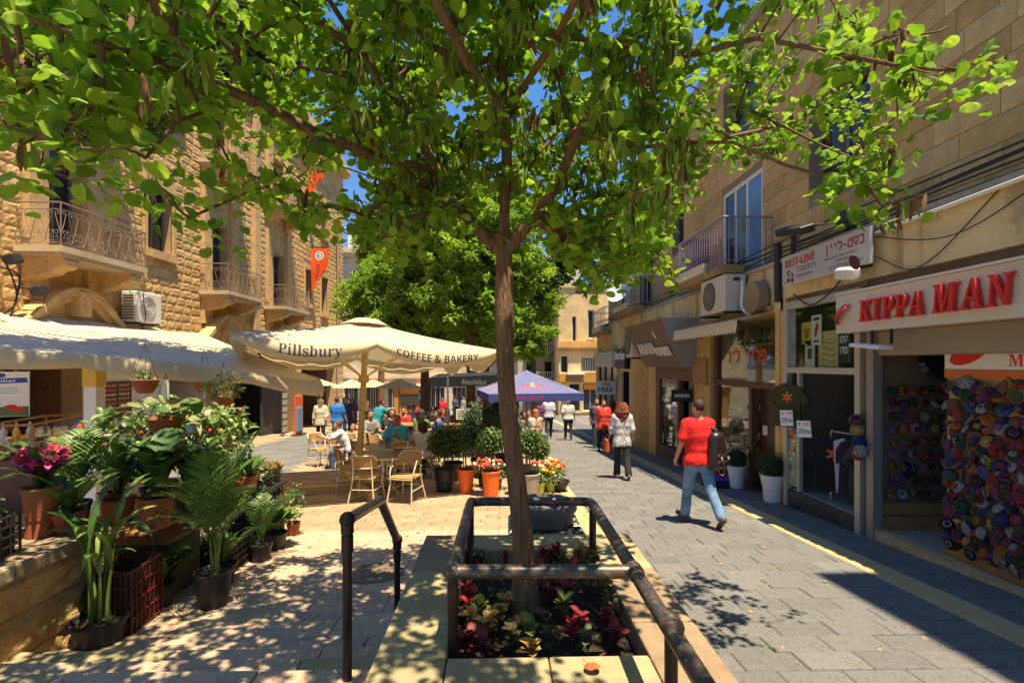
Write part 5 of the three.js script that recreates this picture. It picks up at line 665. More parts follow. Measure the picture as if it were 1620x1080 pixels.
// round, heart-based leaf: 1 across, stalk at the origin, blade toward +y, folded along its middle
function roundLeaf(fold, cup) {
  const out = [[0, 0.02]], N = 7; for (let i = 0; i <= N; i++) { const a = -2.75 + i / N * 2.75; out.push([Math.sin(-a) * 0.5 * (1 + 0.03 * Math.sin(i * 3)), 0.5 - Math.cos(a) * -0.0 + Math.cos(a) * 0.47]); }
  // right half from notch up to the tip
  const half = [[0, 0.06], [0.14, 0.0], [0.3, 0.03], [0.44, 0.17], [0.5, 0.38], [0.47, 0.6], [0.36, 0.8], [0.19, 0.94], [0, 1.0]];
  const pos = [], mid = [[0, 0.06], [0, 0.3], [0, 0.55], [0, 0.8], [0, 1]], z = (x, y) => Math.abs(x) * fold + cup * ((x * x) + (y - 0.5) * (y - 0.5)) - 0.25 * cup + 0.03 * Math.sin(x * 9 + y * 7);
  const m = (p) => [p[0], p[1], z(p[0], p[1])], tri = (a, b, c) => pos.push(...m(a), ...m(b), ...m(c));
  for (const s of [1, -1]) { const h = half.map((p) => [p[0] * s, p[1]]); const c = [0.25 * s, 0.42]; for (let i = 0; i < h.length - 1; i++) s > 0 ? tri(c, h[i], h[i + 1]) : tri(c, h[i + 1], h[i]); s > 0 ? tri(c, h[8], h[0]) : tri(c, h[0], h[8]); }
  const g = new THREE.BufferGeometry(); g.setAttribute('position', new THREE.Float32BufferAttribute(pos, 3));
  // smooth over each half
  g.computeVertexNormals(); const uv = []; for (let i = 0; i < pos.length; i += 3) uv.push(pos[i] + 0.5, pos[i + 1]); g.setAttribute('uv', new THREE.Float32BufferAttribute(uv, 2)); return g;
}
const leafVar = [roundLeaf(0.35, 0.25), roundLeaf(0.08, -0.45), roundLeaf(0.6, 0.15), roundLeaf(0.2, 0.7)];
const lerp = (t, list) => { for (let i = 0; i < list.length - 1; i++) if (t <= list[i + 1][0]) { const [a, b] = [list[i], list[i + 1]]; return a[1] + (b[1] - a[1]) * Math.max(0, (t - a[0]) / (b[0] - a[0])); } return list[list.length - 1][1]; };
{
  seed(71);
  const tree = thing('redbud_tree', 'young round-leaved tree with seed pods growing out of the stone planter in the middle', 'tree', V(0, 0, 0));
  const base = V(0.152, 0.3, -3.04), fork = W(797, 405, 3.05);
  const trunkPts = [base, W(829, 880, 3.04), W(817, 760, 3.04), W(803, 640, 3.04), W(798, 520, 3.05), fork];
  mesh('trunk', tubeTaper([base.clone().add(V(0, -0.12, 0)), ...trunkPts.slice(1), W(790, 372, 3.05)], [0.12, 0.07, 0.059, 0.054, 0.053, 0.06, 0.04], 40, 14), M.bark, tree);
  for (let i = 0; i < 6; i++) { const a = i * 1.05 + rr(-0.2, 0.2), c = Math.cos(a), s = Math.sin(a); mesh('root', tubeTaper([base.clone().add(V(c * 0.03, 0.2, s * 0.03)), base.clone().add(V(c * 0.085, 0.06, s * 0.085)), base.clone().add(V(c * rr(0.18, 0.24), -0.02, s * 0.2))], [0.02, 0.034, 0.012], 10, 7), M.bark, tree); }
  const limbs = [
    { pts: [fork.clone().add(V(0, -0.12, 0)), W(798, 340, 3.05), W(802, 270, 3.1), W(800, 180, 3.0), W(792, 80, 2.9), W(800, -60, 2.8)] },
    { pts: [W(800, 395, 3.05), W(845, 345, 2.98), W(878, 300, 2.9), W(915, 210, 2.75), W(960, 130, 2.6), W(1010, 60, 2.5), W(1040, -40, 2.4)], from: 0 },
    { pts: [W(782, 390, 3.05), W(740, 345, 3.1), W(712, 310, 3.15), W(690, 270, 3.2), W(655, 200, 3.2), W(610, 140, 3.1), W(560, 60, 3.0), W(500, -30, 2.9)], from: 0 },
    { pts: [W(800, 300, 3.1), W(855, 240, 3.6), W(930, 150, 4.0), W(990, 40, 4.3)], from: 1 },
    { pts: [W(690, 270, 3.2), W(600, 250, 2.7), W(500, 210, 2.3), W(400, 160, 2.0), W(290, 110, 1.8), W(160, 70, 1.6), W(20, 20, 1.5)], from: 14 },
    { pts: [W(915, 215, 2.75), W(1000, 235, 2.6), W(1080, 225, 2.5), W(1160, 225, 2.4), W(1240, 260, 2.35), W(1290, 275, 2.3)], from: 9 },
    { pts: [W(960, 130, 2.6), W(1080, 90, 2.4), W(1200, 60, 2.3), W(1330, 85, 2.2), W(1440, 108, 2.15), W(1530, 112, 2.1)], from: 10 },
    { pts: [W(800, 180, 3.0), W(740, 100, 2.3), W(690, 0, 1.9), W(600, -120, 1.6)], from: 3 }, { pts: [W(800, 180, 3.0), W(880, 60, 2.2), W(940, -60, 1.7), W(1000, -220, 1.3)], from: 3 },
    { pts: [W(712, 310, 3.15), W(640, 300, 3.6), W(560, 270, 3.9), W(500, 250, 4.0)], from: 14 },
  ];
  // fix the parent indices: each limb starts from the grown point nearest its first point
  { const all = []; for (const l of limbs) { if (all.length) { let b = 0, bd = 1e9; all.forEach((q, i) => { const d = q.distanceTo(l.pts[0]); if (d < bd) { bd = d; b = i; } }); l.from = b; } l.pts.forEach((q) => all.push(q)); } }
  const low = [[-80, 255], [0, 265], [60, 235], [120, 250], [170, 310], [230, 320], [285, 358], [340, 335], [400, 318], [440, 325], [480, 368], [520, 348], [560, 342], [600, 380], [650, 400], [690, 345], [760, 315], [840, 320], [890, 390], [920, 440], [960, 470], [1000, 440], [1030, 415], [1060, 450], [1085, 440], [1110, 325], [1150, 285], [1200, 265], [1250, 280], [1290, 262], [1330, 275], [1380, 325], [1402, 350], [1440, 325], [1460, 235], [1480, 150], [1560, 125], [1605, 112], [1700, 40]];
  const up = [[1290, -400], [1400, -20], [1440, 60], [1480, 70], [1560, 85], [1610, 80]];
  const tips = [], ok = (p, m = 0) => { const [px, py, d] = project(p); if (d < 1.15) return d < 0.6 || py < -60 ? 2 : 0; if (px > 1650) return 0; if (px < -250) return 2; if (py > -30 && px > -40 && d < lerp(px, [[-40, 1.4], [300, 1.65], [480, 2.1], [1250, 2.05], [1500, 1.9]])) return 0; if (py < -30) return px > 1300 && py > -500 ? 0 : 2; if (py > lerp(px, low) - m) return 0; if (px > 1290 && py < lerp(px, up)) return 0; return 1; };
  const inGap = (px, py) => (Math.abs(px - 545) < 40 && py > 255 && py < 345 && px < 600) || (px > 190 && px < 330 && py > 225 && py < 330 && fbm(px / 90, py / 90, 4, 2, 5) > 0.45) || (px < 150 && py > 120 && py < 160);
  let tries = 0;
  const C = V(0.05, 3.75, -2.7);
  while (tips.length < 1800 && tries++ < 120000) {
    const p = V(C.x + rr(-3.3, 3.3), rr(2.3, 5.6), C.z + rr(-2.6, 2.6)), e = ((p.x - C.x) / 3.3) ** 2 + ((p.y - C.y) / 1.9) ** 2 + ((p.z - C.z) / 2.6) ** 2;
    if (e > 1 || (e < 0.12 && p.y < 3.2)) continue;
    const k = ok(p, 26); if (!k) continue; const [px, py] = project(p);
    if (k === 2 && rnd() < (p.x < 1.3 ? 0.2 : 0.6)) continue; if (k === 1 && inGap(px, py)) continue;
    if (k === 1 && px > 1060 && px < 1500 && rnd() < 0.45) continue; if (k === 1 && px < 520 && py > lerp(px, [[-80, 90], [150, 100], [300, 150], [430, 190], [520, 260]]) && rnd() < 0.72) continue;
    if (fbm(p.x * 0.31 + 3, p.z * 0.31 + p.y * 0.2 + 3, 8, 3, 44) < 0.38) continue;
    tips.push({ p });
  }
  // sprays that the picture shows singly
  const spray = (list, d) => { for (let i = 0; i < list.length; i++) tips.push({ p: W(list[i][0], list[i][1], d * rr(0.96, 1.04)), lone: 1 }); };
  spray([[1040, 400], [1060, 425], [1075, 440], [1050, 380], [1020, 395]], 3.2); spray([[1380, 300], [1395, 325], [1425, 300], [1440, 310], [1405, 340], [1360, 280], [1390, 250], [1410, 235]], 2.3);
  spray([[1490, 105], [1530, 100], [1555, 95], [1590, 98], [1575, 105], [1470, 115], [1450, 105]], 2.1); spray([[1450, 55], [1485, 50], [1500, 42], [1420, 55], [1400, 60], [1380, 70]], 2.2);
  spray([[185, 300], [240, 285], [280, 330], [300, 345], [320, 335], [260, 300], [210, 300], [355, 320], [400, 300], [440, 315], [480, 350], [470, 340], [500, 330]], 2.6);
  spray([[30, 230], [60, 215], [90, 225], [130, 235], [10, 200], [110, 200], [20, 120], [60, 90], [200, 235], [230, 250]], 1.55); spray([[590, 330], [560, 335], [610, 320], [640, 345], [600, 360], [580, 305]], 2.7);
  for (let i = 0; i < 60; i++) tips.push({ p: W(rr(-60, 330), rr(-20, 190), rr(1.5, 2.0)), lone: 1 });
  for (let i = 0; i < 90; i++) { const px = rr(850, 1065); tips.push({ p: W(px, rr(310, lerp(px, low) - 8), rr(2.7, 4.2)), lone: 1 }); } for (let i = 0; i < 55; i++) { const px = rr(560, 735); tips.push({ p: W(px, rr(300, lerp(px, low)), rr(2.7, 4)), lone: 1 }); }
  const nodes = grow(limbs, tips, 0.0036, 0.35);
  for (const n of nodes) n.r = Math.min(n.r, Math.max(0.0045, 0.046 - 0.017 * n.p.distanceTo(fork)));
  mesh('limbs', twigGeo(nodes, true), M.bark, tree); stuff(mesh('twigs', twigGeo(nodes, false), mat([0.16, 0.085, 0.05], 0.9), tree));
  // leaves along the last stretch of every twig
  const leaves = [], q = new THREE.Quaternion(), eul = new THREE.Euler(), dir = V();
  const greens = [[0.25, 0.44, 0.025], [0.19, 0.37, 0.02], [0.32, 0.51, 0.03], [0.14, 0.3, 0.02], [0.4, 0.57, 0.045]];
  for (const t of tips) {
    const n = t.lone ? Math.round(rr(6, 10)) : Math.round(rr(10, 18)), out = dir.copy(t.p).sub(t.base || t.p).normalize().clone();
    for (let i = 0; i < n; i++) {
      const k = rnd(), p = t.p.clone().addScaledVector(out, -0.28 * k).add(V(rr(-0.09, 0.09), rr(-0.1, 0.05), rr(-0.09, 0.09))), [px, py, d] = project(p), kk = ok(p, 10); if (d < 0.5) continue; if (!kk && !t.lone) continue;
      const s = rr(0.04, 0.07);
      // blade hangs outward and down, its face turned to the sky
      eul.set(rr(-0.55, 0.7) + Math.PI * 0.72, rnd() * 6.283, rr(-0.5, 0.5), 'YXZ'); q.setFromEuler(eul);
      leaves.push({ m: new THREE.Matrix4().compose(p, q, V(s, s, s)), p, d, size: px > -20 && px < 1640 && py > -20 ? s / d : 0, v: Math.floor(rnd() * 4), c: Math.floor(rnd() * 5) });
    }
  }
  leaves.sort((a, b) => b.size - a.size);
  const lm = greens.map((c) => { const m = leafMat(c, 0.56); m.map = T.leaf; return m; });
  const rest = [[], [], [], []];
  leaves.forEach((l, i) => { if (i < 290) { const m = mesh('leaf', leafVar[l.v], lm[l.c], tree); l.m.decompose(m.position, m.quaternion, m.scale); } else rest[l.v].push(l); });
  rest.forEach((list, v) => { const im = new THREE.InstancedMesh(leafVar[v], M.redbudInst, list.length), c = new THREE.Color(); list.forEach((l, i) => { im.setMatrixAt(i, l.m); const g = greens[l.c], f = rr(0.85, 1.15); im.setColorAt(i, c.setRGB(g[0] * f, g[1] * f, g[2] * f)); }); im.name = 'foliage'; stuff(im); put(im, tree); });
  // seed pods in hanging bunches, green and brown
  const podG = (() => { const rows = []; for (let i = 0; i <= 6; i++) { const v = i / 6, w = 0.5 * Math.pow(Math.sin(Math.PI * Math.min(1, v * 0.94 + 0.03)), 0.6); rows.push([V(-w * 1.5, -v * 7.5, 0.25 * Math.sin(v * 3)), V(0, -v * 7.5, 0.12 + 0.25 * Math.sin(v * 3)), V(w * 1.5, -v * 7.5, 0.25 * Math.sin(v * 3))]); } return plain(quadStrip(rows)); })();
  const pods = []; const podTips = tips.filter((t) => { const [px, py] = project(t.p); return !t.lone && py < 360 && px > 540 && px < 1080; }), podTips2 = tips.filter((t) => { const [px, py] = project(t.p); return (px <= 540 || px >= 1080) && py > -100; });
  const bunch = (p, n, brown) => { for (let i = 0; i < n; i++) { const s = rr(0.010, 0.0145); pods.push({ p: p.clone().add(V(rr(-0.05, 0.05), rr(-0.03, 0.02), rr(-0.05, 0.05))), r: [rr(-0.3, 0.3), rnd() * 6.3, rr(-0.35, 0.35)], s, b: rnd() < brown }); } };
  for (const t of podTips) bunch(t.base.clone().lerp(t.p, 0.5), Math.round(rr(14, 30)), 0.22); for (const t of podTips2) if (rnd() < 0.22) bunch(t.p, Math.round(rr(5, 10)), 0.6);
  const pm = [leafMat([0.3, 0.42, 0.06], 0.4), leafMat([0.2, 0.32, 0.04], 0.4), mat([0.12, 0.035, 0.02], 0.8, { side: THREE.DoubleSide }), mat([0.2, 0.08, 0.035], 0.8, { side: THREE.DoubleSide })];
  pods.sort((a, b) => project(a.p)[2] - project(b.p)[2]); const far = [];
  pods.forEach((o, i) => { const py = project(o.p); if (far.done === undefined && i < 200 && py[1] > 0) { const m = mesh('seed_pod', podG, pm[o.b ? 2 + (i & 1) : i & 1], tree); m.position.copy(o.p); m.rotation.set(...o.r, 'YXZ'); m.scale.setScalar(o.s); } else far.push(o); });
  for (let k = 0; k < 4; k++) { const list = far.filter((o, i) => (o.b ? 2 : 0) + (i & 1) === k), im = new THREE.InstancedMesh(podG, pm[k], list.length); list.forEach((o, i) => im.setMatrixAt(i, new THREE.Matrix4().compose(o.p, q.setFromEuler(eul.set(...o.r, 'YXZ')), V(o.s, o.s, o.s)))); im.name = 'seed_pods'; stuff(im); put(im, tree); }
}
// sprigs of small leaves for the trees further off
function sprig(n, len, w, spread, droop) {
  const g = []; for (let i = 0; i < n; i++) { const a = (i / n) * 6.283 + rr(-0.4, 0.4), y = rr(-0.1, 0.9) * spread, l = len * rr(0.7, 1.2); const b = new THREE.BufferGeometry(), ww = w * rr(0.8, 1.2); b.setAttribute('position', new THREE.Float32BufferAttribute([0, 0, 0, ww / 2, 0.02 * l, l * 0.5, 0, -droop * l, l, 0, 0, 0, 0, -droop * l, l, -ww / 2, 0.02 * l, l * 0.5], 3)); b.setAttribute('uv', new THREE.Float32BufferAttribute(new Float32Array(12), 2)); b.computeVertexNormals(); tf(b, 0, y, 0, rr(-0.7, 0.7), a, rr(-0.5, 0.5)); g.push(b); } return join(g);
}
function farTree(name, label, pos, trunkH, lobes, leafSize, count, greens, o = {}) {
  const t = thing(name, label, 'tree', pos, 0, o.group), r0 = o.r || 0.22, top = V(o.lean || 0, trunkH, o.leanZ || 0);
  const limbs = [{ pts: [V(0, 0, 0), V((o.lean || 0) * 0.3, trunkH * 0.5, (o.leanZ || 0) * 0.3), top] }], tips = [];
  for (const l of lobes) { const c = V(l[0], l[1], l[2]); limbs.push({ pts: [top.clone().lerp(c, 0.3), top.clone().lerp(c, 0.65), c], from: 2 }); for (let i = 0; i < Math.max(6, l[3] * l[3] * 4); i++) { const v = V(rr(-1, 1), rr(-1, 1), rr(-1, 1)); if (v.length() > 1) continue; tips.push({ p: c.clone().add(v.normalize().multiplyScalar(l[3] * rr(0.55, 0.95)).multiply(V(1, 0.85, 1))) }); } }
  const nodes = grow(limbs, tips, 0.012); for (const n of nodes) if (n.limb) n.r = Math.min(n.r, r0 * 0.5);
  mesh('trunk', tubeTaper([V(0, -0.2, 0), limbs[0].pts[1], top], [r0 * 1.2, r0, r0 * 0.75], 12, 10), M.bark, t);
  mesh('branches', join(twigGeo(nodes.map((n, i) => i < 3 ? { ...n, par: -1 } : n), true), twigGeo(nodes, false)), M.bark, t);
  const geo = [sprig(9, leafSize, leafSize * 0.42, leafSize * 0.9, 0.25), sprig(11, leafSize * 0.9, leafSize * 0.4, leafSize, 0.4)], per = [[], []], tot = lobes.reduce((s, l) => s + l[3] ** 3, 0);
  for (const l of lobes) { const n = Math.round(count * l[3] ** 3 / tot); for (let i = 0; i < n; i++) { const v = V(rr(-1, 1), rr(-1, 1), rr(-1, 1)), len = v.length(); if (len > 1) { i--; continue; } const rad = 0.45 + 0.6 * Math.sqrt(rnd()); v.normalize(); const bump = 0.55 + 0.85 * fbm(v.x * 0.4 + 0.5 + l[0], v.y * 0.4 + v.z * 0.3 + 0.5, 6, 3, 12); if (fbm(v.x * 0.5 + v.z * 0.4 + 0.7, v.y * 0.6 + 0.4 + l[1], 9, 2, 33) < 0.47) continue; per[i & 1].push(V(l[0] + v.x * l[3] * rad * bump, l[1] + v.y * l[3] * rad * bump * 0.85, l[2] + v.z * l[3] * rad * bump)); } }
  per.forEach((list, k) => { const im = new THREE.InstancedMesh(geo[k], M.leafInst, list.length), c = new THREE.Color(); list.forEach((p, i) => { im.setMatrixAt(i, M4.compose(p, Q.setFromEuler(E.set(rr(-0.6, 0.6), rnd() * 6.3, rr(-0.6, 0.6))), V(1, 1, 1).multiplyScalar(rr(0.75, 1.3)))); const g = pick(greens), f = rr(0.85, 1.15); im.setColorAt(i, c.setRGB(g[0] * f, g[1] * f, g[2] * f)); }); im.name = 'crown'; stuff(im); put(im, t); });
  return t;
}
{
  seed(81);
  const gA = [[0.32, 0.48, 0.038], [0.26, 0.42, 0.032], [0.42, 0.56, 0.055], [0.17, 0.3, 0.024]], gB = [[0.32, 0.46, 0.05], [0.4, 0.54, 0.06], [0.24, 0.38, 0.04]];
  const at = (px, d) => { const p = W(px, 600, d); p.y = gy(p.z); return p; }, rel = (b, px, py, d, r) => { const p = W(px, py, d); return [p.x - b.x, p.y - b.y, p.z - b.z, r]; };
  let b = at(672, 22); farTree('street_tree', 'big leafy street tree behind the bakery umbrella with a dark forked trunk', b, 4.2, [rel(b, 610, 470, 22, 2.0), rel(b, 690, 430, 21.5, 2.3), rel(b, 660, 500, 20.5, 1.8), rel(b, 575, 500, 22.5, 1.0), rel(b, 760, 470, 21, 2.0), rel(b, 600, 530, 21, 1.3), rel(b, 730, 530, 20, 1.4)], 0.24, 9000, gA, { r: 0.2 });
  b = at(745, 18); farTree('street_tree', 'tall street tree rising behind the trunk of the young tree', b, 4.4, [rel(b, 760, 400, 18, 2.0), rel(b, 690, 360, 18.5, 1.8), rel(b, 815, 430, 18, 1.2), rel(b, 790, 340, 19, 1.5), rel(b, 720, 480, 17.5, 1.3), rel(b, 790, 500, 17.5, 1.1)], 0.22, 7000, gA, { r: 0.17 });
  b = at(845, 30); farTree('street_tree', 'bright green street tree above the blue parasol', b, 4.2, [rel(b, 830, 520, 30, 1.7), rel(b, 800, 470, 30, 2.0), rel(b, 850, 480, 31, 1.5), rel(b, 780, 540, 29, 1.5), rel(b, 838, 550, 30, 1.0)], 0.28, 6000, gB, { r: 0.16 });
  b = at(905, 24); const tr = farTree('street_tree', 'dark street tree whose branch reaches over the far end of the lane', at(770, 25), 4.6, [rel(at(770, 25), 825, 470, 24, 1.0), rel(at(770, 25), 800, 430, 24, 1.1), rel(at(770, 25), 870, 440, 24, 0.9), rel(at(770, 25), 900, 400, 24.5, 1.1), rel(at(770, 25), 925, 455, 24, 0.5), rel(at(770, 25), 760, 440, 25, 1.8)], 0.24, 4500, [[0.06, 0.13, 0.02], [0.1, 0.2, 0.03]], { r: 0.16 });
  b = at(603, 34); farTree('pale_tree', 'feathery pale green treetop against the sky left of the big street tree', b, 8, [rel(b, 600, 385, 34, 1.6), rel(b, 612, 430, 34, 1.4), rel(b, 590, 420, 34, 0.9)], 0.3, 2500, gB, { r: 0.2 });
  // fine-leaved tree that reaches in from the left, trunk beyond the frame
  b = V(-10.0, gy(-8), -8.0); farTree('fine_leaved_tree', 'fine-leaved tree reaching in front of the sandstone building from the upper left', b, 6.2, [rel(b, 210, 150, 7.2, 0.75), rel(b, 330, 90, 7, 0.9), rel(b, 140, 190, 6.6, 0.55), rel(b, 420, 50, 7.4, 0.8), rel(b, 180, 90, 6.4, 0.8), rel(b, 480, 110, 8, 0.6), rel(b, 260, 10, 6.5, 1.0), rel(b, 60, 40, 6.2, 1.0), rel(b, 100, -60, 5.6, 0.9), rel(b, 330, -60, 6.2, 0.9)], 0.085, 14000, [[0.11, 0.2, 0.025], [0.07, 0.15, 0.02], [0.15, 0.25, 0.03]], { r: 0.2, lean: 0.9 });
}
// ---------- canopies, parasols, cafe furniture ----------
{ // square bakery umbrella: sagging panels, deep printed valance, timber pole on a crossed base
  const foot = G(566, 775), o = thing('bakery_umbrella', 'big cream umbrella printed COFFEE & BAKERY over the cafe tables', 'umbrella', V(foot.x, foot.y, foot.z));
  const Hc = 3.33, He = 2.74, half = 2.05, sub = new THREE.Group();
  const tilt = new THREE.Quaternion().setFromEuler(new THREE.Euler(-SLOPE, 0, -0.035, 'YXZ')).multiply(new THREE.Quaternion().setFromEuler(new THREE.Euler(0, 0.35, 0)));
  const tr = (g) => g.applyMatrix4(new THREE.Matrix4().makeRotationFromQuaternion(tilt));
  const P = (x, y, z) => V(x, y, z);
  const rim = []; for (let i = 0; i < 8; i++) { const a = [[-1, 1], [0, 1], [1, 1], [1, 0], [1, -1], [0, -1], [-1, -1], [-1, 0]][i]; rim.push([a[0] * half, a[1] * half]); }
  const fabric = M.canvas, words = ['Pillsbury', 'COFFEE & BAKERY', 'Pillsbury', 'COFFEE & BAKERY', 'Pillsbury', 'COFFEE & BAKERY', 'Pillsbury', 'COFFEE & BAKERY'];
  for (let i = 0; i < 8; i++) {
    const a = rim[i], b = rim[(i + 1) % 8], rows = [], vr = [];
    for (let r = 0; r <= 8; r++) { const v = r / 8, row = []; for (let k = 0; k <= 10; k++) { const u = k / 10, x = (a[0] + (b[0] - a[0]) * u) * v, z = (a[1] + (b[1] - a[1]) * u) * v, sag = -0.1 * Math.sin(u * Math.PI) * v - 0.03 * Math.sin(v * Math.PI); row.push(P(x, Hc - (Hc - He) * Math.pow(v, 0.92) + sag, z)); } rows.push(row); }
    mesh('canopy_panel', metric(tr(quadStrip(rows))), fabric, o);
    const nx = Math.abs(a[1] + b[1]) > Math.abs(a[0] + b[0]) ? 0 : Math.sign(a[0] + b[0]), nz = nx ? 0 : Math.sign(a[1] + b[1]);
    for (let r = 0; r <= 4; r++) { const row = []; for (let k = 0; k <= 16; k++) { const u = k / 16, h = 0.1 + 0.17 * Math.pow(Math.sin(u * Math.PI), 0.7), bow = 0.05 * Math.sin(r / 4 * Math.PI) + 0.02 * Math.sin(u * 23) * r / 4; row.push(P(a[0] + (b[0] - a[0]) * u + nx * (0.012 + bow), He - 0.1 * Math.sin(u * Math.PI) - h * r / 4, a[1] + (b[1] - a[1]) * u + nz * (0.012 + bow))); } vr.push(row); }
    const t = canvasTex(1024, 128, (x, w, h) => { x.fillStyle = '#d6c8a6'; x.fillRect(0, 0, w, h); x.fillStyle = i % 2 ? '#3c3a38' : '#3a3f58'; x.font = i % 2 ? 'bold 86px sans-serif' : 'bold 108px serif'; const s = words[i], m = x.measureText(s).width, want = i % 2 ? 700 : 460; x.save(); x.translate(i % 2 ? 150 : 300, i % 2 ? 92 : 98); x.scale(want / m, 1); if (i < 2) x.fillText(s, 0, 0); x.restore(); });
    mesh('valance', tr(quadStrip(vr)), phys([1, 0.97, 0.9], 0.95, { map: t, transmission: 0.2, side: THREE.DoubleSide }), o);
    mesh('rib', tr(bar(P(a[0] * 0.02, Hc - 0.09, a[1] * 0.02), P(a[0], He - 0.05, a[1]), 0.018)), M.cream, o); mesh('strut', tr(bar(P(0, He - 0.55, 0), P(a[0] * 0.5, He + 0.2, a[1] * 0.5), 0.016)), M.cream, o);
  }
  mesh('vent_cap', metric(tr(lathe([[0, 0.08], [0.25, 0.05], [0.5, -0.07], [0.48, -0.08], [0.2, 0.02], [0, 0.04]], 8, 0, Hc - 0.02, 0))), fabric, o);
  const yw = mat([0.62, 0.45, 0.16], 0.55, { map: T.wood });
  mesh('pole', join(bar(P(0, 0, 0), P(0, Hc - 0.05, 0).applyQuaternion(tilt), 0.062, 0.055, 14)), yw, o); mesh('hub', tr(join(cyl(0.1, 0.1, 0.16, 0, He - 0.56, 0, 12), cyl(0.09, 0.09, 0.14, 0, Hc - 0.1, 0, 12))), yw, o);
  for (let i = 0; i < 4; i++) mesh('base_beam', rbox(0.16, 0.16, 1.05, 0.015, 0, 0, 0), yw, o).position.set(Math.sin(i * Math.PI / 2 + 0.5) * 0.62, 0.09 - Math.cos(i * Math.PI / 2 + 0.5) * 0.0, Math.cos(i * Math.PI / 2 + 0.5) * 0.62);
  o.children.filter((c) => c.name === 'base_beam').forEach((c, i) => { c.rotation.set(-SLOPE, i * Math.PI / 2 + 0.5, 0, 'YXZ'); });
}
{ // long awning tent over the flower stall
  const o = thing('stall_canopy', 'sagging off-white canopy stretched over the flower stall at the left', 'canopy', V(0, 0, 0));
  const B = W(506, 598, 8.2), e = V(-0.85, 0, 0.53), A = W(-190, 524, 5.2), R0 = W(318, 527, 9.6), R1 = W(-160, 500, 8.6), K0 = R0.clone().add(V(-0.3, -0.7, -1.5)), K1 = R1.clone().add(V(-1.2, -0.7, -1.2));
  const rows = []; for (let r = 0; r <= 10; r++) { const v = r / 10, row = []; for (let k = 0; k <= 30; k++) { const u = k / 30, p = A.clone().lerp(B, u).lerp(R1.clone().lerp(R0, u), 1 - v); const s = Math.sin(u * Math.PI * 2.4 + 0.6); p.y -= 0.07 * Math.sin(v * Math.PI) * (0.6 + 0.4 * Math.cos(u * 15)) + 0.05 * v * v * (0.5 + 0.5 * s); row.push(p); } rows.push(row); }
  mesh('front_slope', metric(quadStrip(rows)), M.canvas, o);
  const back = []; for (let r = 0; r <= 5; r++) back.push(Array.from({ length: 16 }, (_, k) => K1.clone().lerp(K0, k / 15).lerp(R1.clone().lerp(R0, k / 15), 1 - r / 5).add(V(0, -0.05 * Math.sin(r / 5 * Math.PI), 0)))); mesh('back_slope', metric(quadStrip(back)), M.canvas, o);
  const end = []; for (let r = 0; r <= 5; r++) end.push(Array.from({ length: 7 }, (_, k) => B.clone().lerp(K0, k / 6).lerp(R0, 1 - r / 5).add(V(0, -0.06 * Math.sin(r / 5 * Math.PI), 0)))); mesh('end_slope', metric(quadStrip(end)), M.canvas, o);
  const edge = rows[10], val = []; for (let r = 0; r <= 5; r++) { const v = r / 5; val.push(edge.map((p, k) => { const u = k / 30, dip = 0.17 + 0.08 * Math.abs(Math.sin(u * Math.PI * 2.4 + 0.6)); return p.clone().add(V(0.05 * Math.sin(v * 3) * Math.sin(k * 0.9) + 0.03 * v, -dip * v, 0.1 * Math.sin(v * 2.2) - 0.12 * v)); })); } mesh('valance', metric(quadStrip(val)), M.canvas, o);
  const ev = []; for (let r = 0; r <= 3; r++) ev.push(Array.from({ length: 7 }, (_, k) => B.clone().lerp(K0, k / 6).add(V(0.03 * r, -0.07 * r, 0)))); mesh('end_valance', metric(quadStrip(ev)), M.canvas, o);
  const post = W(149, 600, 6.9); post.y = 0; const gyp = gy(post.z); mesh('post', rbox(0.17, 2.05 - gyp, 0.17, 0.01, post.x, (1.68 + gyp) / 2 - 0.2, post.z), M.white, o); mesh('post_wrap', rbox(0.19, 0.3, 0.19, 0.012, post.x, 1.68, post.z), mat([0.72, 0.5, 0.08], 0.7), o);
  const pp = R0.clone().lerp(B, 0.35); mesh('post', bar(V(pp.x - 0.6, gy(pp.z), pp.z), V(pp.x - 0.6, pp.y - 0.2, pp.z), 0.03), M.alu, o);
  const t = B.clone().add(V(0.0, -0.06, 0)); mesh('tassel', join(tube([t, t.clone().add(V(0.03, -0.12, 0.02)), t.clone().add(V(0.01, -0.35, 0.03))], 0.008, 8, 5), cyl(0.02, 0.035, 0.12, t.x + 0.01, t.y - 0.36, t.z + 0.03, 8)), M.cream, o);
  const up = thing('shop_awning', 'white sloping shop awning on the wall above the stall canopy', 'awning', V(0, 0, 0)); const q = [onX(20, 495, LX + 0.1), onX(90, 480, LX + 0.1), W(112, 536, 9.7), W(30, 545, 8.8)]; 
  const U = []; for (let r = 0; r <= 4; r++) U.push(Array.from({ length: 9 }, (_, k) => { const u = k / 8; return V(LX + 0.08 + r * 0.42, 2.95 - r * 0.13 - 0.03 * Math.sin(u * Math.PI * 3), -10.2 - u * 5.6); })); mesh('sheet', metric(quadStrip(U)), M.canvas, up); mesh('rail', bar(U[4][0], U[4][8], 0.025), M.alu, up);
}
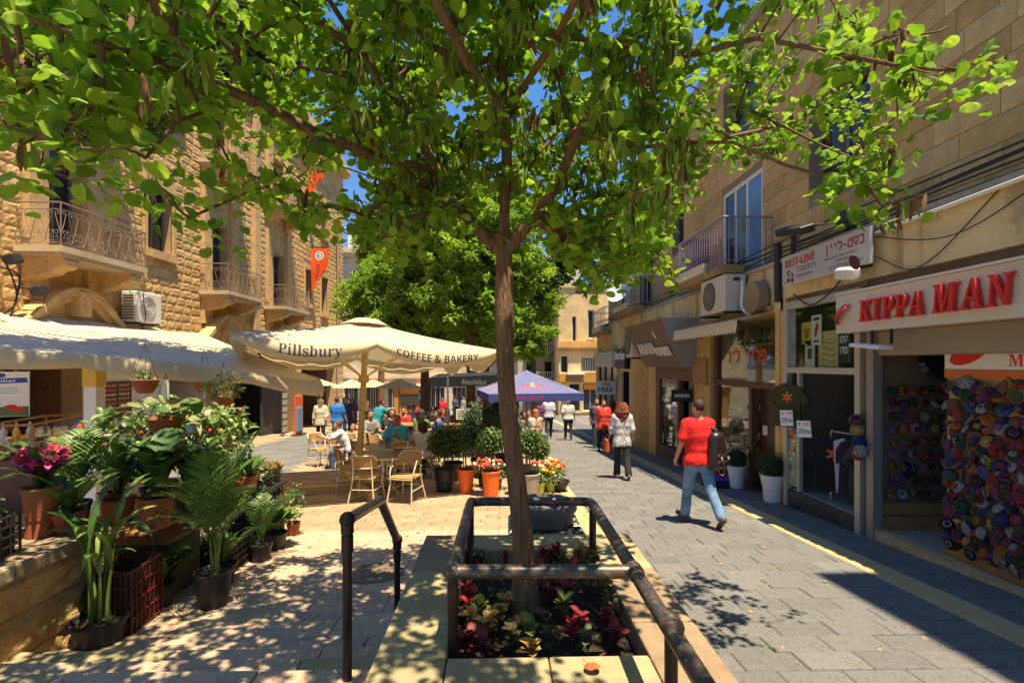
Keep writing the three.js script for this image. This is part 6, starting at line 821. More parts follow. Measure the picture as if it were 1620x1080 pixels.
{ // blue sponsored parasol
  const c = W(833, 700, 12), o = thing('blue_parasol', 'blue parasol with a red and yellow emblem on the lane behind the flower pots', 'parasol', V(c.x, gy(c.z), c.z)), h = 2.45, e = 1.95, R = 1.5;
  for (let i = 0; i < 4; i++) { const a0 = i * Math.PI / 2 + 0.62, a1 = a0 + Math.PI / 2, rows = [], fl = []; for (let r = 0; r <= 5; r++) { const v = r / 5; rows.push(Array.from({ length: 7 }, (_, k) => { const u = k / 6, x = (Math.cos(a0) * (1 - u) + Math.cos(a1) * u) * R * v, z = (Math.sin(a0) * (1 - u) + Math.sin(a1) * u) * R * v; return V(x, h - (h - e) * v - 0.04 * Math.sin(v * Math.PI), z); })); }
    for (let r = 0; r <= 1; r++) fl.push(rows[5].map((p) => p.clone().add(V(0, -0.17 * r, 0))));
    const t = canvasTex(256, 256, (x, w, H) => { x.fillStyle = '#666c94'; x.fillRect(0, 0, w, H); if (i === 0 || i === 2) { } x.fillStyle = '#c9a850'; x.beginPath(); x.arc(128, 148, 20, 0, 7); x.fill(); x.fillStyle = '#b8485c'; for (const s of [-1, 1]) { x.beginPath(); x.ellipse(128 + s * 30, 152, 26, 13, s * 0.35, 0, 7); x.fill(); x.fillRect(128 + s * 48 - 4, 136, 8, 12); } x.font = 'bold 34px sans-serif'; x.textAlign = 'center'; x.fillText('Red Bull', 128, 208); }); t.wrapS = THREE.RepeatWrapping; t.repeat.x = -1;
    mesh('panel', quadStrip(rows), phys([0.95, 0.95, 1], 0.85, { map: t, transmission: 0.15, side: THREE.DoubleSide }), o); mesh('flap', quadStrip(fl), print(canvasTex(256, 32, (x, w, H) => { x.translate(w, 0); x.scale(-1, 1); x.fillStyle = '#3a4384'; x.fillRect(0, 0, w, H); x.fillStyle = '#a8304c'; x.font = 'bold 22px sans-serif'; x.fillText('Red Bull', 60, 23); }), 0.8, { side: THREE.DoubleSide }), o); mesh('rib', bar(V(0, h - 0.03, 0), V(Math.cos(a0) * R, e - 0.02, Math.sin(a0) * R), 0.01), M.alu, o); }
  mesh('pole', bar(V(0, 0, 0), V(0, h, 0), 0.028, 0.025, 10), mat([0.3, 0.2, 0.14], 0.5), o); mesh('base', cyl(0.3, 0.34, 0.1, 0, 0.06, 0, 20), M.concrete, o);
}
{ // small pale yellow parasols and a dark awning further back
  const par = (px, py, d, R, label) => { const c = W(px, py, d), g0 = gy(c.z), o = thing('yellow_parasol', label, 'parasol', V(c.x, g0, c.z), 0, 'small yellow parasols behind the cafe'), e = c.y - g0, n = 6; for (let i = 0; i < n; i++) { const a = i / n * 6.283, b = (i + 1) / n * 6.283; mesh('panel', metric(quadStrip([[V(0, e + 0.42, 0), V(0, e + 0.42, 0).add(V(0.001, 0, 0))], [V(Math.cos(a) * R / 2, e + 0.2, Math.sin(a) * R / 2), V(Math.cos(b) * R / 2, e + 0.2, Math.sin(b) * R / 2)], [V(Math.cos(a) * R, e, Math.sin(a) * R), V(Math.cos(b) * R, e, Math.sin(b) * R)]])), phys([0.82, 0.7, 0.32], 0.9, { transmission: 0.25, side: THREE.DoubleSide }), o); } mesh('pole', bar(V(0, 0, 0), V(0, e + 0.4, 0), 0.03), M.wood, o); };
  par(631, 613, 24, 1.2, 'small pale yellow parasol right of the umbrella pole in the background'); par(556, 612, 27, 1.1, 'small yellow parasol just left of the umbrella pole in the background'); par(502, 609, 30, 1.2, 'farthest yellow parasol left of the umbrella pole'); par(590, 611, 32, 1.2, 'yellow parasol behind the umbrella pole, second from the right');
  const dk = thing('dark_awning', 'long dark awning with white letters across the back of the cafe', 'awning', V(0, 0, 0)); const a = W(680, 597, 15.5), b = W(806, 592, 14.2), back = V(0, 0.06, -2.2), dm = mat([0.014, 0.016, 0.022], 0.9, { side: THREE.DoubleSide });
  mesh('roof_sheet', metric(quadStrip([[a.clone().add(back), b.clone().add(back)], [a, b]], 0.01)), dm, dk); mesh('valance', metric(quadStrip([[a, b], [a.clone().add(V(0, -0.3, 0.02)), b.clone().add(V(0, -0.3, 0.02))]], 0.01)), dm, dk);
  const l = mesh('letters', metric(letters('Moshiko', 0.15, 0.012, fontSans)), mat([0.2, 0.2, 0.2], 0.8), dk); const m = a.clone().lerp(b, 0.42); l.position.set(m.x, m.y - 0.24, m.z + 0.04); l.rotation.y = Math.atan2(-(b.z - a.z), b.x - a.x);
  for (const p of [a, b]) { mesh('post', bar(V(p.x, gy(p.z), p.z - 0.05), V(p.x, p.y, p.z - 0.05), 0.03), M.darkIron, dk); const k = p.clone().add(back); mesh('post', bar(V(k.x, gy(k.z), k.z), V(k.x, k.y, k.z), 0.03), M.darkIron, dk); }
}
// chairs: pale tube frame, curved woven back and seat
const rattan = mat([0.5, 0.3, 0.1], 0.75, { map: T.weave, side: THREE.DoubleSide }), tubeM = mat([0.7, 0.6, 0.42], 0.4, { metalness: 0.2 });
function makeChair(label, pos, turn) {   // local: the sitter looks toward +z
  const o = thing('cafe_chair', label, 'chair', pos, turn, 'woven cafe chairs');
  mesh('seat', rbox(0.44, 0.035, 0.42, 0.016, 0, 0.45, 0.02), rattan, o);
  const rows = []; for (let r = 0; r <= 4; r++) { const v = r / 4, row = []; for (let k = 0; k <= 12; k++) { const a = (k / 12 - 0.5) * 2.5, R = 0.25, h = 0.62 + 0.22 * v - (Math.abs(a) > 0.9 ? (Math.abs(a) - 0.9) * 0.28 * v : 0); row.push(V(Math.sin(a) * R, h, -Math.cos(a) * R * 0.95 - 0.02 - 0.04 * v)); } rows.push(row); } mesh('backrest', metric(quadStrip(rows, 0.014)), rattan, o);
  mesh('back_frame', join(tube(rows[4].map((p) => p.clone()), 0.013, 24, 7), tube(rows[0].map((p) => p.clone()), 0.011, 24, 7)), tubeM, o);
  for (const s of [-1, 1]) { mesh('leg', tube([V(0.235 * s, 0.74, 0.06), V(0.22 * s, 0.5, 0.19), V(0.2 * s, 0.42, 0.19), V(0.235 * s, 0, 0.26)], 0.013, 12, 7), tubeM, o); mesh('leg', tube([V(0.16 * s, 0.8, -0.235), V(0.17 * s, 0.45, -0.2), V(0.23 * s, 0, -0.28)], 0.013, 12, 7), tubeM, o); mesh('stretcher', bar(V(0.22 * s, 0.24, 0.21), V(0.2 * s, 0.24, -0.24), 0.009), tubeM, o); }
  mesh('stretcher', join(bar(V(-0.2, 0.25, -0.235), V(0.2, 0.25, -0.235), 0.009)), tubeM, o); mesh('seat_rim', join(bar(V(-0.22, 0.43, 0.22), V(0.22, 0.43, 0.22), 0.012), bar(V(-0.2, 0.43, -0.18), V(0.2, 0.43, -0.18), 0.012)), tubeM, o);
  return o;
}
function makeTable(label, pos) {
  const o = thing('cafe_table', label, 'table', pos, 0, 'round cafe tables');
  mesh('tabletop', lathe([[0, 0.7], [0.43, 0.705], [0.45, 0.715], [0.45, 0.73], [0.44, 0.736], [0, 0.736]], 36), mat([0.2, 0.14, 0.1], 0.28, { map: T.mottle }), o); mesh('edge_band', lathe([[0.451, 0.704], [0.456, 0.71], [0.456, 0.732], [0.451, 0.734]], 36), tubeM, o);
  for (let i = 0; i < 4; i++) { const a = i * Math.PI / 2 + 0.4; mesh('leg', tube([V(Math.cos(a) * 0.05, 0.7, Math.sin(a) * 0.05), V(Math.cos(a) * 0.06, 0.3, Math.sin(a) * 0.06), V(Math.cos(a) * 0.3, 0.02, Math.sin(a) * 0.3)], 0.015, 10, 7), tubeM, o); } return o;
}
const gp = (px, d) => { const p = W(px, 600, d); p.y = gy(p.z); return p; };
const moreTables = [[690, 12.9, 'round cafe table in the shade right of the seated woman'], [592, 13.6, 'round cafe table in the shade behind the second one']]; const tableA = gp(609, 9.55), tableB = gp(610, 11.2), tableC = gp(560, 13.5);
makeTable('nearest round cafe table in front of the umbrella pole', tableA); makeTable('second round cafe table, just behind the nearest one', tableB); makeTable('round cafe table by the two white-framed chairs on the left', tableC); for (const [px, d, l] of moreTables) makeTable(l, gp(px, d));
{
  const face = (p, q) => Math.atan2(q.x - p.x, q.z - p.z);
  let c = gp(580, 8.85); const proto = makeChair('woven chair with its back to the viewer, nearest left of the table', c, face(c, tableA) + 0.12);
  const add = (p, t, label, extra = 0) => copyOf(proto, p, face(p, t) + extra, label);
  c = gp(643, 8.8); add(c, tableA, 'woven chair with its back to the viewer, nearest right of the table', -0.3);
  c = gp(640, 10.15); add(c, tableA, 'woven chair on the far side of the nearest cafe table', 0.2); c = gp(552, 9.9); add(c, tableA, 'woven chair half hidden behind the umbrella pole');
  c = gp(624, 10.75); add(c, tableB, 'woven chair with its back to us at the second table', 0.0); c = gp(672, 11.4); add(c, tableB, 'dark-seated woven chair under the woman in white'); c = gp(574, 11.6); add(c, tableB, 'woven chair at the left of the second table');
  c = gp(505, 13.3); add(c, tableC, 'leftmost woven chair standing in the sun by the lane', 0.4); c = gp(530, 12.9); add(c, tableC, 'second woven chair from the left standing in the sun', 0.3); [[700, 12.6, 'woven chair at the dark plants right of the second table'], [655, 13.0, 'woven chair behind the seated woman in white'], [585, 12.6, 'woven chair behind the umbrella pole by the second table'], [600, 14.2, 'woven chair in the shade behind the man in turquoise'], [537, 14.2, 'woven chair beyond the person in the white T-shirt'], [680, 13.9, 'woven chair in the shade near the counter']].forEach(([px, d, l], i) => { c = gp(px, d); add(c, tableB, l, i * 1.3); }); c = gp(632, 12.2); add(c, tableB, 'woven chair under the man in the turquoise shirt'); c = gp(548, 13.0); add(c, tableC, 'woven chair under the person in the white T-shirt');
}
{ // dark counter, menu board, screens of plants at the back of the cafe
  const p = gp(690, 15.2), o = thing('serving_counter', 'low dark counter with a wooden top behind the cafe tables', 'counter', p, 0.1); mesh('body', rbox(2.6, 0.95, 0.6, 0.02, 0, 0.48, 0), mat([0.03, 0.05, 0.055], 0.6), o); mesh('top', rbox(2.7, 0.05, 0.7, 0.01, 0, 0.99, 0), M.wood, o); for (let i = 0; i < 5; i++) mesh('panel', rbox(0.44, 0.75, 0.02, 0.008, -1.0 + i * 0.5, 0.5, 0.31), M.dark, o);
  const m = thing('menu_stand', 'white menu card on a thin stand among the dark plants of the cafe', 'menu stand', gp(733, 12.5)); mesh('card', rbox(0.36, 0.26, 0.02, 0.004, 0, 1.38, 0), M.white, m); mesh('print', join(Array.from({ length: 5 }, (_, i) => box(0.28, 0.014, 0.002, 0, 1.46 - i * 0.04, 0.0112))), mat([0.25, 0.2, 0.16], 0.8), m); mesh('pole', bar(V(0, 0, -0.02), V(0, 1.5, -0.02), 0.014), M.darkIron, m); mesh('foot', cyl(0.18, 0.2, 0.03, 0, 0.02, -0.02, 18), M.darkIron, m);
  const r = thing('cafe_fence', 'dark metal fence panels with an upright bar between cafe and lane', 'fence', gp(715, 11.9)); for (let i = 0; i < 12; i++) mesh('bar', bar(V(-0.8 + i * 0.16, 0, 0), V(-0.8 + i * 0.16, 1.0, 0), 0.012), M.darkIron, r); mesh('rail', bar(V(-0.85, 1.0, 0), V(1.0, 1.0, 0), 0.02), M.darkIron, r); mesh('rail', bar(V(-0.85, 0.15, 0), V(1.0, 0.15, 0), 0.015), M.darkIron, r); mesh('post', bar(V(-0.1, 0, 0), V(-0.1, 2.3, 0), 0.025), M.alu, r);
}
// ---------- pots, plants and the flower stall ----------
const G1 = [[0.05, 0.12, 0.015], [0.07, 0.15, 0.02], [0.1, 0.19, 0.025], [0.04, 0.09, 0.015]];
const plantM = G1.map((c) => phys(c, 0.45, { transmission: 0.22, side: THREE.DoubleSide })), limeM = [[0.2, 0.3, 0.04], [0.26, 0.32, 0.06], [0.15, 0.24, 0.03]].map((c) => phys(c, 0.5, { transmission: 0.3, side: THREE.DoubleSide }));
function potGeo(rt, rb, h, rim = 0.02, s = 28) { return lathe([[0, 0], [rb * 0.96, 0], [rb, 0.01], [rt * 0.94, h - rim * 2.2], [rt, h - rim * 2], [rt * 1.03, h - rim], [rt * 1.02, h], [rt * 0.93, h], [rt * 0.9, h - 0.02], [rt * 0.86, h - 0.05], [0, h - 0.05]], s); }
function pot(o, rt, rb, h, m, y = 0) { mesh('pot', metric(tf(potGeo(rt, rb, h), 0, y, 0)), m, o); mesh('soil', cyl(rt * 0.88, rt * 0.88, 0.02, 0, y + h - 0.045, 0, 20), M.soil, o); }
// long arching blade from p: length l, width w, rising then falling
function blade(l, w, rise, droop, fold = 0.25, n = 9, tip = 1) {
  const rows = []; let y = 0, z = 0; for (let i = 0; i <= n; i++) { const v = i / n, a = rise - droop * v * v, ww = w * 0.5 * Math.pow(Math.sin(Math.PI * (0.08 + 0.92 * Math.pow(v, tip) * 0.999)), 0.75); rows.push([V(-ww, y + ww * fold, z), V(0, y, z), V(ww, y + ww * fold, z)]); y += Math.sin(a) * l / n; z += Math.cos(a) * l / n; } return plain(quadStrip(rows));
}
const ovalLeaf = (l, w, cup) => blade(l, w, 0.2, cup, 0.35, 7, 0.85);
function palmFrond(l, n, leafLen, w, rise, droop) {   // feather palm: a midrib with hanging leaflets
  const g = [], rib = []; let y = 0, z = 0; const N = 14; const pts = []; for (let i = 0; i <= N; i++) { const v = i / N, a = rise - droop * v * v; pts.push(V(0, y, z)); y += Math.sin(a) * l / N; z += Math.cos(a) * l / N; }
  const c = new THREE.CatmullRomCurve3(pts); g.push(tubeTaper(pts, [0.008, 0.003], 12, 5));
  for (let i = 0; i < n; i++) { const t = 0.22 + 0.78 * (i + 0.5) / n, p = c.getPointAt(Math.min(1, t)), tg = c.getTangentAt(Math.min(1, t)), ll = leafLen * Math.sin(Math.PI * (0.15 + 0.8 * t)) * rr(0.85, 1.1); for (const s of [-1, 1]) { const b = blade(ll, w, 0.35, 0.9, 0.2, 4); tf(b, 0, 0, 0, 0, s * 0.95 + rr(-0.1, 0.1), 0); b.applyMatrix4(M4.compose(p, Q.setFromUnitVectors(V(0, 0, 1), tg), V(1, 1, 1))); g.push(b); } } return join(g);
}
function leafSet(o, name, geos, mats, list) { for (const [x, y, z, ry, rx, s, rz] of list) { const m = mesh(name, pick(geos), pick(mats), o); m.position.set(x, y, z); m.rotation.set(rx || 0, ry || 0, rz || 0, 'YXZ'); m.scale.setScalar(s || 1); } }
function bushy(o, name, n, R, cy, leaf, mats, sy = 1) { const l = mats.map(() => []); for (let i = 0; i < n; i++) { const v = V(rr(-1, 1), rr(-1, 1), rr(-1, 1)); if (v.length() > 1) { i--; continue; } const q = v.clone().normalize().multiplyScalar(R * (0.35 + 0.65 * Math.sqrt(rnd()))); l[i % mats.length].push(tf(pick(leaf).clone(), q.x, cy + q.y * sy, q.z, rr(-0.9, 0.9), Math.atan2(q.x, q.z) + rr(-0.7, 0.7), rr(-0.5, 0.5), rr(0.7, 1.2))); } l.forEach((g, i) => { if (g.length) stuff(mesh(name, join(g), mats[i], o)); }); }
seed(91);
{ // low stone wall, board shelf and boxes of the stall
  const o = thing('stall_wall', 'low rough stone wall at the left edge carrying the first pots', 'wall', V(0, 0, 0)); const X = -3.2;
  mesh('core', span(-4.3, X - 0.05, -0.5, 0.44, -4.15, -1.0), M.mortar, o);
  for (let r = 0; r < 3; r++) { let z = -1.0 - (r % 2) * 0.2; while (z > -4.1) { const w = Math.min(rr(0.5, 0.8), z + 4.15); const m = mesh('stone_block', rockBlock(w - 0.012, 0.28, 0.05), pick([M.rockC, M.rockA, M.rockC]), o); m.position.set(X - 0.045, -0.28 + r * 0.292, z - w / 2); z -= w; } }
  for (let z = -1.0; z > -4.1; z -= 0.79) mesh('coping_stone', rbox(1.16, 0.1, 0.78, 0.012, 0, 0, 0), pick([M.sandC, M.planter]), o).position.set(-3.72, 0.49, z - 0.39); 
  mesh('end_face', span(-4.28, X - 0.06, -0.5, 0.44, -4.2, -4.152), M.sandC, o);
  const t = thing('plank_table', 'long low plank table carrying rows of potted plants at the flower stall', 'table', V(0, 0, 0)); const pl = (z) => gy(z) + 0.72;
  for (let i = 0; i < 3; i++) { const m = mesh('plank', rbox(0.27, 0.03, 2.6, 0.006), [M.wood, M.planter, M.wood][i], t); m.position.set(-3.08 - i * 0.285, pl(-5.55) - 0.015, -5.55); m.rotation.x = -SLOPE; }
  for (const z of [-4.45, -5.5, -6.6]) for (const x of [-2.98, -3.65]) mesh('leg', bar(V(x, gy(z), z), V(x, pl(z) - 0.03, z), 0.012), M.darkIron, t);
  const crate = (pos, turn, w, h, d, m, label, group) => { const c = thing('plastic_crate', label, 'crate', pos, turn, group); const s = 0.012, b = []; for (const z of [-d / 2, d / 2]) { for (let i = 0; i <= 8; i++) b.push(box(s, h, s, -w / 2 + w * i / 8, h / 2, z)); for (let j = 0; j <= 4; j++) b.push(box(w, s, s * 1.1, 0, 0.006 + (h - 0.012) * j / 4, z)); } for (const x of [-w / 2, w / 2]) { for (let i = 1; i < 7; i++) b.push(box(s, h, s, x, h / 2, -d / 2 + d * i / 7)); for (let j = 0; j <= 4; j++) b.push(box(s * 1.1, s, d - s, x, 0.0065 + (h - 0.013) * j / 4, 0)); } mesh('lattice', join(b), m, c); mesh('bottom', box(w - 0.02, 0.01, d - 0.02, 0, 0.016, 0), m, c); mesh('lining', join(box(0.004, h * 0.9, d - 0.04, -w / 2 + 0.02, h * 0.48, 0), box(0.004, h * 0.9, d - 0.04, w / 2 - 0.02, h * 0.48, 0), box(w - 0.05, h * 0.9, 0.004, 0, h * 0.48, -d / 2 + 0.02), box(w - 0.05, h * 0.9, 0.004, 0, h * 0.48, d / 2 - 0.02)), M.dark, c); return c; };
  const bk = mat([0.03, 0.025, 0.022], 0.6), rd = mat([0.14, 0.02, 0.012], 0.6);
  crate(V(-3.5, 0.54, -3.3), 0.1, 0.4, 0.28, 0.55, bk, 'black crate with a green bush on the stone wall at the left edge');
  crate(V(-3.02, gy(-4.15), -4.18), 0.1, 0.3, 0.5, 0.42, rd, 'dark red upright crate behind the tall plant at the end of the wall');
  const z = -6.45; crate(V(-3.05, gy(z), z), 0, 0.4, 0.34, 0.62, bk, 'black crate on the ground, bottom one of the stack at the stall end'); crate(V(-3.07, gy(z) + 0.345, z - 0.02), 0.04, 0.4, 0.3, 0.6, bk, 'black crate stacked on top at the stall end');
  crate(V(-3.0, gy(-5.6), -5.6), 0, 0.4, 0.3, 0.6, bk, 'black crate on the ground under the plank table'); crate(V(-3.6, gy(-6.4) + 0.35, -6.9), 0, 0.4, 0.3, 0.6, bk, 'black crate behind the stacked crates at the stall end');
  const tarp = thing('green_box', 'dull green wooden box under the plank table', 'box', V(-3.25, gy(-4.9), -4.9)); mesh('body', rbox(0.5, 0.52, 0.5, 0.01, 0, 0.26, 0), mat([0.1, 0.09, 0.035], 0.8, { map: T.wood }), tarp); mesh('lid', rbox(0.54, 0.04, 0.54, 0.008, 0, 0.54, 0), M.wood, tarp);
}
const plantAt = (name, label, pos, cat = 'potted plant', group) => thing(name, label, cat, pos, rnd() * 6, group);
{ // on the wall
  let o = plantAt('pink_flower_pot', 'pink and red flowers in the upper of two stacked terracotta pots on the wall', V(-3.5, 0.54, -3.95));
  mesh('lower_pot', metric(tf(potGeo(0.09, 0.1, 0.16), 0, 0.0, 0)), M.terraDark, o); pot(o, 0.12, 0.095, 0.22, M.terracotta, 0.155);
  const petal = [ovalLeaf(0.055, 0.06, 0.8), ovalLeaf(0.07, 0.05, 0.5)]; bushy(o, 'petals', 150, 0.15, 0.58, petal, [mat([0.6, 0.04, 0.14], 0.7, { side: THREE.DoubleSide }), mat([0.75, 0.1, 0.3], 0.7, { side: THREE.DoubleSide }), mat([0.42, 0.02, 0.03], 0.7, { side: THREE.DoubleSide })], 0.75);
  const bl = [blade(0.38, 0.075, 1.0, 1.1), blade(0.45, 0.06, 1.2, 1.3)]; for (let i = 0; i < 14; i++) leafSet(o, 'leaf', bl, plantM, [[0, 0.35, 0, i * 0.46 + rr(-0.2, 0.2), 0, rr(0.8, 1.15)]]);
  o = plantAt('broad_leaf_plant', 'broad-leaved plant in a wide terracotta pot beside the pink flowers', V(-3.35, 0.54, -4.02)); pot(o, 0.115, 0.08, 0.17, M.terraDark); for (let i = 0; i < 11; i++) leafSet(o, 'leaf', [blade(0.5, 0.11, 1.15, 1.3), blade(0.42, 0.12, 0.9, 1.0)], plantM, [[0, 0.16, 0, i * 0.58 + rr(-0.2, 0.2), 0, rr(0.8, 1.2)]]);
  o = plantAt('green_bush', 'small fine-leaved green bush in the black crate on the wall', V(-3.5, 0.58, -3.3)); bushy(o, 'leaves', 420, 0.24, 0.32, [ovalLeaf(0.055, 0.028, 0.4)], limeM.slice(2).concat(plantM[2]), 0.7); mesh('stems', join(Array.from({ length: 8 }, (_, i) => bar(V(0, 0, 0), V(rr(-0.15, 0.15), 0.35, rr(-0.15, 0.15)), 0.004))), M.bark, o);
  o = plantAt('dark_leaf_plant', 'dark long-leaved plant at the left frame edge behind the pink flowers', V(-3.95, 0.54, -3.75)); pot(o, 0.14, 0.1, 0.22, M.terraDark); for (let i = 0; i < 16; i++) leafSet(o, 'leaf', [blade(0.6, 0.09, 1.2, 1.4), blade(0.5, 0.11, 0.9, 1.1)], plantM, [[0, 0.2, 0, i * 0.4, 0, rr(0.8, 1.2)]]);
  o = plantAt('red_flower_plant', 'red flowering plant behind the terracotta pots at the far left', V(-4.15, 0.54, -4.05)); pot(o, 0.13, 0.1, 0.2, M.terracotta); bushy(o, 'petals', 60, 0.17, 0.62, petal, [mat([0.55, 0.03, 0.03], 0.7, { side: THREE.DoubleSide })], 0.6); for (let i = 0; i < 14; i++) leafSet(o, 'leaf', [blade(0.45, 0.07, 1.3, 1.0)], plantM, [[0, 0.18, 0, i * 0.46, 0, rr(0.8, 1.3)]]);
}
{ // tall strap-leaved plant at the end of the wall
  const p = G(157, 1014); let o = plantAt('tall_leaf_plant', 'tall plant with arching yellow-green leaves in a wide black pot by the steps', p); o.rotation.y = 0; pot(o, 0.185, 0.15, 0.19, M.black);
  for (let i = 0; i < 7; i++) { const a = i * 0.9, x = Math.cos(a) * 0.055, z = Math.sin(a) * 0.055, h = rr(0.38, 0.6); mesh('stem', tubeTaper([V(x, 0.12, z), V(x * 1.1, 0.12 + h * 0.5, z * 1.1), V(x * 1.6, 0.12 + h, z * 1.6)], [0.014, 0.01], 8, 7), limeM[i % 3], o); const k = rr(0.85, 1.15); leafSet(o, 'leaf', [blade(0.5, 0.06, 1.35, 2.0, 0.4, 10), blade(0.58, 0.052, 1.42, 1.6, 0.4, 10), blade(0.45, 0.07, 1.2, 2.4, 0.4, 10)], limeM.concat(plantM[2], plantM[1], plantM[0]), [[x * 1.6, 0.12 + h, z * 1.6, a * 1.7, 0, k], [x * 1.6, 0.1 + h * 0.85, z * 1.6, a * 1.7 + 2.2, 0, k * 0.9]]); }
  const b0 = blade(0.62, 0.07, 1.1, 2.4, 0.3, 12); for (const [ry, h, s] of [[-1.6, 0.55, 1.0], [1.3, 0.6, 1.1], [0.4, 0.5, 0.8], [2.4, 0.62, 1.1]]) leafSet(o, 'leaf', [b0], limeM, [[0, h, 0, ry, 0, s]]);
  // feather palm in the black pot
  const q = G(337, 957); o = plantAt('feather_palm', 'feathery green palm in a round black pot on the paving', q); o.rotation.y = 0.4; pot(o, 0.155, 0.115, 0.31, M.black); for (let i = 0; i < 6; i++) mesh('stem', bar(V(rr(-0.04, 0.04), 0.25, rr(-0.04, 0.04)), V(rr(-0.06, 0.06), 0.62, rr(-0.06, 0.06)), 0.013, 0.009), limeM[1], o);
  const fr = [palmFrond(0.95, 24, 0.3, 0.017, 1.3, 1.4), palmFrond(0.75, 20, 0.26, 0.016, 1.05, 1.6), palmFrond(1.1, 26, 0.3, 0.017, 1.45, 0.9)]; for (let i = 0; i < 15; i++) leafSet(o, 'frond', fr, [plantM[2], limeM[2], plantM[1], plantM[2]], [[0, 0.5, 0, i * 2.4, 0, rr(0.75, 1.1)]]);
}
{ // more greenery set on the ground in front of the table and boxes
  const fill = (x, z, kind, label) => { const o = plantAt('leafy_plant', label, V(x, gy(z), z)); pot(o, 0.12, 0.09, 0.2, M.black); const gs = kind === 0 ? [blade(0.55, 0.05, 1.2, 1.7), blade(0.45, 0.045, 1.0, 1.5)] : kind === 1 ? [blade(0.42, 0.13, 1.1, 1.5), blade(0.36, 0.12, 0.9, 1.2)] : [palmFrond(0.7, 16, 0.2, 0.018, 1.25, 1.4)]; const n = kind === 2 ? 10 : 22; for (let i = 0; i < n; i++) leafSet(o, 'leaf', gs, [plantM[1], plantM[2], limeM[2], plantM[0]], [[0, 0.17 + rr(0, 0.12), 0, i * 2.4, 0, rr(0.75, 1.15)]]); };
  fill(-2.72, -5.05, 0, 'narrow-leaved plant on the ground right of the green box'); fill(-2.68, -5.75, 2, 'small palm on the ground in front of the far crates'); fill(-3.0, -4.55, 1, 'dark broad plant on the ground before the largest pot'); fill(-2.7, -6.2, 1, 'leafy plant on the ground at the foot of the stacked crates');
  const up = (x, z, kind, label) => { fill(x, z, kind, label); const c = scene.children[scene.children.length - 1]; c.position.y = gy(z) + 0.73; };
  up(-3.5, -5.2, 0, 'narrow-leaved plant at the middle of the plank table'); up(-3.7, -4.5, 2, 'small palm at the near back corner of the plank table'); up(-3.35, -5.85, 1, 'broad-leaved plant behind the row of orange pots'); up(-3.6, -6.5, 2, 'small palm at the far back corner of the plank table'); up(-2.95, -4.95, 0, 'narrow-leaved plant just behind the largest pot');
}
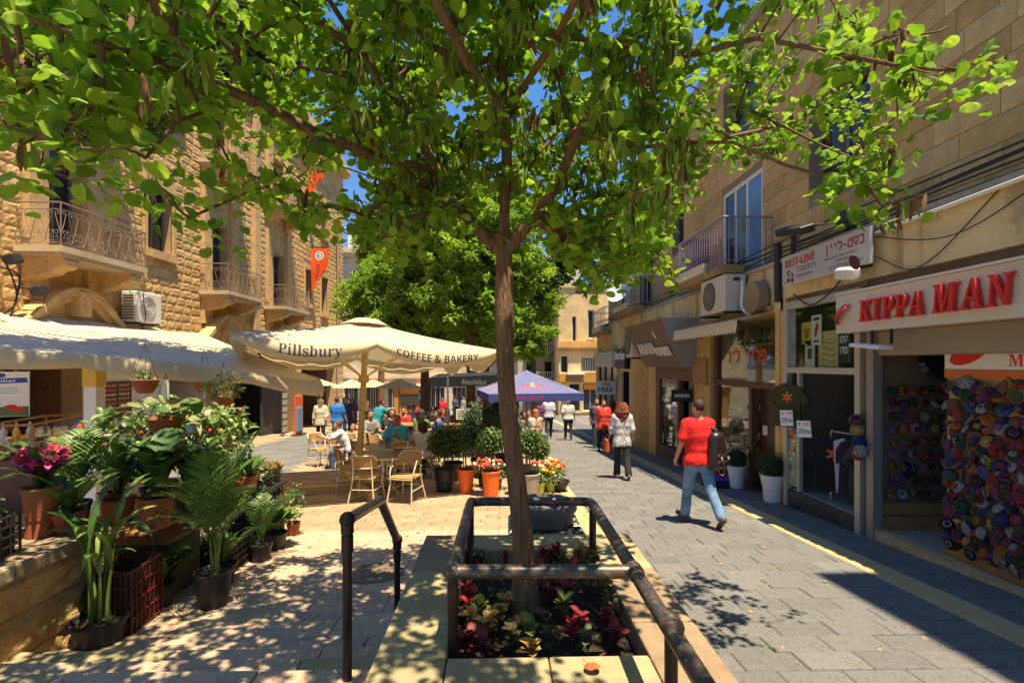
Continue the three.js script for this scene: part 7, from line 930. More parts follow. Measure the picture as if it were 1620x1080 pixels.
{ // on the plank table: big pots, fan leaves, climbing pothos, flowers
  const ty = (z) => gy(z) + 0.72, on = (x, z) => V(x, ty(z), z);
  let o = plantAt('big_leaf_plant', 'big dark broad-leaved plant in the largest terracotta pot on the table', on(-3.02, -4.52)); pot(o, 0.14, 0.11, 0.25, M.terracotta); const big = [blade(0.55, 0.2, 1.1, 1.5, 0.3, 8), blade(0.48, 0.17, 1.3, 1.9, 0.35, 8), blade(0.5, 0.2, 0.7, 1.2, 0.3, 8)]; for (let i = 0; i < 22; i++) leafSet(o, 'leaf', big, plantM, [[0, 0.28 + rr(0, 0.25), 0, i * 2.4, 0, rr(0.75, 1.1)]]);
  o = plantAt('arching_leaf_plant', 'plant with arching narrow leaves in a terracotta pot left of the largest pot', on(-3.4, -4.6)); pot(o, 0.13, 0.1, 0.22, M.terraDark); const arch = [blade(0.7, 0.06, 1.2, 1.9, 0.3, 10), blade(0.6, 0.055, 1.0, 1.6, 0.3, 10)]; for (let i = 0; i < 34; i++) leafSet(o, 'leaf', arch, limeM.slice(2).concat(plantM[2], plantM[1]), [[0, 0.22 + rr(0, 0.15), 0, i * 2.4, 0, rr(0.75, 1.15)]]);
  o = plantAt('lily_plant', 'dark plant with white lily blooms behind the largest pot', on(-3.05, -5.05)); pot(o, 0.13, 0.1, 0.22, M.terraDark); for (let i = 0; i < 16; i++) leafSet(o, 'leaf', [blade(0.6, 0.13, 1.25, 1.1, 0.35, 8)], [plantM[3], plantM[0], mat([0.09, 0.03, 0.025], 0.5, { side: THREE.DoubleSide })], [[0, 0.2, 0, i * 2.4, 0, rr(0.8, 1.15)]]); for (let i = 0; i < 4; i++) { const b = mesh('bloom', blade(0.12, 0.075, 1.4, 0.6, 0.8, 6), mat([0.6, 0.52, 0.38], 0.6, { side: THREE.DoubleSide }), o); b.position.set(rr(-0.2, 0.2), 0.68 + rr(0, 0.18), rr(-0.1, 0.2)); b.rotation.y = rr(-1, 1); mesh('stalk', bar(V(0, 0.2, 0), b.position.clone(), 0.005), limeM[2], o); }
  const smallPots = [[-2.98, -5.42, 'potted plant in a tan pot, first in the row on the table', [0.5, 0.24, 0.06]], [-2.97, -5.72, 'potted plant in an orange pot, middle of the row on the table', [0.62, 0.17, 0.045]], [-2.97, -6.05, 'potted plant in an orange pot, far one of the row on the table', [0.6, 0.15, 0.04]]];
  for (const [x, z, l, c] of smallPots) { o = plantAt('small_potted_plant', l, on(x, z)); pot(o, 0.105, 0.08, 0.19, mat(c, 0.7)); for (let i = 0; i < 12; i++) leafSet(o, 'leaf', [blade(0.38, 0.05, 1.3, 1.0), blade(0.32, 0.08, 1.0, 1.2)], plantM.concat(limeM[2]), [[0, 0.15, 0, i * 2.4, 0, rr(0.8, 1.3)]]); }
  // tall airy shrubs with red and yellow blossom
  const airy = (x, z, h, n, cols, label) => { const a = plantAt('flowering_shrub', label, on(x, z)); pot(a, 0.13, 0.1, 0.2, M.terraDark); const st = []; for (let i = 0; i < 9; i++) st.push(tubeTaper([V(0, 0.15, 0), V(rr(-0.12, 0.12), h * 0.5, rr(-0.12, 0.12)), V(rr(-0.3, 0.3), h * rr(0.75, 1), rr(-0.3, 0.3))], [0.006, 0.002], 6, 5)); mesh('stems', join(st), M.bark, a); bushy(a, 'leaves', n, 0.34, h * 0.66, [ovalLeaf(0.085, 0.04, 0.6), ovalLeaf(0.1, 0.05, 0.9)], limeM.concat(plantM[2]), 1.15); for (let i = 0; i < 14; i++) { const b = mesh('blossom', plain(ball(rr(0.022, 0.036), 0, 0, 0, 7)), pick(cols), a); b.position.set(rr(-0.33, 0.33), h * rr(0.4, 1.0), rr(-0.3, 0.33)); } };
  const rm = mat([0.6, 0.04, 0.02], 0.6), ym = mat([0.7, 0.5, 0.1], 0.6), wm = mat([0.75, 0.7, 0.6], 0.6);
  airy(-3.25, -5.5, 0.95, 420, [rm, rm, ym], 'tall airy shrub with red blossom in the middle of the table'); airy(-3.3, -6.1, 1.0, 460, [rm, wm, ym], 'tall yellow-green shrub with small blossoms near the far end of the table'); airy(-3.65, -5.6, 1.05, 380, [ym, wm], 'tall pale green shrub behind the flowering shrubs'); airy(-3.75, -5.0, 0.9, 320, [wm, rm], 'pale leafy shrub behind the dark lily plant');
  o = plantAt('herb_tray', 'tray of small green seedlings in white pots on the crates at the stall end', V(-3.05, gy(-6.5) + 0.66, -6.5)); o.rotation.y = 0; mesh('tray', rbox(0.42, 0.04, 0.7, 0.01, 0, 0.02, 0), M.black, o); for (let i = 0; i < 6; i++) { const x = -0.1 + (i % 2) * 0.2, z = -0.23 + Math.floor(i / 2) * 0.23; mesh('pot', metric(tf(potGeo(0.065, 0.05, 0.11, 0.01, 16), x, 0.04, z)), [M.white, M.black][i % 2], o); const l = []; for (let k = 0; k < 26; k++) l.push(tf(ovalLeaf(0.075, 0.03, 0.4), x + rr(-0.06, 0.06), 0.12 + rr(0, 0.18), z + rr(-0.06, 0.06), rr(-0.9, 0.1), rnd() * 6.3, 0, rr(0.8, 1.2))); stuff(mesh('seedlings', join(l), plantM[i % 4], o)); }
  o = plantAt('moss_ball_tray', 'brown woven basket behind the seedlings at the stall end', V(-3.3, gy(-7) + 0.66, -7.1), 'basket'); mesh('basket', lathe([[0, 0], [0.22, 0], [0.27, 0.2], [0.25, 0.21], [0.2, 0.03], [0, 0.03]], 20), mat([0.25, 0.14, 0.06], 0.9, { map: T.weave }), o); mesh('rim', lathe([[0.26, 0.19], [0.285, 0.2], [0.275, 0.225], [0.25, 0.215]], 20), M.wood, o);
  const q = G(464, 846); o = plantAt('slim_shrub', 'slim young shrub with red blossom in a small terracotta pot beside the crates', q); pot(o, 0.085, 0.065, 0.17, M.terraDark); mesh('stem', bar(V(0, 0.1, 0), V(0.02, 0.75, 0), 0.006, 0.003), M.bark, o); bushy(o, 'leaves', 110, 0.14, 0.42, [ovalLeaf(0.07, 0.03, 0.6)], plantM, 2.1); for (let i = 0; i < 5; i++) mesh('blossom', ball(0.018, 0, 0, 0, 6), rm, o).position.set(rr(-0.1, 0.1), rr(0.2, 0.7), rr(-0.1, 0.1));
  // hanging baskets
  const hang = (px, py, d, label, trail, r = 0.15) => { const p = W(px, py, d), a = plantAt('hanging_basket', label, p, 'hanging basket'); mesh('bowl', lathe([[0, -0.13], [0.08, -0.125], [0.125, -0.05], [r, 0.03], [r + 0.01, 0.035], [r + 0.01, 0.05], [r - 0.012, 0.05], [r - 0.02, 0.02], [0, 0.02]], 24), M.terraDark, a); for (let i = 0; i < 3; i++) { const t = i * 2.09; mesh('wire', bar(V(Math.cos(t) * r, 0.04, Math.sin(t) * r), V(0, 0.5, 0), 0.003, 0.003, 5), M.darkIron, a); } return a; };
  o = hang(229, 606, 6.3, 'empty-looking brown hanging basket under the canopy edge', 0); bushy(o, 'leaves', 20, 0.1, 0.08, [ovalLeaf(0.08, 0.05, 1)], plantM, 0.5); leafSet(o, 'trailing_stem', [tube([V(0, 0, 0), V(0.02, -0.15, 0.02), V(0, -0.32, 0.0)], 0.003, 8, 4)], [M.bark], [[0.12, 0.02, 0.05, 0, 0, 1]]);
  const heart = leafVar.map((g) => { const c = g.clone(); return c; });
  o = hang(262, 668, 5.2, 'brown hanging pot with long trailing variegated leaves in front of the white wall', 1, 0.16); o.rotation.y = 0; const vm = [...plantM.slice(1, 3), phys([0.2, 0.22, 0.05], 0.5, { transmission: 0.25, side: THREE.DoubleSide })];
  for (let i = 0; i < 46; i++) { const a = rnd() * 6.28, t = rnd(), R = 0.1 + 0.42 * t, x = Math.cos(a) * R, z = Math.sin(a) * R * 0.8, y = 0.16 + 0.12 * Math.sin(t * 3) - 0.22 * t * t; const m = mesh('leaf', pick(heart), pick(vm), o); m.position.set(x, y, z); m.rotation.set(rr(0.9, 2.4), a + rr(-1, 1), rr(-0.4, 0.4), 'YXZ'); m.scale.setScalar(rr(0.1, 0.15)); }
  for (let i = 0; i < 8; i++) { const s = i / 8, m = mesh('leaf', pick(heart), pick(vm), o), x = -0.42 + 0.05 * Math.sin(i * 2), y = 0.18 - s * 0.42; m.position.set(x + rr(-0.05, 0.05), y, 0.15); m.rotation.set(rr(1.6, 2.4), rr(-0.8, 0.8), rr(-0.5, 0.5), 'YXZ'); m.scale.setScalar(rr(0.11, 0.15)); }
  mesh('vine', tube([V(-0.1, 0.08, 0.05), V(-0.3, 0.18, 0.12), V(-0.42, 0.1, 0.15), V(-0.44, -0.25, 0.15)], 0.004, 14, 4), limeM[2], o);
  o = hang(353, 632, 7.0, 'terracotta hanging pot under the canopy near its right end', 0, 0.14); bushy(o, 'leaves', 120, 0.26, 0.16, [ovalLeaf(0.1, 0.04, 0.8)], limeM, 0.7);
  o = hang(322, 606, 7.4, 'small hanging pot with yellow-green leaves below the canopy edge', 0, 0.12); bushy(o, 'leaves', 50, 0.18, 0.1, [ovalLeaf(0.09, 0.05, 0.8)], limeM, 0.8);
}
{ // clipped trees and flower buckets by the lane
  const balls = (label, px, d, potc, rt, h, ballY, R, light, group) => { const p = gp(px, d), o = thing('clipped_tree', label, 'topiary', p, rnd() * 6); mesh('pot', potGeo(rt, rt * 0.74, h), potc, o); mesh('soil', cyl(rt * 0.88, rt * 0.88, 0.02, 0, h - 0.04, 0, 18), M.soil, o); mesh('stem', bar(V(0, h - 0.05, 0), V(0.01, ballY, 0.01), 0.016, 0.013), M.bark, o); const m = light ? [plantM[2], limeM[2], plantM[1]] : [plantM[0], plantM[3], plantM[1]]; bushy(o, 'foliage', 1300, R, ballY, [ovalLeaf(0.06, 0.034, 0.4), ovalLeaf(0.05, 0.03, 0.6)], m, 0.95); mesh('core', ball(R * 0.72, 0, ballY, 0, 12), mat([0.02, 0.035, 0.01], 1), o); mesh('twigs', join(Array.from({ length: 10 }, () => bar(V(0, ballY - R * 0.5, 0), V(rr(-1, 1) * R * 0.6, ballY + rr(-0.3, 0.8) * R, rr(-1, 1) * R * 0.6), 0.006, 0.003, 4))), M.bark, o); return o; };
  balls('dark clipped ball tree in a black pot, leftmost by the cafe chairs', 703, 9.75, M.black, 0.2, 0.44, 0.95, 0.33, 0); balls('clipped ball tree in an orange pot, second from the left', 737, 9.6, M.orange, 0.17, 0.46, 1.02, 0.3, 0); balls('clipped ball tree in the orange pot right beside the trunk', 777, 9.3, M.orange, 0.18, 0.47, 1.0, 0.27, 1); balls('clipped ball tree in a grey pot just right of the trunk', 838, 9.3, mat([0.35, 0.3, 0.26], 0.7), 0.19, 0.42, 0.98, 0.27, 1);
  balls('dark tall clipped tree behind the orange pots', 758, 11.6, M.black, 0.2, 0.4, 1.25, 0.5, 0); balls('dark clipped bush below the menu card', 716, 11.0, M.black, 0.22, 0.4, 0.85, 0.4, 0); balls('dark leafy bush left of the blue parasol pole', 795, 12.5, M.black, 0.2, 0.4, 1.35, 0.55, 0); balls('low dark bush behind the trunk by the lane', 850, 10.4, M.black, 0.18, 0.35, 0.75, 0.26, 1);
  const bucket = (label, px, d, c, cols, R, n) => { const p = gp(px, d), o = thing('flower_bucket', label, 'flower bucket', p, rnd() * 6); mesh('bucket', potGeo(0.11, 0.08, 0.22), c, o); bushy(o, 'leaves', 160, R, 0.34, [ovalLeaf(0.09, 0.025, 0.5)], [plantM[1], plantM[2]], 0.8); for (let i = 0; i < n; i++) { const a = rnd() * 6.28, r = R * Math.sqrt(rnd()), b = mesh('bloom', pick([ball(0.04, 0, 0, 0, 8, 0.7), ball(0.032, 0, 0, 0, 8, 0.8)]), pick(cols), o); b.position.set(Math.cos(a) * r, 0.42 + rr(0, 0.16) - r * 0.25, Math.sin(a) * r); } };
  const C = (r, g, b) => mat([r, g, b], 0.7), oc = [C(0.8, 0.25, 0.02), C(0.85, 0.5, 0.05), C(0.7, 0.06, 0.02)], rc = [C(0.6, 0.03, 0.04), C(0.75, 0.1, 0.06), C(0.8, 0.7, 0.6)], yc = [C(0.85, 0.6, 0.05), C(0.8, 0.72, 0.4)];
  bucket('bucket of orange and yellow flowers at the edge of the lane', 872, 9.7, mat([0.5, 0.55, 0.1], 0.6), oc, 0.24, 30); bucket('bucket of red flowers left of the orange ones by the lane', 858, 9.9, M.offwhite, rc, 0.22, 26); bucket('bucket of orange flowers at the right end by the black bowl', 880, 10.2, M.offwhite, oc, 0.2, 22); bucket('bucket of yellow flowers behind the grey pot', 862, 10.6, M.black, yc, 0.24, 22); bucket('pot of red flowers between the orange pots and the trunk', 786, 10.0, M.black, rc, 0.25, 34); bucket('bucket of red and pink flowers behind the second orange pot', 764, 10.3, M.black, rc, 0.22, 26); bucket('low bucket of yellow-green sprays in front of the grey pot', 853, 9.45, mat([0.6, 0.55, 0.05], 0.6), yc, 0.16, 8);
  const bw = thing('black_bowl', 'black round planter bowl at the lane edge below the orange flowers', 'bowl', gp(884, 9.75)); mesh('bowl', lathe([[0, 0], [0.12, 0], [0.2, 0.18], [0.22, 0.2], [0.2, 0.21], [0.12, 0.04], [0, 0.03]], 24), M.black, bw); mesh('soil', cyl(0.17, 0.17, 0.01, 0, 0.15, 0, 18), M.soil, bw);
  // white pots with round box trees before the flower shop
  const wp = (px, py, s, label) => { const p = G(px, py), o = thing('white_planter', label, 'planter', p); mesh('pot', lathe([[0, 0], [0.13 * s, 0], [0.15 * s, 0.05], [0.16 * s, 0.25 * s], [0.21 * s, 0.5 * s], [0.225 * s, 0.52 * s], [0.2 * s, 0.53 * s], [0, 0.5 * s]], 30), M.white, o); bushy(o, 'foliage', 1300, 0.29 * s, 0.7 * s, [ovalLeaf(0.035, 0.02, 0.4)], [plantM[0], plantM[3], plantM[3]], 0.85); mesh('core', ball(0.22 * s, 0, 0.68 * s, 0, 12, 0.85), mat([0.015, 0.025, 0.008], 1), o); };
  wp(1166, 773, 0.88, 'smaller white pot with a round box bush, farther from the T-shirt shop'); wp(1222, 795, 0.92, 'nearer white pot with a round box bush by the T-shirt shop');
  const q = G(1136, 770), v = thing('flower_tray', 'low tray of purple flowers on the ground behind the walking man', 'flower tray', q); mesh('tray', rbox(0.55, 0.1, 0.4, 0.02, 0, 0.05, 0), M.black, v); const pf = []; for (let i = 0; i < 60; i++) pf.push(ball(rr(0.02, 0.035), rr(-0.25, 0.25), 0.14 + rr(0, 0.06), rr(-0.18, 0.18), 6)); stuff(mesh('flowers', join(pf), mat([0.16, 0.04, 0.45], 0.7), v));
}
{ // coleus and red leaves in the tree bed
  seed(101); const two = (l, w, cin, cout) => { const g = blade(l, w, 0.35, 0.7, 0.3, 6), p = g.attributes.position, n = p.count, c = new Float32Array(n * 3); for (let i = 0; i < n; i++) { const e = Math.abs(p.getX(i)) > w * 0.1 || p.getZ(i) > l * 0.8 ? cout : cin; c.set(e, i * 3); } g.setAttribute('color', new THREE.BufferAttribute(c, 3)); return g; };
  const kinds = [['yellow-edged red', () => two(0.085, 0.06, [0.38, 0.035, 0.02], [0.38, 0.36, 0.05])], ['deep red', () => two(0.08, 0.055, [0.22, 0.012, 0.014], [0.13, 0.009, 0.01])], ['bright red', () => two(0.075, 0.05, [0.45, 0.018, 0.018], [0.3, 0.012, 0.014])], ['yellow-green', () => two(0.08, 0.055, [0.28, 0.22, 0.04], [0.11, 0.18, 0.025])], ['dark green', () => two(0.08, 0.05, [0.1, 0.03, 0.02], [0.07, 0.12, 0.02])]];
  const cm = mat(0xffffff, 0.6, { vertexColors: true, side: THREE.DoubleSide }), geos = kinds.map((k) => [k[1](), k[1]()]);
  const spots = [[772, 995, 0], [745, 990, 0], [790, 975, 0], [800, 960, 0], [748, 1020, 1], [762, 1028, 1], [735, 1022, 1], [840, 1030, 0], [835, 1000, 3], [855, 985, 4], [905, 1000, 2], [918, 990, 1], [892, 965, 3], [735, 945, 2], [742, 965, 2], [875, 945, 1], [900, 940, 1], [860, 935, 1], [885, 930, 2], [855, 905, 2], [935, 925, 3], [960, 930, 0], [965, 915, 0], [800, 890, 2], [868, 872, 2], [858, 880, 2], [880, 880, 1], [915, 885, 0], [940, 880, 0], [958, 890, 0], [890, 890, 3], [775, 905, 4], [760, 885, 4], [785, 940, 4], [810, 1010, 4], [960, 985, 1], [975, 1010, 1], [980, 960, 4], [930, 1020, 4], [870, 1015, 4], [760, 970, 3], [905, 910, 1]];
  spots.forEach(([px, py, k], i) => { const p = onY(px, py, 0.4); if (p.x < bedX0 + 0.05 || p.x > bedX1 - 0.04 || p.z < bedZ1 + 0.04 || p.z > bedZ0 - 0.04) { p.x = Math.min(Math.max(p.x, bedX0 + 0.06), bedX1 - 0.05); p.z = Math.min(Math.max(p.z, bedZ1 + 0.06), bedZ0 - 0.06); } const o = thing('bed_plant', kinds[k][0] + ' leafy plant, ' + ['far left', 'left', 'centre left', 'centre right', 'right', 'far right'][Math.min(5, Math.floor((p.x - bedX0) / 0.162))] + ' in the ' + ['nearest', 'second', 'third', 'fourth', 'fifth', 'sixth', 'farthest'][Math.min(6, Math.floor((bedZ0 - p.z) / 0.197))] + ' row of the bed', 'plant', V(p.x, 0.355, p.z), rnd() * 6, 'leafy plants in the tree bed'); const n = 9 + Math.floor(rnd() * 5); for (let j = 0; j < n; j++) { const m = mesh('leaf', geos[k][j & 1], cm, o); m.position.set(0, 0.02 + j * 0.008, 0); m.rotation.set(-rr(0.0, 0.7), j * 2.4, 0, 'YXZ'); m.scale.setScalar(rr(0.6, 1.15)); } mesh('stem', bar(V(0, -0.03, 0), V(0, 0.1, 0), 0.004), M.bark, o); });
  // dry leaves lying about
  const dl = [mat([0.36, 0.12, 0.03], 0.8, { side: THREE.DoubleSide }), mat([0.35, 0.2, 0.08], 0.8, { side: THREE.DoubleSide })]; const q = onY(930, 1052, topY + 0.012); const o = thing('dry_leaf', 'orange dry leaf lying on the near edge of the stone planter', 'leaf', q, 0.5); const m = mesh('blade', leafVar[3], dl[0], o); m.scale.setScalar(0.075); m.rotation.x = Math.PI / 2 - 0.15; m.position.y = 0.012; mesh('stalk', bar(V(0, 0.004, 0), V(0.0, 0.01, -0.04), 0.0015), M.bark, o);
  const g = []; for (let i = 0; i < 150; i++) { const x = rr(-2.6, 3.6), z = rr(-8, -3.6); if (x > -0.7 && x < 1.1 && z > -4.2) continue; g.push(tf(pick(leafVar).clone(), x, gy(z) + 0.008, z, Math.PI / 2 + rr(-0.15, 0.15), rnd() * 6, 0, rr(0.025, 0.05))); } const lit = stuff(mesh('fallen_leaves', join(g), dl[1])); tag(lit, 'small dry leaves scattered over the paving around the planter', 'leaves');
}
// ---------- people: smooth distance fields meshed by surface nets ----------
const cap = (a, b, ra, rb = ra, k = 0.03) => ({ a, b, ra, rb, k });
const egg = (c, r, k = 0.02, sub = false) => ({ c, r, k, sub });
function nets(prims, cell, clip, tint) {
  const lo = V(1e9, 1e9, 1e9), hi = V(-1e9, -1e9, -1e9), grow3 = (p, r) => { lo.min(V(p.x - r, p.y - r, p.z - r)); hi.max(V(p.x + r, p.y + r, p.z + r)); };
  for (const q of prims) if (!q.sub) { if (q.c) grow3(q.c, Math.max(q.r.x, q.r.y, q.r.z)); else { grow3(q.a, q.ra); grow3(q.b, q.rb); } }
  const m = cell * 2.5; lo.subScalar(m); hi.addScalar(m);
  const nx = Math.ceil((hi.x - lo.x) / cell) + 1, ny = Math.ceil((hi.y - lo.y) / cell) + 1, nz = Math.ceil((hi.z - lo.z) / cell) + 1, F = new Float32Array(nx * ny * nz).fill(1), at = (i, j, k) => (k * ny + j) * nx + i;
  for (const q of prims) {
    const R = q.k + cell * 3, L = V(), H = V(); if (q.c) { const r = Math.max(q.r.x, q.r.y, q.r.z) + R; L.copy(q.c).subScalar(r); H.copy(q.c).addScalar(r); } else { const r = Math.max(q.ra, q.rb) + R; L.copy(q.a).min(q.b).subScalar(r); H.copy(q.a).max(q.b).addScalar(r); }
    const I0 = Math.max(0, Math.floor((L.x - lo.x) / cell)), I1 = Math.min(nx - 1, Math.ceil((H.x - lo.x) / cell)), J0 = Math.max(0, Math.floor((L.y - lo.y) / cell)), J1 = Math.min(ny - 1, Math.ceil((H.y - lo.y) / cell)), K0 = Math.max(0, Math.floor((L.z - lo.z) / cell)), K1 = Math.min(nz - 1, Math.ceil((H.z - lo.z) / cell));
    const dx = q.c ? 0 : q.b.x - q.a.x, dy = q.c ? 0 : q.b.y - q.a.y, dz = q.c ? 0 : q.b.z - q.a.z, dd = dx * dx + dy * dy + dz * dz || 1;
    for (let k = K0; k <= K1; k++) for (let j = J0; j <= J1; j++) for (let i = I0; i <= I1; i++) {
      const x = lo.x + i * cell, y = lo.y + j * cell, z = lo.z + k * cell; let d;
      if (q.c) { const X = (x - q.c.x) / q.r.x, Y = (y - q.c.y) / q.r.y, Z = (z - q.c.z) / q.r.z, l = Math.sqrt(X * X + Y * Y + Z * Z); d = (l - 1) * Math.min(q.r.x, q.r.y, q.r.z); }
      else { let t = ((x - q.a.x) * dx + (y - q.a.y) * dy + (z - q.a.z) * dz) / dd; t = t < 0 ? 0 : t > 1 ? 1 : t; const X = x - q.a.x - dx * t, Y = y - q.a.y - dy * t, Z = z - q.a.z - dz * t; d = Math.sqrt(X * X + Y * Y + Z * Z) - (q.ra + (q.rb - q.ra) * t); }
      const n = at(i, j, k), f = F[n];
      if (q.sub) { const h = Math.max(0, q.k - Math.abs(f + d)) / q.k; F[n] = Math.max(f, -d) + h * h * q.k * 0.25; }
      else { const h = Math.max(0, q.k - Math.abs(f - d)) / q.k; F[n] = Math.min(f, d) - h * h * q.k * 0.25; }
    }
  }
  if (clip) for (let k = 0; k < nz; k++) for (let j = 0; j < ny; j++) for (let i = 0; i < nx; i++) { const n = at(i, j, k); if (F[n] < 0.2) { const c = clip(lo.x + i * cell, lo.y + j * cell, lo.z + k * cell); if (c > F[n]) F[n] = c; } }
  const id = new Int32Array(nx * ny * nz).fill(-1), pos = [], idx = [];
  for (let k = 0; k < nz - 1; k++) for (let j = 0; j < ny - 1; j++) for (let i = 0; i < nx - 1; i++) {
    let c = 0, X = 0, Y = 0, Z = 0; const v = []; for (let s = 0; s < 8; s++) v.push(F[at(i + (s & 1), j + ((s >> 1) & 1), k + (s >> 2))]);
    for (let s = 0; s < 8; s++) for (const b of [1, 2, 4]) if (!(s & b)) { const A = v[s], B = v[s | b]; if ((A < 0) !== (B < 0)) { const t = A / (A - B); X += (s & 1) + (b === 1 ? t : 0); Y += ((s >> 1) & 1) + (b === 2 ? t : 0); Z += (s >> 2) + (b === 4 ? t : 0); c++; } }
    if (c) { id[at(i, j, k)] = pos.length / 3; pos.push(lo.x + (i + X / c) * cell, lo.y + (j + Y / c) * cell, lo.z + (k + Z / c) * cell); }
  }
  const quad = (a, b, c, d, flip) => { if (a < 0 || b < 0 || c < 0 || d < 0) return; flip ? idx.push(a, c, b, a, d, c) : idx.push(a, b, c, a, c, d); };
  for (let k = 1; k < nz - 1; k++) for (let j = 1; j < ny - 1; j++) for (let i = 1; i < nx - 1; i++) {
    const f = F[at(i, j, k)] < 0;
    if (f !== F[at(i + 1, j, k)] < 0) quad(id[at(i, j - 1, k - 1)], id[at(i, j, k - 1)], id[at(i, j, k)], id[at(i, j - 1, k)], !f);
    if (f !== F[at(i, j + 1, k)] < 0) quad(id[at(i - 1, j, k - 1)], id[at(i - 1, j, k)], id[at(i, j, k)], id[at(i, j, k - 1)], !f);
    if (f !== F[at(i, j, k + 1)] < 0) quad(id[at(i - 1, j - 1, k)], id[at(i, j - 1, k)], id[at(i, j, k)], id[at(i - 1, j, k)], !f);
  }
  const g = new THREE.BufferGeometry(); g.setAttribute('position', new THREE.Float32BufferAttribute(pos, 3)); g.setIndex(idx); g.computeVertexNormals();
  const n = pos.length / 3, uv = new Float32Array(n * 2); for (let i = 0; i < n; i++) { uv[i * 2] = pos[i * 3] + pos[i * 3 + 2] * 0.5; uv[i * 2 + 1] = pos[i * 3 + 1]; } g.setAttribute('uv', new THREE.BufferAttribute(uv, 2));
  const c = new Float32Array(n * 3).fill(1); if (tint) for (let i = 0; i < n; i++) { const t = tint(pos[i * 3], pos[i * 3 + 1], pos[i * 3 + 2]); if (t) c.set(t, i * 3); } g.setAttribute('color', new THREE.BufferAttribute(c, 3));
  return g;
}
const headG = {}; function headGeo(cell) {
  if (headG[cell]) return headG[cell];
  const p = [egg(V(0, 0.022, -0.012), V(0.074, 0.092, 0.094), 0.02), egg(V(0, -0.045, 0.024), V(0.056, 0.07, 0.062), 0.03), cap(V(0, 0.02, 0.084), V(0, -0.024, 0.1), 0.009, 0.013, 0.012), cap(V(-0.038, 0.034, 0.07), V(0.038, 0.034, 0.07), 0.013, 0.013, 0.02), egg(V(0, -0.1, 0.056), V(0.022, 0.018, 0.02), 0.03)];
  for (const s of [-1, 1]) p.push(egg(V(s * 0.032, 0.012, 0.094), V(0.016, 0.012, 0.014), 0.014, true), cap(V(s * 0.074, 0.016, -0.008), V(s * 0.072, -0.03, 0.0), 0.013, 0.009, 0.008), egg(V(s * 0.034, -0.03, 0.06), V(0.022, 0.02, 0.02), 0.03), egg(V(s * 0.031, 0.012, 0.077), V(0.0125, 0.0125, 0.0125), 0.003));
  p.push(cap(V(-0.018, -0.062, 0.078), V(0.018, -0.062, 0.078), 0.009, 0.009, 0.008), cap(V(0, -0.06, -0.02), V(0, -0.19, -0.035), 0.05, 0.056, 0.03));
  const tint = (x, y, z) => z > 0.07 && Math.abs(Math.abs(x) - 0.031) < 0.009 && Math.abs(y - 0.012) < 0.007 ? [0.06, 0.04, 0.04] : z > 0.06 && Math.abs(Math.abs(x) - 0.033) < 0.018 && Math.abs(y - 0.038) < 0.006 ? [0.2, 0.12, 0.1] : z > 0.074 && Math.abs(x) < 0.022 && Math.abs(y + 0.062) < 0.009 ? [0.8, 0.45, 0.42] : null;
  return headG[cell] = nets(p, cell, null, tint);
}
const handG = {}; function handGeo(s, grip = 0, fine = 0.0045) {   // wrist at the origin, fingers down, palm toward -s x, thumb toward +z
  const key = s + ',' + grip + ',' + fine; if (handG[key]) return handG[key];
  const p = [cap(V(0, 0.03, 0), V(0, -0.02, 0), 0.026, 0.024, 0.015), cap(V(0, -0.015, 0.016), V(0, -0.078, 0.028), 0.014, 0.013, 0.015), cap(V(0, -0.015, -0.012), V(0, -0.074, -0.022), 0.014, 0.012, 0.015), cap(V(0, -0.02, 0), V(0, -0.08, 0.003), 0.014, 0.013, 0.015)];
  [[0.031, 1], [0.011, 1.1], [-0.009, 1.03], [-0.028, 0.82]].forEach(([z, l], i) => { let a = V(0, -0.078 + Math.abs(z - 0.008) * 0.2, z), t = 0.15 + 0.05 * i + grip * 0.5; [0.04, 0.027, 0.02].forEach((len, j) => { const d = V(-s * Math.sin(t), -Math.cos(t), (z - 0.005) * 1.6 * (1 - grip)), b = a.clone().addScaledVector(d.normalize(), len * l); p.push(cap(a, b, 0.0092 - j * 0.0007, 0.0086 - j * 0.0008, 0.004)); a = b; t += 0.3 + grip * 0.8; }); });
  let a = V(0, -0.025, 0.026), b = V(-s * 0.012, -0.055, 0.05), c = V(-s * (0.018 + 0.02 * grip), -0.085, 0.054 - 0.01 * grip); p.push(cap(a, b, 0.012, 0.0105, 0.012), cap(b, c, 0.01, 0.0085, 0.004));
  return handG[key] = nets(p, fine, null, null);
}
const SK = { a: [0.5, 0.27, 0.17], b: [0.42, 0.22, 0.13], c: [0.58, 0.34, 0.23] };
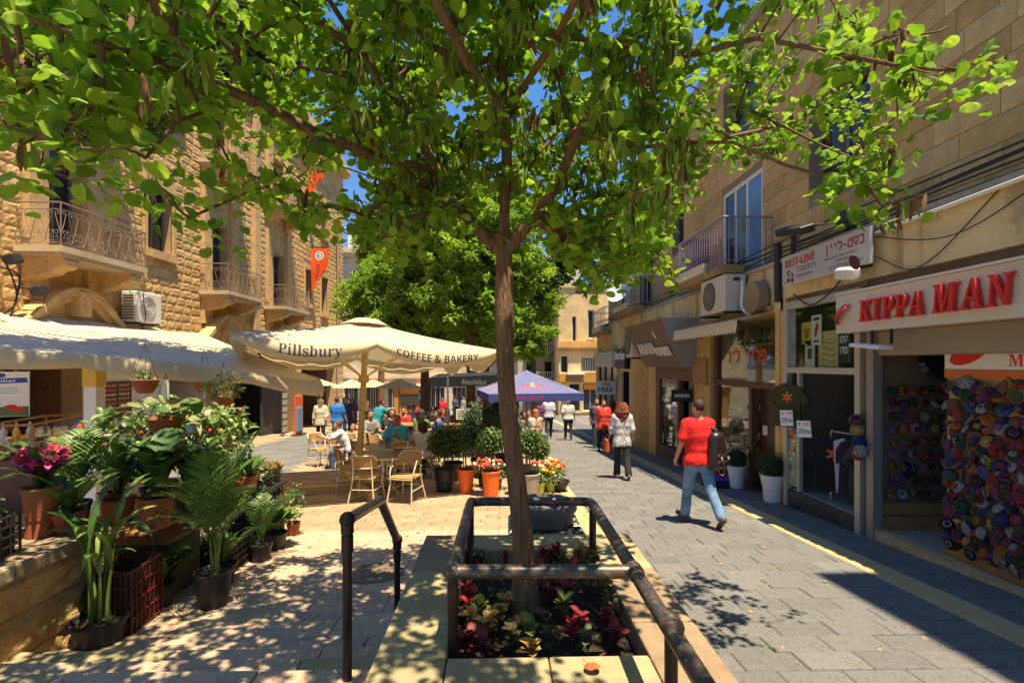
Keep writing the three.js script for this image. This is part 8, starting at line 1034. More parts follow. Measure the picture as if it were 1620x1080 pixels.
// local axes: the person looks toward +z, left is +x. arms / legs: [pitch forward, out to the side, bend]
function person(label, pos, turn, o) {
  const t = thing('person', label, 'person', pos, turn), S = (o.h || 1.75) / 1.75, cell = o.cell || 0.02, lean = o.lean || 0, w = o.w || 1;
  const sp = V(0, Math.cos(lean), Math.sin(lean)), P = V(0, 0.94, 0), up = (s, x = 0, z = 0) => P.clone().addScaledVector(sp, s).add(V(x, 0, 0)).add(V(0, -Math.sin(lean) * z, Math.cos(lean) * z));
  const arms = o.arms || [[0.2, 0.12, 0.3], [-0.2, 0.12, 0.3]], legs = o.legs || [[0.0, 0.03, 0.02], [0, 0.03, 0.02]];   // first is the left (+x)
  const dirOf = (p, a, s) => V(Math.sin(a) * s, -Math.cos(a) * Math.cos(p), Math.cos(a) * Math.sin(p));
  const J = [1, -1].map((s, i) => { const A = arms[i], L = legs[i], sh = up(0.475, s * 0.172 * w), el = sh.clone().addScaledVector(dirOf(A[0], A[1], s), 0.285), fd = dirOf(A[0] + A[2], A[1] + (A[3] || 0), s), wr = el.clone().addScaledVector(fd, 0.25), hip = V(s * 0.092 * w, 0.9, 0), kn = hip.clone().addScaledVector(dirOf(L[0], L[1], s), 0.43), an = kn.clone().addScaledVector(dirOf(L[0] - L[2], L[1] * 0.3, s), 0.41), fp = L[3] || 0, toe = an.clone().add(V(s * 0.03, -0.045 + Math.sin(fp) * 0.17, Math.cos(fp) * 0.17)), heel = an.clone().add(V(0, -0.045 - Math.sin(fp) * 0.05, -0.045)); return { s, sh, el, wr, fd, hip, kn, an, toe, heel }; });
  const low = Math.min(...J.flatMap((j) => [j.toe.y, j.heel.y])) - 0.036, dy = o.seat !== undefined ? o.seat + 0.12 - P.y * 1 : -low;   // a standing sole touches the ground
  const all = new THREE.Group(); const place = (g) => { g.translate(0, dy, 0); g.scale(S, S, S); return g; };
  const body = (e, k = 0.05) => [cap(up(-0.08, -0.055 * w), up(0.42, -0.085 * w), 0.1 * w + e, 0.092 * w + e, k), cap(up(-0.08, 0.055 * w), up(0.42, 0.085 * w), 0.1 * w + e, 0.092 * w + e, k), cap(up(-0.05, -0.07 * w), up(-0.05, 0.07 * w), 0.105 * w + e, undefined, k), cap(up(0.13, -0.05 * w), up(0.13, 0.05 * w), (o.belly || 0.098) * w + e, undefined, k), cap(up(0.3, -0.075 * w), up(0.3, 0.075 * w), 0.112 * w + e, undefined, k), cap(up(0.42, -0.1 * w, -0.01), up(0.42, 0.1 * w, -0.01), 0.082 * w + e, undefined, k), cap(up(0.49, -0.11 * w), up(0.49, 0.11 * w), 0.05 + e, undefined, k), cap(up(0.46), up(0.56), 0.062 + e * 0.5, 0.054, 0.04)].map((c) => ({ ...c, rb: c.rb ?? c.ra }));
  const skin = [...body(0)];
  for (const j of J) skin.push(cap(j.sh, j.el, 0.05, 0.04, 0.03), cap(j.el, j.wr, 0.04, 0.026, 0.015), cap(j.hip, j.kn, 0.085 * w, 0.056, 0.04), cap(j.kn, j.an, 0.055, 0.036, 0.02), cap(j.an, j.an.clone().add(V(0, -0.02, 0.03)), 0.036, 0.03, 0.02));
  const parts = [place(nets(skin, cell))];
  const hp = up(0.53), hd = V(0, Math.cos(lean * 0.4), Math.sin(lean * 0.4)), H = hp.clone().addScaledVector(hd, 0.165), hq = new THREE.Quaternion().setFromEuler(new THREE.Euler(o.nod || 0, o.look || 0, o.tiltHead || 0, 'YXZ')), headM = new THREE.Matrix4().compose(H, hq, V(1, 1, 1));
  parts.push(place(headGeo(cell < 0.015 ? 0.006 : cell < 0.023 ? 0.01 : 0.014).clone().applyMatrix4(headM)));
  for (const [i, j] of J.entries()) parts.push(place(handGeo(j.s, o.grip ? o.grip[i] : 0.15, cell < 0.017 ? 0.0045 : 0.0075).clone().applyMatrix4(new THREE.Matrix4().compose(j.wr, Q.setFromUnitVectors(V(0, -1, 0), j.fd).clone(), V(1, 1, 1)))));
  const m = mesh('body', mergeGeometries(parts.map((g) => { const q = g.index ? g.toNonIndexed() : g; return q; })), mat(o.skin || SK.a, 0.6, { vertexColors: true }), t);
  // clothes
  const wob = (x, y, z) => 0.006 * Math.sin(x * 31 + y * 17) * Math.sin(y * 23 + z * 29);
  if (o.top) {
    const e = o.loose || 0.016, pr = body(e, 0.055), hem = o.hem ?? -0.12; pr.push(cap(up(hem + 0.04, -0.075 * w), up(hem + 0.04, 0.075 * w), 0.112 * w + e * 1.3, undefined, 0.05)); pr[pr.length - 1].rb = pr[pr.length - 1].ra;
    const sl = o.sleeve ?? 0.62; for (const j of J) { const end = sl <= 1 ? j.sh.clone().lerp(j.el, sl) : j.el; pr.push(cap(j.sh, end, 0.056 + e, 0.053 + e * 0.9, 0.03)); if (sl > 1) pr.push(cap(j.el, j.el.clone().lerp(j.wr, sl - 1), 0.05 + e, 0.036 + e, 0.02)); }
    const neck = up(0.6, 0, 0.02), nl = o.neck || 0.115, sr = (x, y, z) => (x - P.x) * sp.x + (y - P.y) * sp.y + (z - P.z) * sp.z;
    const g = nets(pr, cell, (x, y, z) => { const s = sr(x, y, z), inArm = Math.abs(x) > 0.2 * w; return Math.max(inArm ? -1 : hem - s + 0.01 * Math.sin(x * 40), nl - Math.hypot(x - neck.x, y - neck.y, z - neck.z)) + wob(x, y, z) * 0.6; }, o.topTint);
    mesh(o.topName || 'shirt', place(g), o.topMat || mat(o.top, 0.9, { map: T.cloth, vertexColors: !!o.topTint }), t);
  }
  if (o.bottom) {
    const e = 0.014, pr = [cap(up(-0.06, -0.075 * w), up(-0.06, 0.075 * w), 0.112 * w + e, 0.112 * w + e, 0.05), cap(up(0.04, -0.06 * w), up(0.04, 0.06 * w), 0.104 * w + e * 0.8, 0.104 * w + e * 0.8, 0.05)], fl = o.flare || 0.056;
    for (const j of J) { if (o.shorts) pr.push(cap(j.hip, j.hip.clone().lerp(j.kn, 0.85), 0.095 * w + e, 0.075, 0.04)); else pr.push(cap(j.hip, j.kn, 0.09 * w + e, 0.062 + e * 0.5, 0.035), cap(j.kn, j.an.clone().lerp(j.kn, 0.04), 0.062 + e * 0.5, fl, 0.025)); }
    mesh(o.shorts ? 'shorts' : 'trousers', place(nets(pr, cell, (x, y, z) => { const s = (y - P.y) * sp.y + (z - P.z) * sp.z; return (Math.abs(z) < 0.3 && y > 0.7 ? s - 0.03 : -1) + wob(x, y, z); })), o.botMat || mat(o.bottom, 0.9, { map: T.cloth }), t);
  }
  if (o.shoes !== null) for (const j of J) mesh('shoe', place(nets([cap(j.heel, j.toe, 0.04, 0.036, 0.02), cap(j.heel, j.an, 0.04, 0.043, 0.02)], Math.min(cell, 0.014))), mat(o.shoes || [0.05, 0.035, 0.03], 0.6), t);
  if (o.hair) {
    const pr = [egg(V(0, 0.035, -0.022), V(0.083, 0.096, 0.1), 0.01)], hc = cell < 0.015 ? 0.008 : 0.013; let cut = (x, y, z) => Math.max(Math.min(z - 0.02, 0.045 - y + z * 0.3), -0.045 - y + (z + 0.06) * 0.2, z > 0.03 ? 0.055 - y : -1);
    if (o.hair === 'buzz') { pr[0].r = V(0.0775, 0.0955, 0.097); cut = (x, y, z) => Math.max(z - 0.062 + (y < 0.06 ? (0.06 - y) * 0.9 : 0), -0.04 - y, Math.abs(x) > 0.066 && y < 0.02 ? 0.02 : -1); }
    if (o.hair === 'long' || o.hair === 'curly') { const n = o.hair === 'curly' ? 9 : 7; for (let i = 0; i < n; i++) { const a = (i / (n - 1) - 0.5) * 3.4, x = Math.sin(a) * 0.085, z = -Math.cos(a) * 0.075 - 0.02, c = o.hair === 'curly'; const out = c ? 1.5 : 1.05; pr.push(cap(V(x, 0.04, z), V(x * out, -0.1, z * (c ? 1.25 : 1) - 0.01), 0.036, c ? 0.046 : 0.035, 0.02), cap(V(x * out, -0.1, z * (c ? 1.25 : 1) - 0.01), V(x * out * 1.05, -(o.hairLen || 0.24) + rr(-0.03, 0.03), z - 0.035), c ? 0.046 : 0.035, 0.02, 0.02)); } cut = (x, y, z) => Math.max(z - 0.035 - (y > 0.06 ? 0.06 : 0), -1) + (o.hair === 'curly' ? 0.012 * Math.sin(x * 120 + y * 60) * Math.sin(y * 95 + z * 80) : 0.003 * Math.sin(x * 200)); }
    if (o.hair === 'ring') cut = (x, y, z) => Math.max(z - 0.0, y - 0.05, -0.05 - y);
    if (o.hair === 'curly') { const st = []; for (let i = 0; i < 80; i++) { const a = rr(-2.3, 2.3), R0 = rr(0.08, 0.125), L = rr(0.28, 0.5), sp0 = rnd() * 6, q = []; for (let k = 0; k <= 14; k++) { const v = k / 14, r = R0 * (0.5 + 0.75 * Math.sin(Math.min(1, v * 1.8) * 1.57)) * (1 - 0.3 * v) + 0.01; q.push(V(Math.sin(a) * r + 0.022 * Math.cos(sp0 + v * 22), 0.12 - v * L - (0.02 * v), -Math.cos(a) * r - 0.02 + 0.022 * Math.sin(sp0 + v * 22))); } st.push(tube(q, rr(0.009, 0.014), 22, 4)); } mesh('curls', place(join(st).applyMatrix4(headM)), mat([0.26, 0.06, 0.022], 0.6), t); }
    mesh('hair', place(nets(pr, hc, cut).applyMatrix4(headM)), mat(o.hairColor || [0.03, 0.02, 0.015], 0.75), t);
  }
  if (o.glasses) mesh('sunglasses', place(join([-1, 1].map((s) => plain(tf(new THREE.SphereGeometry(0.026, 10, 6), s * 0.033, 0.014, 0.088, 0, 0, 0, 1, 0.8, 0.3))), bar(V(-0.06, 0.022, 0.085), V(0.06, 0.022, 0.085), 0.004)).applyMatrix4(headM)), M.black, t);
  t.userData_joints = undefined; all.J = J; return { t, J, S, dy, world: (p) => { const q = p.clone().add(V(0, dy, 0)).multiplyScalar(S).applyAxisAngle(UPV, turn).add(pos); return q; }, up };
}
const PI = Math.PI, feet = (px, py) => G(px, py), stand = (px, d) => { const p = W(px, 600, d); p.y = gy(p.z); return p; };
seed(111);
{ // the man in red, walking away
  const jeans = mat(0xffffff, 0.9, { map: tex(256, 0.9, (u, v) => { const a = fbm(u, v, 6, 4, 15), b = fbm(u, v, 60, 2, 17); return mixc([0.06, 0.13, 0.24], [0.25, 0.4, 0.58], a * 0.9 + (b - 0.5) * 0.4); }), bumpMap: T.clothBump, bumpScale: 0.02 });
  const r = person('man in a red T-shirt and blue jeans walking away with a dark bag', feet(1106, 829), PI + 0.12, { h: 1.76, cell: 0.0115, top: [0.78, 0.014, 0.012], topMat: mat([0.78, 0.014, 0.012], 0.9, { map: T.cloth, bumpMap: T.clothBump, bumpScale: 0.03 }), bottom: [0.2, 0.3, 0.5], botMat: jeans, shoes: [0.1, 0.06, 0.045], sleeve: 0.72, loose: 0.022, hem: -0.1, w: 1.04, legs: [[0.3, 0.02, 0.12, 0.1], [-0.3, 0.03, 0.42, -0.75]], arms: [[-0.1, 0.3, 0.55, -0.2], [0.35, 0.14, 0.5]], hair: 'buzz', hairColor: [0.035, 0.022, 0.018], skin: SK.a, flare: 0.07, lean: 0.05, grip: [0.5, 0.6] });
  const b = thing('shoulder_bag', 'dark brown leather backpack slung over the right shoulder of the man in red', 'bag', r.world(r.up(0.13, -0.2, -0.13)), PI + 0.12 + 0.3); const lm = mat([0.035, 0.016, 0.014], 0.38, { map: T.mottle });
  mesh('bag_body', nets([cap(V(-0.05, -0.15, 0), V(-0.025, 0.12, 0), 0.088, 0.07, 0.05), cap(V(0.05, -0.15, 0), V(0.035, 0.12, 0), 0.088, 0.07, 0.05)], 0.01), lm, b); b.scale.setScalar(1.25); mesh('front_pocket', nets([cap(V(-0.045, -0.16, -0.06), V(0.045, -0.16, -0.06), 0.045, 0.045, 0.03), cap(V(-0.04, -0.08, -0.055), V(0.04, -0.08, -0.055), 0.042, 0.042, 0.03)], 0.01), lm, b); mesh('buckle', join([-0.05, 0.05].map((x) => tf(new THREE.TorusGeometry(0.014, 0.004, 6, 12), x, -0.09, -0.122))), M.alu, b);
  const q = (p) => p.sub(b.position).applyAxisAngle(UPV, -b.rotation.y).divideScalar(1.25); mesh('strap', tube([V(0, 0.2, 0), q(r.world(r.up(0.42, -0.135, -0.115))), q(r.world(r.up(0.545, -0.125, -0.01))), q(r.world(r.up(0.44, -0.14, 0.12))), q(r.world(r.up(0.25, -0.19, 0.1))), V(0.08, -0.12, 0.03)], 0.02, 30, 6), mat([0.05, 0.03, 0.03], 0.7), b); mesh('hanging_strap', join(tube([V(-0.03, -0.17, -0.05), V(-0.05, -0.26, -0.06), V(0.0, -0.29, -0.07), V(0.05, -0.22, -0.06)], 0.008, 14, 5)), mat([0.4, 0.1, 0.02], 0.6), b);
}
{ // woman with long red curls
  const r = person('woman with long curly red hair, patterned white blouse and black trousers walking away', feet(984, 757), PI - 0.05, { h: 1.64, cell: 0.014, top: [0.6, 0.58, 0.58], topMat: mat(0xffffff, 0.9, { map: tex(128, 0.35, (u, v) => { const a = sstep(0.45, 0.62, fbm(u, v, 9, 3, 25)); return mixc([0.66, 0.63, 0.62], [0.22, 0.21, 0.24], a * 0.7); }) }), bottom: [0.018, 0.018, 0.02], loose: 0.035, hem: -0.2, sleeve: 1.35, legs: [[0.16, 0.02, 0.1, 0], [-0.22, 0.02, 0.3, -0.5]], arms: [[0.1, 0.2, 0.4], [-0.05, 0.22, 0.5]], hair: 'curly', hairLen: 0.33, hairColor: [0.19, 0.042, 0.018], skin: SK.c, shoes: [0.3, 0.15, 0.07], flare: 0.085, w: 0.95 });
  const h = r.world(r.J[0].wr); const b = thing('handbag', 'orange-red handbag held by the woman with red curls', 'bag', h.clone().add(V(-0.06, -0.1, 0.02)), PI); mesh('bag_body', rbox(0.1, 0.3, 0.2, 0.03, 0, -0.08, 0), mat([0.55, 0.08, 0.03], 0.6), b); mesh('handle', tube([V(0, 0.06, -0.07), V(0, 0.16, 0), V(0, 0.06, 0.07)], 0.008, 10, 5), mat([0.3, 0.05, 0.02], 0.6), b);
}
// the group walking toward us
person('woman in a bright red top and dark trousers walking toward the viewer', feet(955, 714), 0.1, { h: 1.66, cell: 0.018, top: [0.75, 0.06, 0.03], bottom: [0.02, 0.02, 0.03], sleeve: 0.7, hem: -0.2, loose: 0.03, hair: 'short', hairColor: [0.05, 0.02, 0.015], legs: [[0.2, 0.02, 0.05], [-0.2, 0.02, 0.2, -0.3]], arms: [[0.1, 0.15, 0.3], [-0.15, 0.15, 0.2]] });
person('person in a dark purple shirt and dark trousers left of the woman in red', feet(944, 708), 0.1, { h: 1.72, cell: 0.02, top: [0.1, 0.06, 0.16], bottom: [0.03, 0.035, 0.05], sleeve: 0.7, hair: 'short', legs: [[-0.15, 0.02, 0.15], [0.2, 0.02, 0.05]] });
person('person in a dark orange top half hidden behind the woman in red', feet(969, 708), PI, { h: 1.64, cell: 0.02, top: [0.45, 0.1, 0.02], bottom: [0.02, 0.025, 0.06], sleeve: 0.6, hair: 'long', hairColor: [0.06, 0.02, 0.015] });
// men walking away
person('grey-haired man in a pale lilac shirt and black trousers walking away, left one of two', feet(868, 694), PI + 0.05, { h: 1.78, cell: 0.018, top: [0.6, 0.58, 0.75], bottom: [0.02, 0.02, 0.022], sleeve: 0.8, loose: 0.03, hem: -0.06, w: 1.05, hair: 'short', hairColor: [0.45, 0.44, 0.42], legs: [[-0.28, 0.02, 0.3, -0.5], [0.22, 0.02, 0.05]], arms: [[0.2, 0.18, 0.3], [-0.15, 0.15, 0.2]], skin: SK.c });
person('balding man in a white shirt and dark trousers walking away, right one of two', feet(899, 696), PI - 0.05, { h: 1.66, cell: 0.018, top: [0.7, 0.67, 0.63], bottom: [0.04, 0.03, 0.03], sleeve: 0.8, loose: 0.032, hem: -0.06, w: 1.08, hair: 'ring', hairColor: [0.3, 0.27, 0.25], legs: [[0.12, 0.02, 0.05], [-0.1, 0.02, 0.15]], arms: [[-0.3, 0.25, 1.2, -0.3], [0.1, 0.2, 0.4]], skin: SK.c });
{ const p = feet(857, 694); person('woman in a purple top pushing a pram along the lane', p, PI - 0.2, { h: 1.64, cell: 0.02, top: [0.16, 0.06, 0.16], bottom: [0.3, 0.25, 0.25], sleeve: 0.3, hair: 'short', hairColor: [0.2, 0.05, 0.03], arms: [[0.8, 0.1, 0.5], [0.8, 0.1, 0.5]], legs: [[0.2, 0.02, 0.05], [-0.25, 0.02, 0.3]] });
  const s = thing('pram', 'black pram with a pale basket in front of the woman in purple', 'pram', stand(845, 18.2), 0.3), k = M.black; mesh('hood', metric(tf(new THREE.SphereGeometry(0.3, 16, 8, 0, PI * 2, 0, PI * 0.5), 0, 0.72, 0.1, 0.5, 0, 0, 0.85, 1, 1)), mat([0.03, 0.02, 0.025], 0.9, { side: THREE.DoubleSide }), s); mesh('seat', rbox(0.42, 0.3, 0.6, 0.08, 0, 0.62, 0.05), k, s); mesh('basket', rbox(0.4, 0.16, 0.5, 0.03, 0, 0.34, 0), M.offwhite, s); for (const [x, z] of [[-0.25, -0.35], [0.25, -0.35], [-0.25, 0.35], [0.25, 0.35]]) mesh('wheel', metric(tf(new THREE.TorusGeometry(0.11, 0.028, 8, 18), x, 0.14, z, 0, PI / 2)), k, s); mesh('frame', join([-0.23, 0.23].map((x) => [bar(V(x, 0.14, -0.35), V(x, 0.6, 0.1), 0.014), bar(V(x, 0.14, 0.35), V(x, 0.6, -0.1), 0.014), bar(V(x, 0.5, -0.1), V(x, 1.0, -0.5), 0.014)]), bar(V(-0.23, 1.0, -0.5), V(0.23, 1.0, -0.5), 0.018)), M.darkIron, s); }
// seated and standing people of the cafe
const sitLegs = [[1.4, 0.12, 1.42], [1.42, 0.12, 1.4]], sit = (o) => ({ seat: 0.46, legs: sitLegs, cell: 0.02, ...o });
person('bearded man in a turquoise shirt and sunglasses sitting facing the viewer', stand(630, 12.1), -0.25, sit({ top: [0.03, 0.38, 0.55], bottom: [0.1, 0.12, 0.2], cell: 0.016, sleeve: 0.8, loose: 0.03, w: 1.12, belly: 0.12, hair: 'buzz', hairColor: [0.2, 0.05, 0.03], glasses: 1, lean: 0.12, arms: [[0.5, 0.1, 1.6, -0.3], [0.5, 0.25, 1.0, -0.4]], skin: [0.48, 0.2, 0.12] }));
person('dark-haired woman in white seated with her back to us at the second table', stand(670, 11.45), PI + 0.5, sit({ h: 1.62, top: [0.7, 0.66, 0.68], bottom: [0.06, 0.05, 0.06], sleeve: 0.4, hair: 'long', hairLen: 0.16, hairColor: [0.06, 0.02, 0.015], lean: 0.15, arms: [[0.7, 0.1, 0.9, -0.3], [0.7, 0.1, 0.9, -0.3]] }));
person('person in a white T-shirt leaning forward on a chair left of the umbrella pole', stand(550, 12.95), -1.2, sit({ h: 1.6, top: [0.78, 0.77, 0.76], bottom: [0.08, 0.13, 0.28], sleeve: 0.7, hair: 'short', hairColor: [0.12, 0.06, 0.03], lean: 0.5, arms: [[1.0, 0.1, 0.9, -0.2], [0.9, 0.1, 1.0, -0.2]], loose: 0.03 }));
person('red-haired child sitting behind the person in the white T-shirt', stand(562, 14.0), -0.5, sit({ h: 1.35, top: [0.5, 0.22, 0.1], bottom: [0.1, 0.1, 0.12], hair: 'short', hairColor: [0.45, 0.12, 0.03], lean: 0.2 }));
person('blond woman in a cream blouse and black trousers walking toward the viewer on the left', stand(507, 19.5), 0.25, { h: 1.7, cell: 0.02, top: [0.66, 0.58, 0.42], bottom: [0.02, 0.02, 0.02], sleeve: 1.5, loose: 0.035, hem: -0.22, hair: 'long', hairColor: [0.35, 0.17, 0.06], legs: [[0.2, 0.02, 0.05], [-0.2, 0.02, 0.25]], arms: [[0.1, 0.25, 0.8, -0.4], [-0.1, 0.2, 0.3]] });
person('man in a bright blue T-shirt seen from behind on the left', stand(533, 19.0), PI - 0.2, { h: 1.76, cell: 0.02, top: [0.03, 0.2, 0.62], bottom: [0.1, 0.15, 0.28], sleeve: 0.75, loose: 0.03, w: 1.12, hair: 'short', hairColor: [0.04, 0.025, 0.02], legs: [[0.05, 0.04, 0.05], [-0.1, 0.04, 0.1]], arms: [[0.2, 0.2, 0.8], [0.1, 0.2, 0.3]] });
person('man in a dark shirt beside the man in bright blue', stand(549, 21), 0.6, { h: 1.78, cell: 0.024, top: [0.06, 0.05, 0.09], bottom: [0.06, 0.08, 0.14], hair: 'short', sleeve: 0.7 }); person('woman in a dusky pink dress standing behind the man in bright blue', stand(557, 23), 0.2, { h: 1.66, cell: 0.024, top: [0.3, 0.1, 0.12], bottom: [0.12, 0.07, 0.08], hair: 'long', hem: -0.35, loose: 0.04 });
person('waiter in a teal shirt and blue apron bending over a table', stand(594, 15.5), 2.4, { h: 1.76, cell: 0.02, top: [0.02, 0.3, 0.36], bottom: [0.02, 0.12, 0.2], sleeve: 0.7, hair: 'short', hairColor: [0.06, 0.02, 0.01], lean: 0.35, arms: [[0.8, 0.1, 0.4], [0.9, 0.1, 0.5]], legs: [[0.05, 0.05, 0.05], [-0.1, 0.05, 0.1]] });
[['dark-haired woman in black seated beside the counter', 618, 14.6, 0.5, [0.03, 0.025, 0.03], 'long'], ['dark-haired person in a red top seated at the back of the cafe', 638, 16.5, 0.2, [0.6, 0.03, 0.03], 'short'], ['person in a pink top seated behind the one in red', 655, 19, -0.2, [0.55, 0.12, 0.14], 'short'], ['person in a brown jacket seated right of the counter', 677, 16.2, 2.6, [0.14, 0.07, 0.035], 'short'], ['person in a tan coat seated with bent head by the counter', 692, 15.9, -1.0, [0.3, 0.2, 0.1], 'long'], ['person in black seated by the thin pole of the cafe', 709, 15.4, -1.2, [0.02, 0.02, 0.022], 'long'], ['person in a blue shirt seated in the shade right of the woman in white', 698, 13.2, -1.4, [0.06, 0.12, 0.25], 'short'], ['woman in a green top seated behind the woman in white', 664, 13.4, 2.8, [0.1, 0.2, 0.08], 'long'], ['man in a grey shirt seated behind the umbrella pole', 583, 13.2, 0.7, [0.25, 0.24, 0.24], 'short'], ['woman in orange seated at the back right of the cafe', 724, 16.5, -0.6, [0.5, 0.16, 0.03], 'long'], ['man in a white shirt seated at the back of the cafe', 646, 17.5, 0.4, [0.5, 0.48, 0.45], 'short'], ['person in dark grey seated left of the one in red', 606, 17, 1.2, [0.1, 0.09, 0.1], 'short']].forEach(([l, px, d, tn, c, hr]) => person(l, stand(px, d), tn, sit({ cell: 0.026, seat: 0.55, top: c, bottom: [0.03, 0.03, 0.04], hair: hr, lean: 0.15, arms: [[0.7, 0.1, 0.9, -0.2], [0.7, 0.1, 0.9, -0.2]] })));
person('woman in a bright red dress standing far behind the cafe', stand(700, 33), 0.3, { h: 1.66, cell: 0.03, top: [0.75, 0.02, 0.06], bottom: [0.7, 0.02, 0.06], hem: -0.45, loose: 0.05, hair: 'long' });
person('man in a dark top seated by the blue parasol, left of its pole', stand(826, 15), 0.8, sit({ cell: 0.024, top: [0.08, 0.1, 0.09], bottom: [0.1, 0.15, 0.25], hair: 'short', lean: 0.1, arms: [[0.7, 0.1, 0.9], [0.7, 0.1, 0.9]] })); person('person in white seated behind the blue parasol pole', stand(838, 16.5), -0.6, sit({ cell: 0.024, top: [0.65, 0.62, 0.58], bottom: [0.3, 0.3, 0.34], hair: 'short', lean: 0.1 })); person('person with bare shoulders in a pale top by the blue parasol', stand(848, 16.8), 2.6, sit({ cell: 0.024, top: [0.6, 0.45, 0.3], bottom: [0.2, 0.2, 0.24], sleeve: 0.1, hair: 'long', hairColor: [0.3, 0.12, 0.05] }));
[['pedestrian in white far down the lane left of the parasol', 744, 34, [0.6, 0.6, 0.58]], ['pedestrian in orange far behind the dark plants', 752, 30, [0.75, 0.2, 0.03]], ['second pedestrian in orange far behind the plants', 764, 31, [0.7, 0.18, 0.04]], ['pedestrian in dark blue far behind the cafe', 720, 36, [0.05, 0.07, 0.2]], ['pedestrian in grey far behind the cafe', 733, 38, [0.3, 0.3, 0.32]], ['pedestrian in black far beyond the blue parasol', 815, 32, [0.03, 0.03, 0.03]], ['pedestrian in pale blue far off left of the umbrella pole', 545, 30, [0.3, 0.4, 0.55]], ['pedestrian in cream far behind the yellow parasols', 578, 33, [0.6, 0.5, 0.36]]].forEach(([l, px, d, c], i) => person(l, stand(px, d), [0, 3, 0.5, 2.8, 1, 0.2, 3, 0][i], { cell: 0.034, top: c, bottom: [0.05, 0.06, 0.09], hair: i % 2 ? 'short' : 'long', legs: [[0.2, 0.02, 0.05], [-0.2, 0.02, 0.2]] }));
// ---------- buildings that close the view ----------
seed(121);
function facade(o, wallM, x0, x1, y0, y1, depth, opens, frameM, paneM) {   // looks toward local +z; opens: x0 x1 y0 y1 kind
  const s = shapeOf([[x0, y0], [x1, y0], [x1, y1], [x0, y1]]); for (const w of opens) { const h = new THREE.Path(); h.moveTo(w[0], w[2]); h.lineTo(w[0], w[3]); h.lineTo(w[1], w[3]); h.lineTo(w[1], w[2]); s.holes.push(h); }
  mesh('wall', metric(tf(new THREE.ExtrudeGeometry(s, { depth: 0.4, bevelEnabled: false }), 0, 0, -0.4)), wallM, o); mesh('rear_wall', join(span(x0, x1, y0, y1, -depth, -depth + 0.3), span(x0, x0 + 0.3, y0, y1, -depth + 0.3, -0.41), span(x1 - 0.3, x1, y0, y1, -depth + 0.3, -0.41), span(x0 - 0.15, x1 + 0.15, y1, y1 + 0.3, -depth, 0.15)), wallM, o);
  for (const w of opens) { const f = mesh(w[4] || 'window', join(span(w[0], w[0] + 0.08, w[2], w[3], -0.28, -0.18), span(w[1] - 0.08, w[1], w[2], w[3], -0.28, -0.18), span(w[0] + 0.08, w[1] - 0.08, w[3] - 0.08, w[3], -0.278, -0.182), span(w[0] + 0.08, w[1] - 0.08, w[2], w[2] + 0.08, -0.278, -0.182), w[5] ? Array.from({ length: w[5] }, (_, i) => span(w[0] + (w[1] - w[0]) * (i + 1) / (w[5] + 1) - 0.02, w[0] + (w[1] - w[0]) * (i + 1) / (w[5] + 1) + 0.02, w[2] + 0.08, w[3] - 0.08, -0.276, -0.184)) : []), frameM, o); mesh('pane', span(w[0] + 0.08, w[1] - 0.08, w[2] + 0.08, w[3] - 0.08, -0.24, -0.23), paneM, f); mesh('sill', span(w[0] - 0.1, w[1] + 0.1, w[2] - 0.12, w[2] - 0.002, -0.1, 0.08), wallM, f); }
}
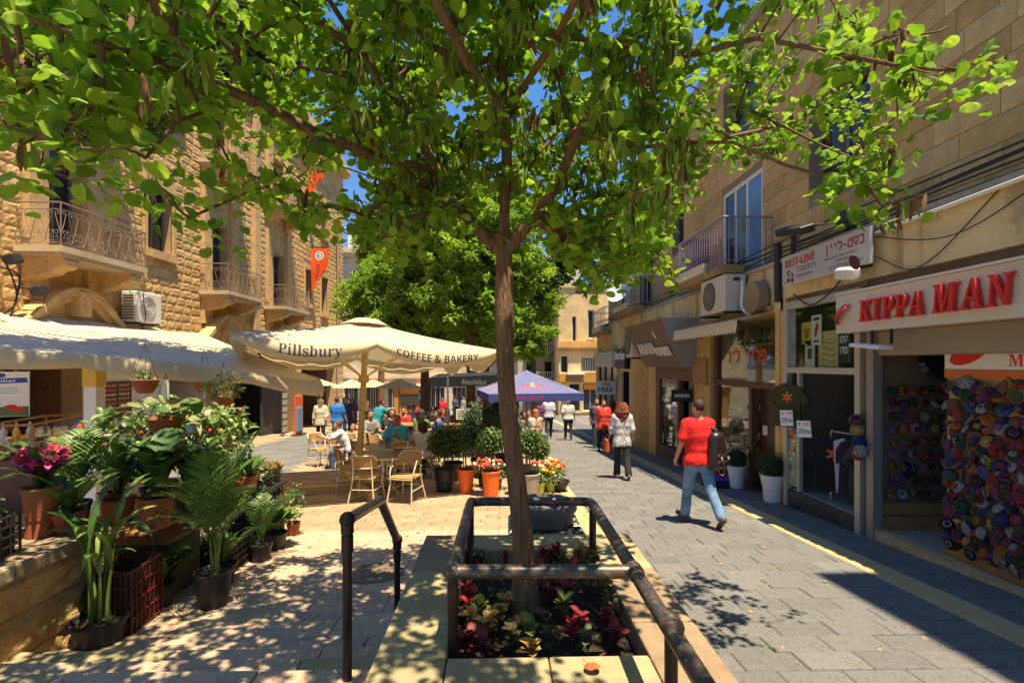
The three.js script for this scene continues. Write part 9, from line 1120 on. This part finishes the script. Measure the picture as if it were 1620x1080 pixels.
{
  const y = (p) => (575 - p), at = (px, d) => { const p = W(px, 600, d); p.y = gy(p.z); return p; }, h = (py, d, b) => 1.85 + (575 - py) / 800 * d - b, w = (px, d) => (px - 900) / 800 * d;
  // corner building across the end of the lane
  const d = 46, b = at(900, d), o = thing('corner_building', 'ochre corner building with barred window and shop front closing the lane', 'building', b, -0.03), och = mat([0.74, 0.42, 0.13], 0.9, { map: T.mottle }), pale = mat([0.76, 0.54, 0.26], 0.9, { map: T.mottle });
  const X = (px) => w(px, d), Y = (py) => h(py, d, b.y); const fr = M.offwhite;
  facade(o, pale, X(884), X(966), -0.6, Y(455), 14, [[X(887), X(899), Y(590), Y(562)], [X(919), X(946), Y(588), Y(564), 'window', 9], [X(900), X(918), Y(651), Y(606), 'shop_window'], [X(922), X(946), Y(650), Y(606), 'shop_window', 1], [X(905), X(912), Y(540), Y(500)], [X(930), X(940), Y(535), Y(490)]], fr, M.darkGlass);
  mesh('band', join(span(X(882), X(968), Y(550), Y(540), 0.002, 0.35), span(X(883), X(967), Y(556), Y(550), 0.004, 0.2)), och, o); mesh('shop_band', join(span(X(884.5), X(966), Y(604), Y(592), 0.003, 0.25)), mat([0.62, 0.32, 0.06], 0.8, { map: T.wood }), o); mesh('small_canopy', span(X(896), X(923), Y(592), Y(589), 0.05, 0.9), M.white, o); for (let i = 0; i < 16; i++) mesh('slat', box(0.12, 0.55, 0.06, X(897) + i * 0.1, Y(598), 0.29), M.wood, o); mesh('orange_sign', join(span(X(924), X(944), Y(616), Y(608), -0.12, -0.06), span(X(901), X(917), Y(632), Y(622), -0.12, -0.06)), mat([0.8, 0.3, 0.03], 0.6), o);
  // side of it with balconies, in the shade left of the corner
  const b2 = at(872, 52), o2 = thing('grey_side_building', 'shaded grey building with stacked balconies left of the ochre corner building', 'building', b2, 0.5), gw = mat([0.45, 0.4, 0.33], 0.9, { map: T.mottle }); const opens = []; for (let r = 0; r < 4; r++) for (let c = 0; c < 3; c++) opens.push([-3 + c * 2.2, -1.9 + c * 2.2, 3.6 + r * 3, 5.4 + r * 3]); facade(o2, gw, -4, 3.6, -0.8, 16, 10, opens, fr, M.darkGlass); for (let r = 0; r < 4; r++) { mesh('balcony', join(span(-3.4, 2.8, 3.2 + r * 3, 3.35 + r * 3, 0, 1.1)), gw, o2); mesh('balcony_rail', join(span(-3.4, 2.8, 4.2 + r * 3, 4.26 + r * 3, 1.04, 1.1), Array.from({ length: 26 }, (_, i) => box(0.04, 0.85, 0.04, -3.35 + i * 0.24, 3.78 + r * 3, 1.07))), M.offwhite, o2); }
  // long beige building across the far square
  const d3 = 62, b3 = at(640, d3), o3 = thing('far_beige_building', 'beige building with a cornice far behind the cafe and trees', 'building', b3, 0.02), X3 = (px) => (px - 640) / 800 * d3, Y3 = (py) => h(py, d3, b3.y); const bw = mat([0.7, 0.55, 0.36], 0.9, { map: T.mottle }), op = [[X3(556), X3(573), Y3(456), Y3(427)]]; for (let i = 0; i < 8; i++) op.push([X3(588 + i * 24), X3(600 + i * 24), Y3(540), Y3(515)]); for (let i = 0; i < 7; i++) op.push([X3(545 + i * 34), X3(567 + i * 34), Y3(646), Y3(612), 'shop_window', 2]);
  facade(o3, bw, X3(520), X3(800), -1, Y3(408), 12, op, fr, M.darkGlass); mesh('cornice', join(span(X3(518), X3(802), Y3(402), Y3(394), -0.2, 0.8), span(X3(519), X3(801), Y3(408), Y3(402), 0.003, 0.45)), bw, o3); mesh('string_course', span(X3(520), X3(800), Y3(598), Y3(592), 0.004, 0.3), bw, o3); mesh('shop_awning', join(span(X3(560), X3(620), Y3(610), Y3(604), 0.01, 1.6), span(X3(660), X3(690), Y3(610), Y3(606), 0.01, 1.4)), mat([0.75, 0.4, 0.3], 0.8), o3); mesh('mast', bar(V(X3(552), Y3(394), -3), V(X3(552), Y3(355), -3), 0.12), M.white, o3); mesh('roof_hut', span(X3(541), X3(549), Y3(394), Y3(358), -6, -3), M.offwhite, o3);
  const d4 = 70, b4 = at(800, d4), o4 = thing('far_white_building', 'pale building behind the blue parasol at the end of the plaza', 'building', b4, -0.05), X4 = (px) => (px - 800) / 800 * d4, Y4 = (py) => h(py, d4, b4.y), op4 = []; for (let i = 0; i < 6; i++) for (let r = 0; r < 3; r++) op4.push([X4(735 + i * 24), X4(747 + i * 24), Y4(560 - r * 40), Y4(535 - r * 40)]); for (let i = 0; i < 5; i++) op4.push([X4(735 + i * 28), X4(755 + i * 28), Y4(640), Y4(600), 'shop_window', 1]); facade(o4, mat([0.66, 0.6, 0.5], 0.9, { map: T.mottle }), X4(725), X4(890), -1, Y4(440), 10, op4, fr, M.darkGlass);
  // kiosk and poster columns behind the cafe
  const k = thing('news_kiosk', 'orange and blue kiosk behind the cafe under the yellow parasol', 'kiosk', at(652, 40)); mesh('body', rbox(2.6, 2.5, 1.6, 0.03, 0, 1.25, 0), mat([0.6, 0.3, 0.08], 0.7, { map: T.wood }), k); mesh('roof', rbox(3, 0.15, 2, 0.03, 0, 2.58, 0), M.cream, k); mesh('hatch', box(1.6, 0.9, 0.04, 0, 1.5, 0.81), M.dark, k); mesh('blue_panel', box(0.5, 0.7, 0.05, 0.9, 1.9, 0.82), mat([0.05, 0.15, 0.5], 0.6), k); mesh('red_panel', box(0.9, 0.6, 0.05, 0.6, 0.6, 0.82), mat([0.6, 0.03, 0.05], 0.6), k);
}
renderer.render(scene, camera);
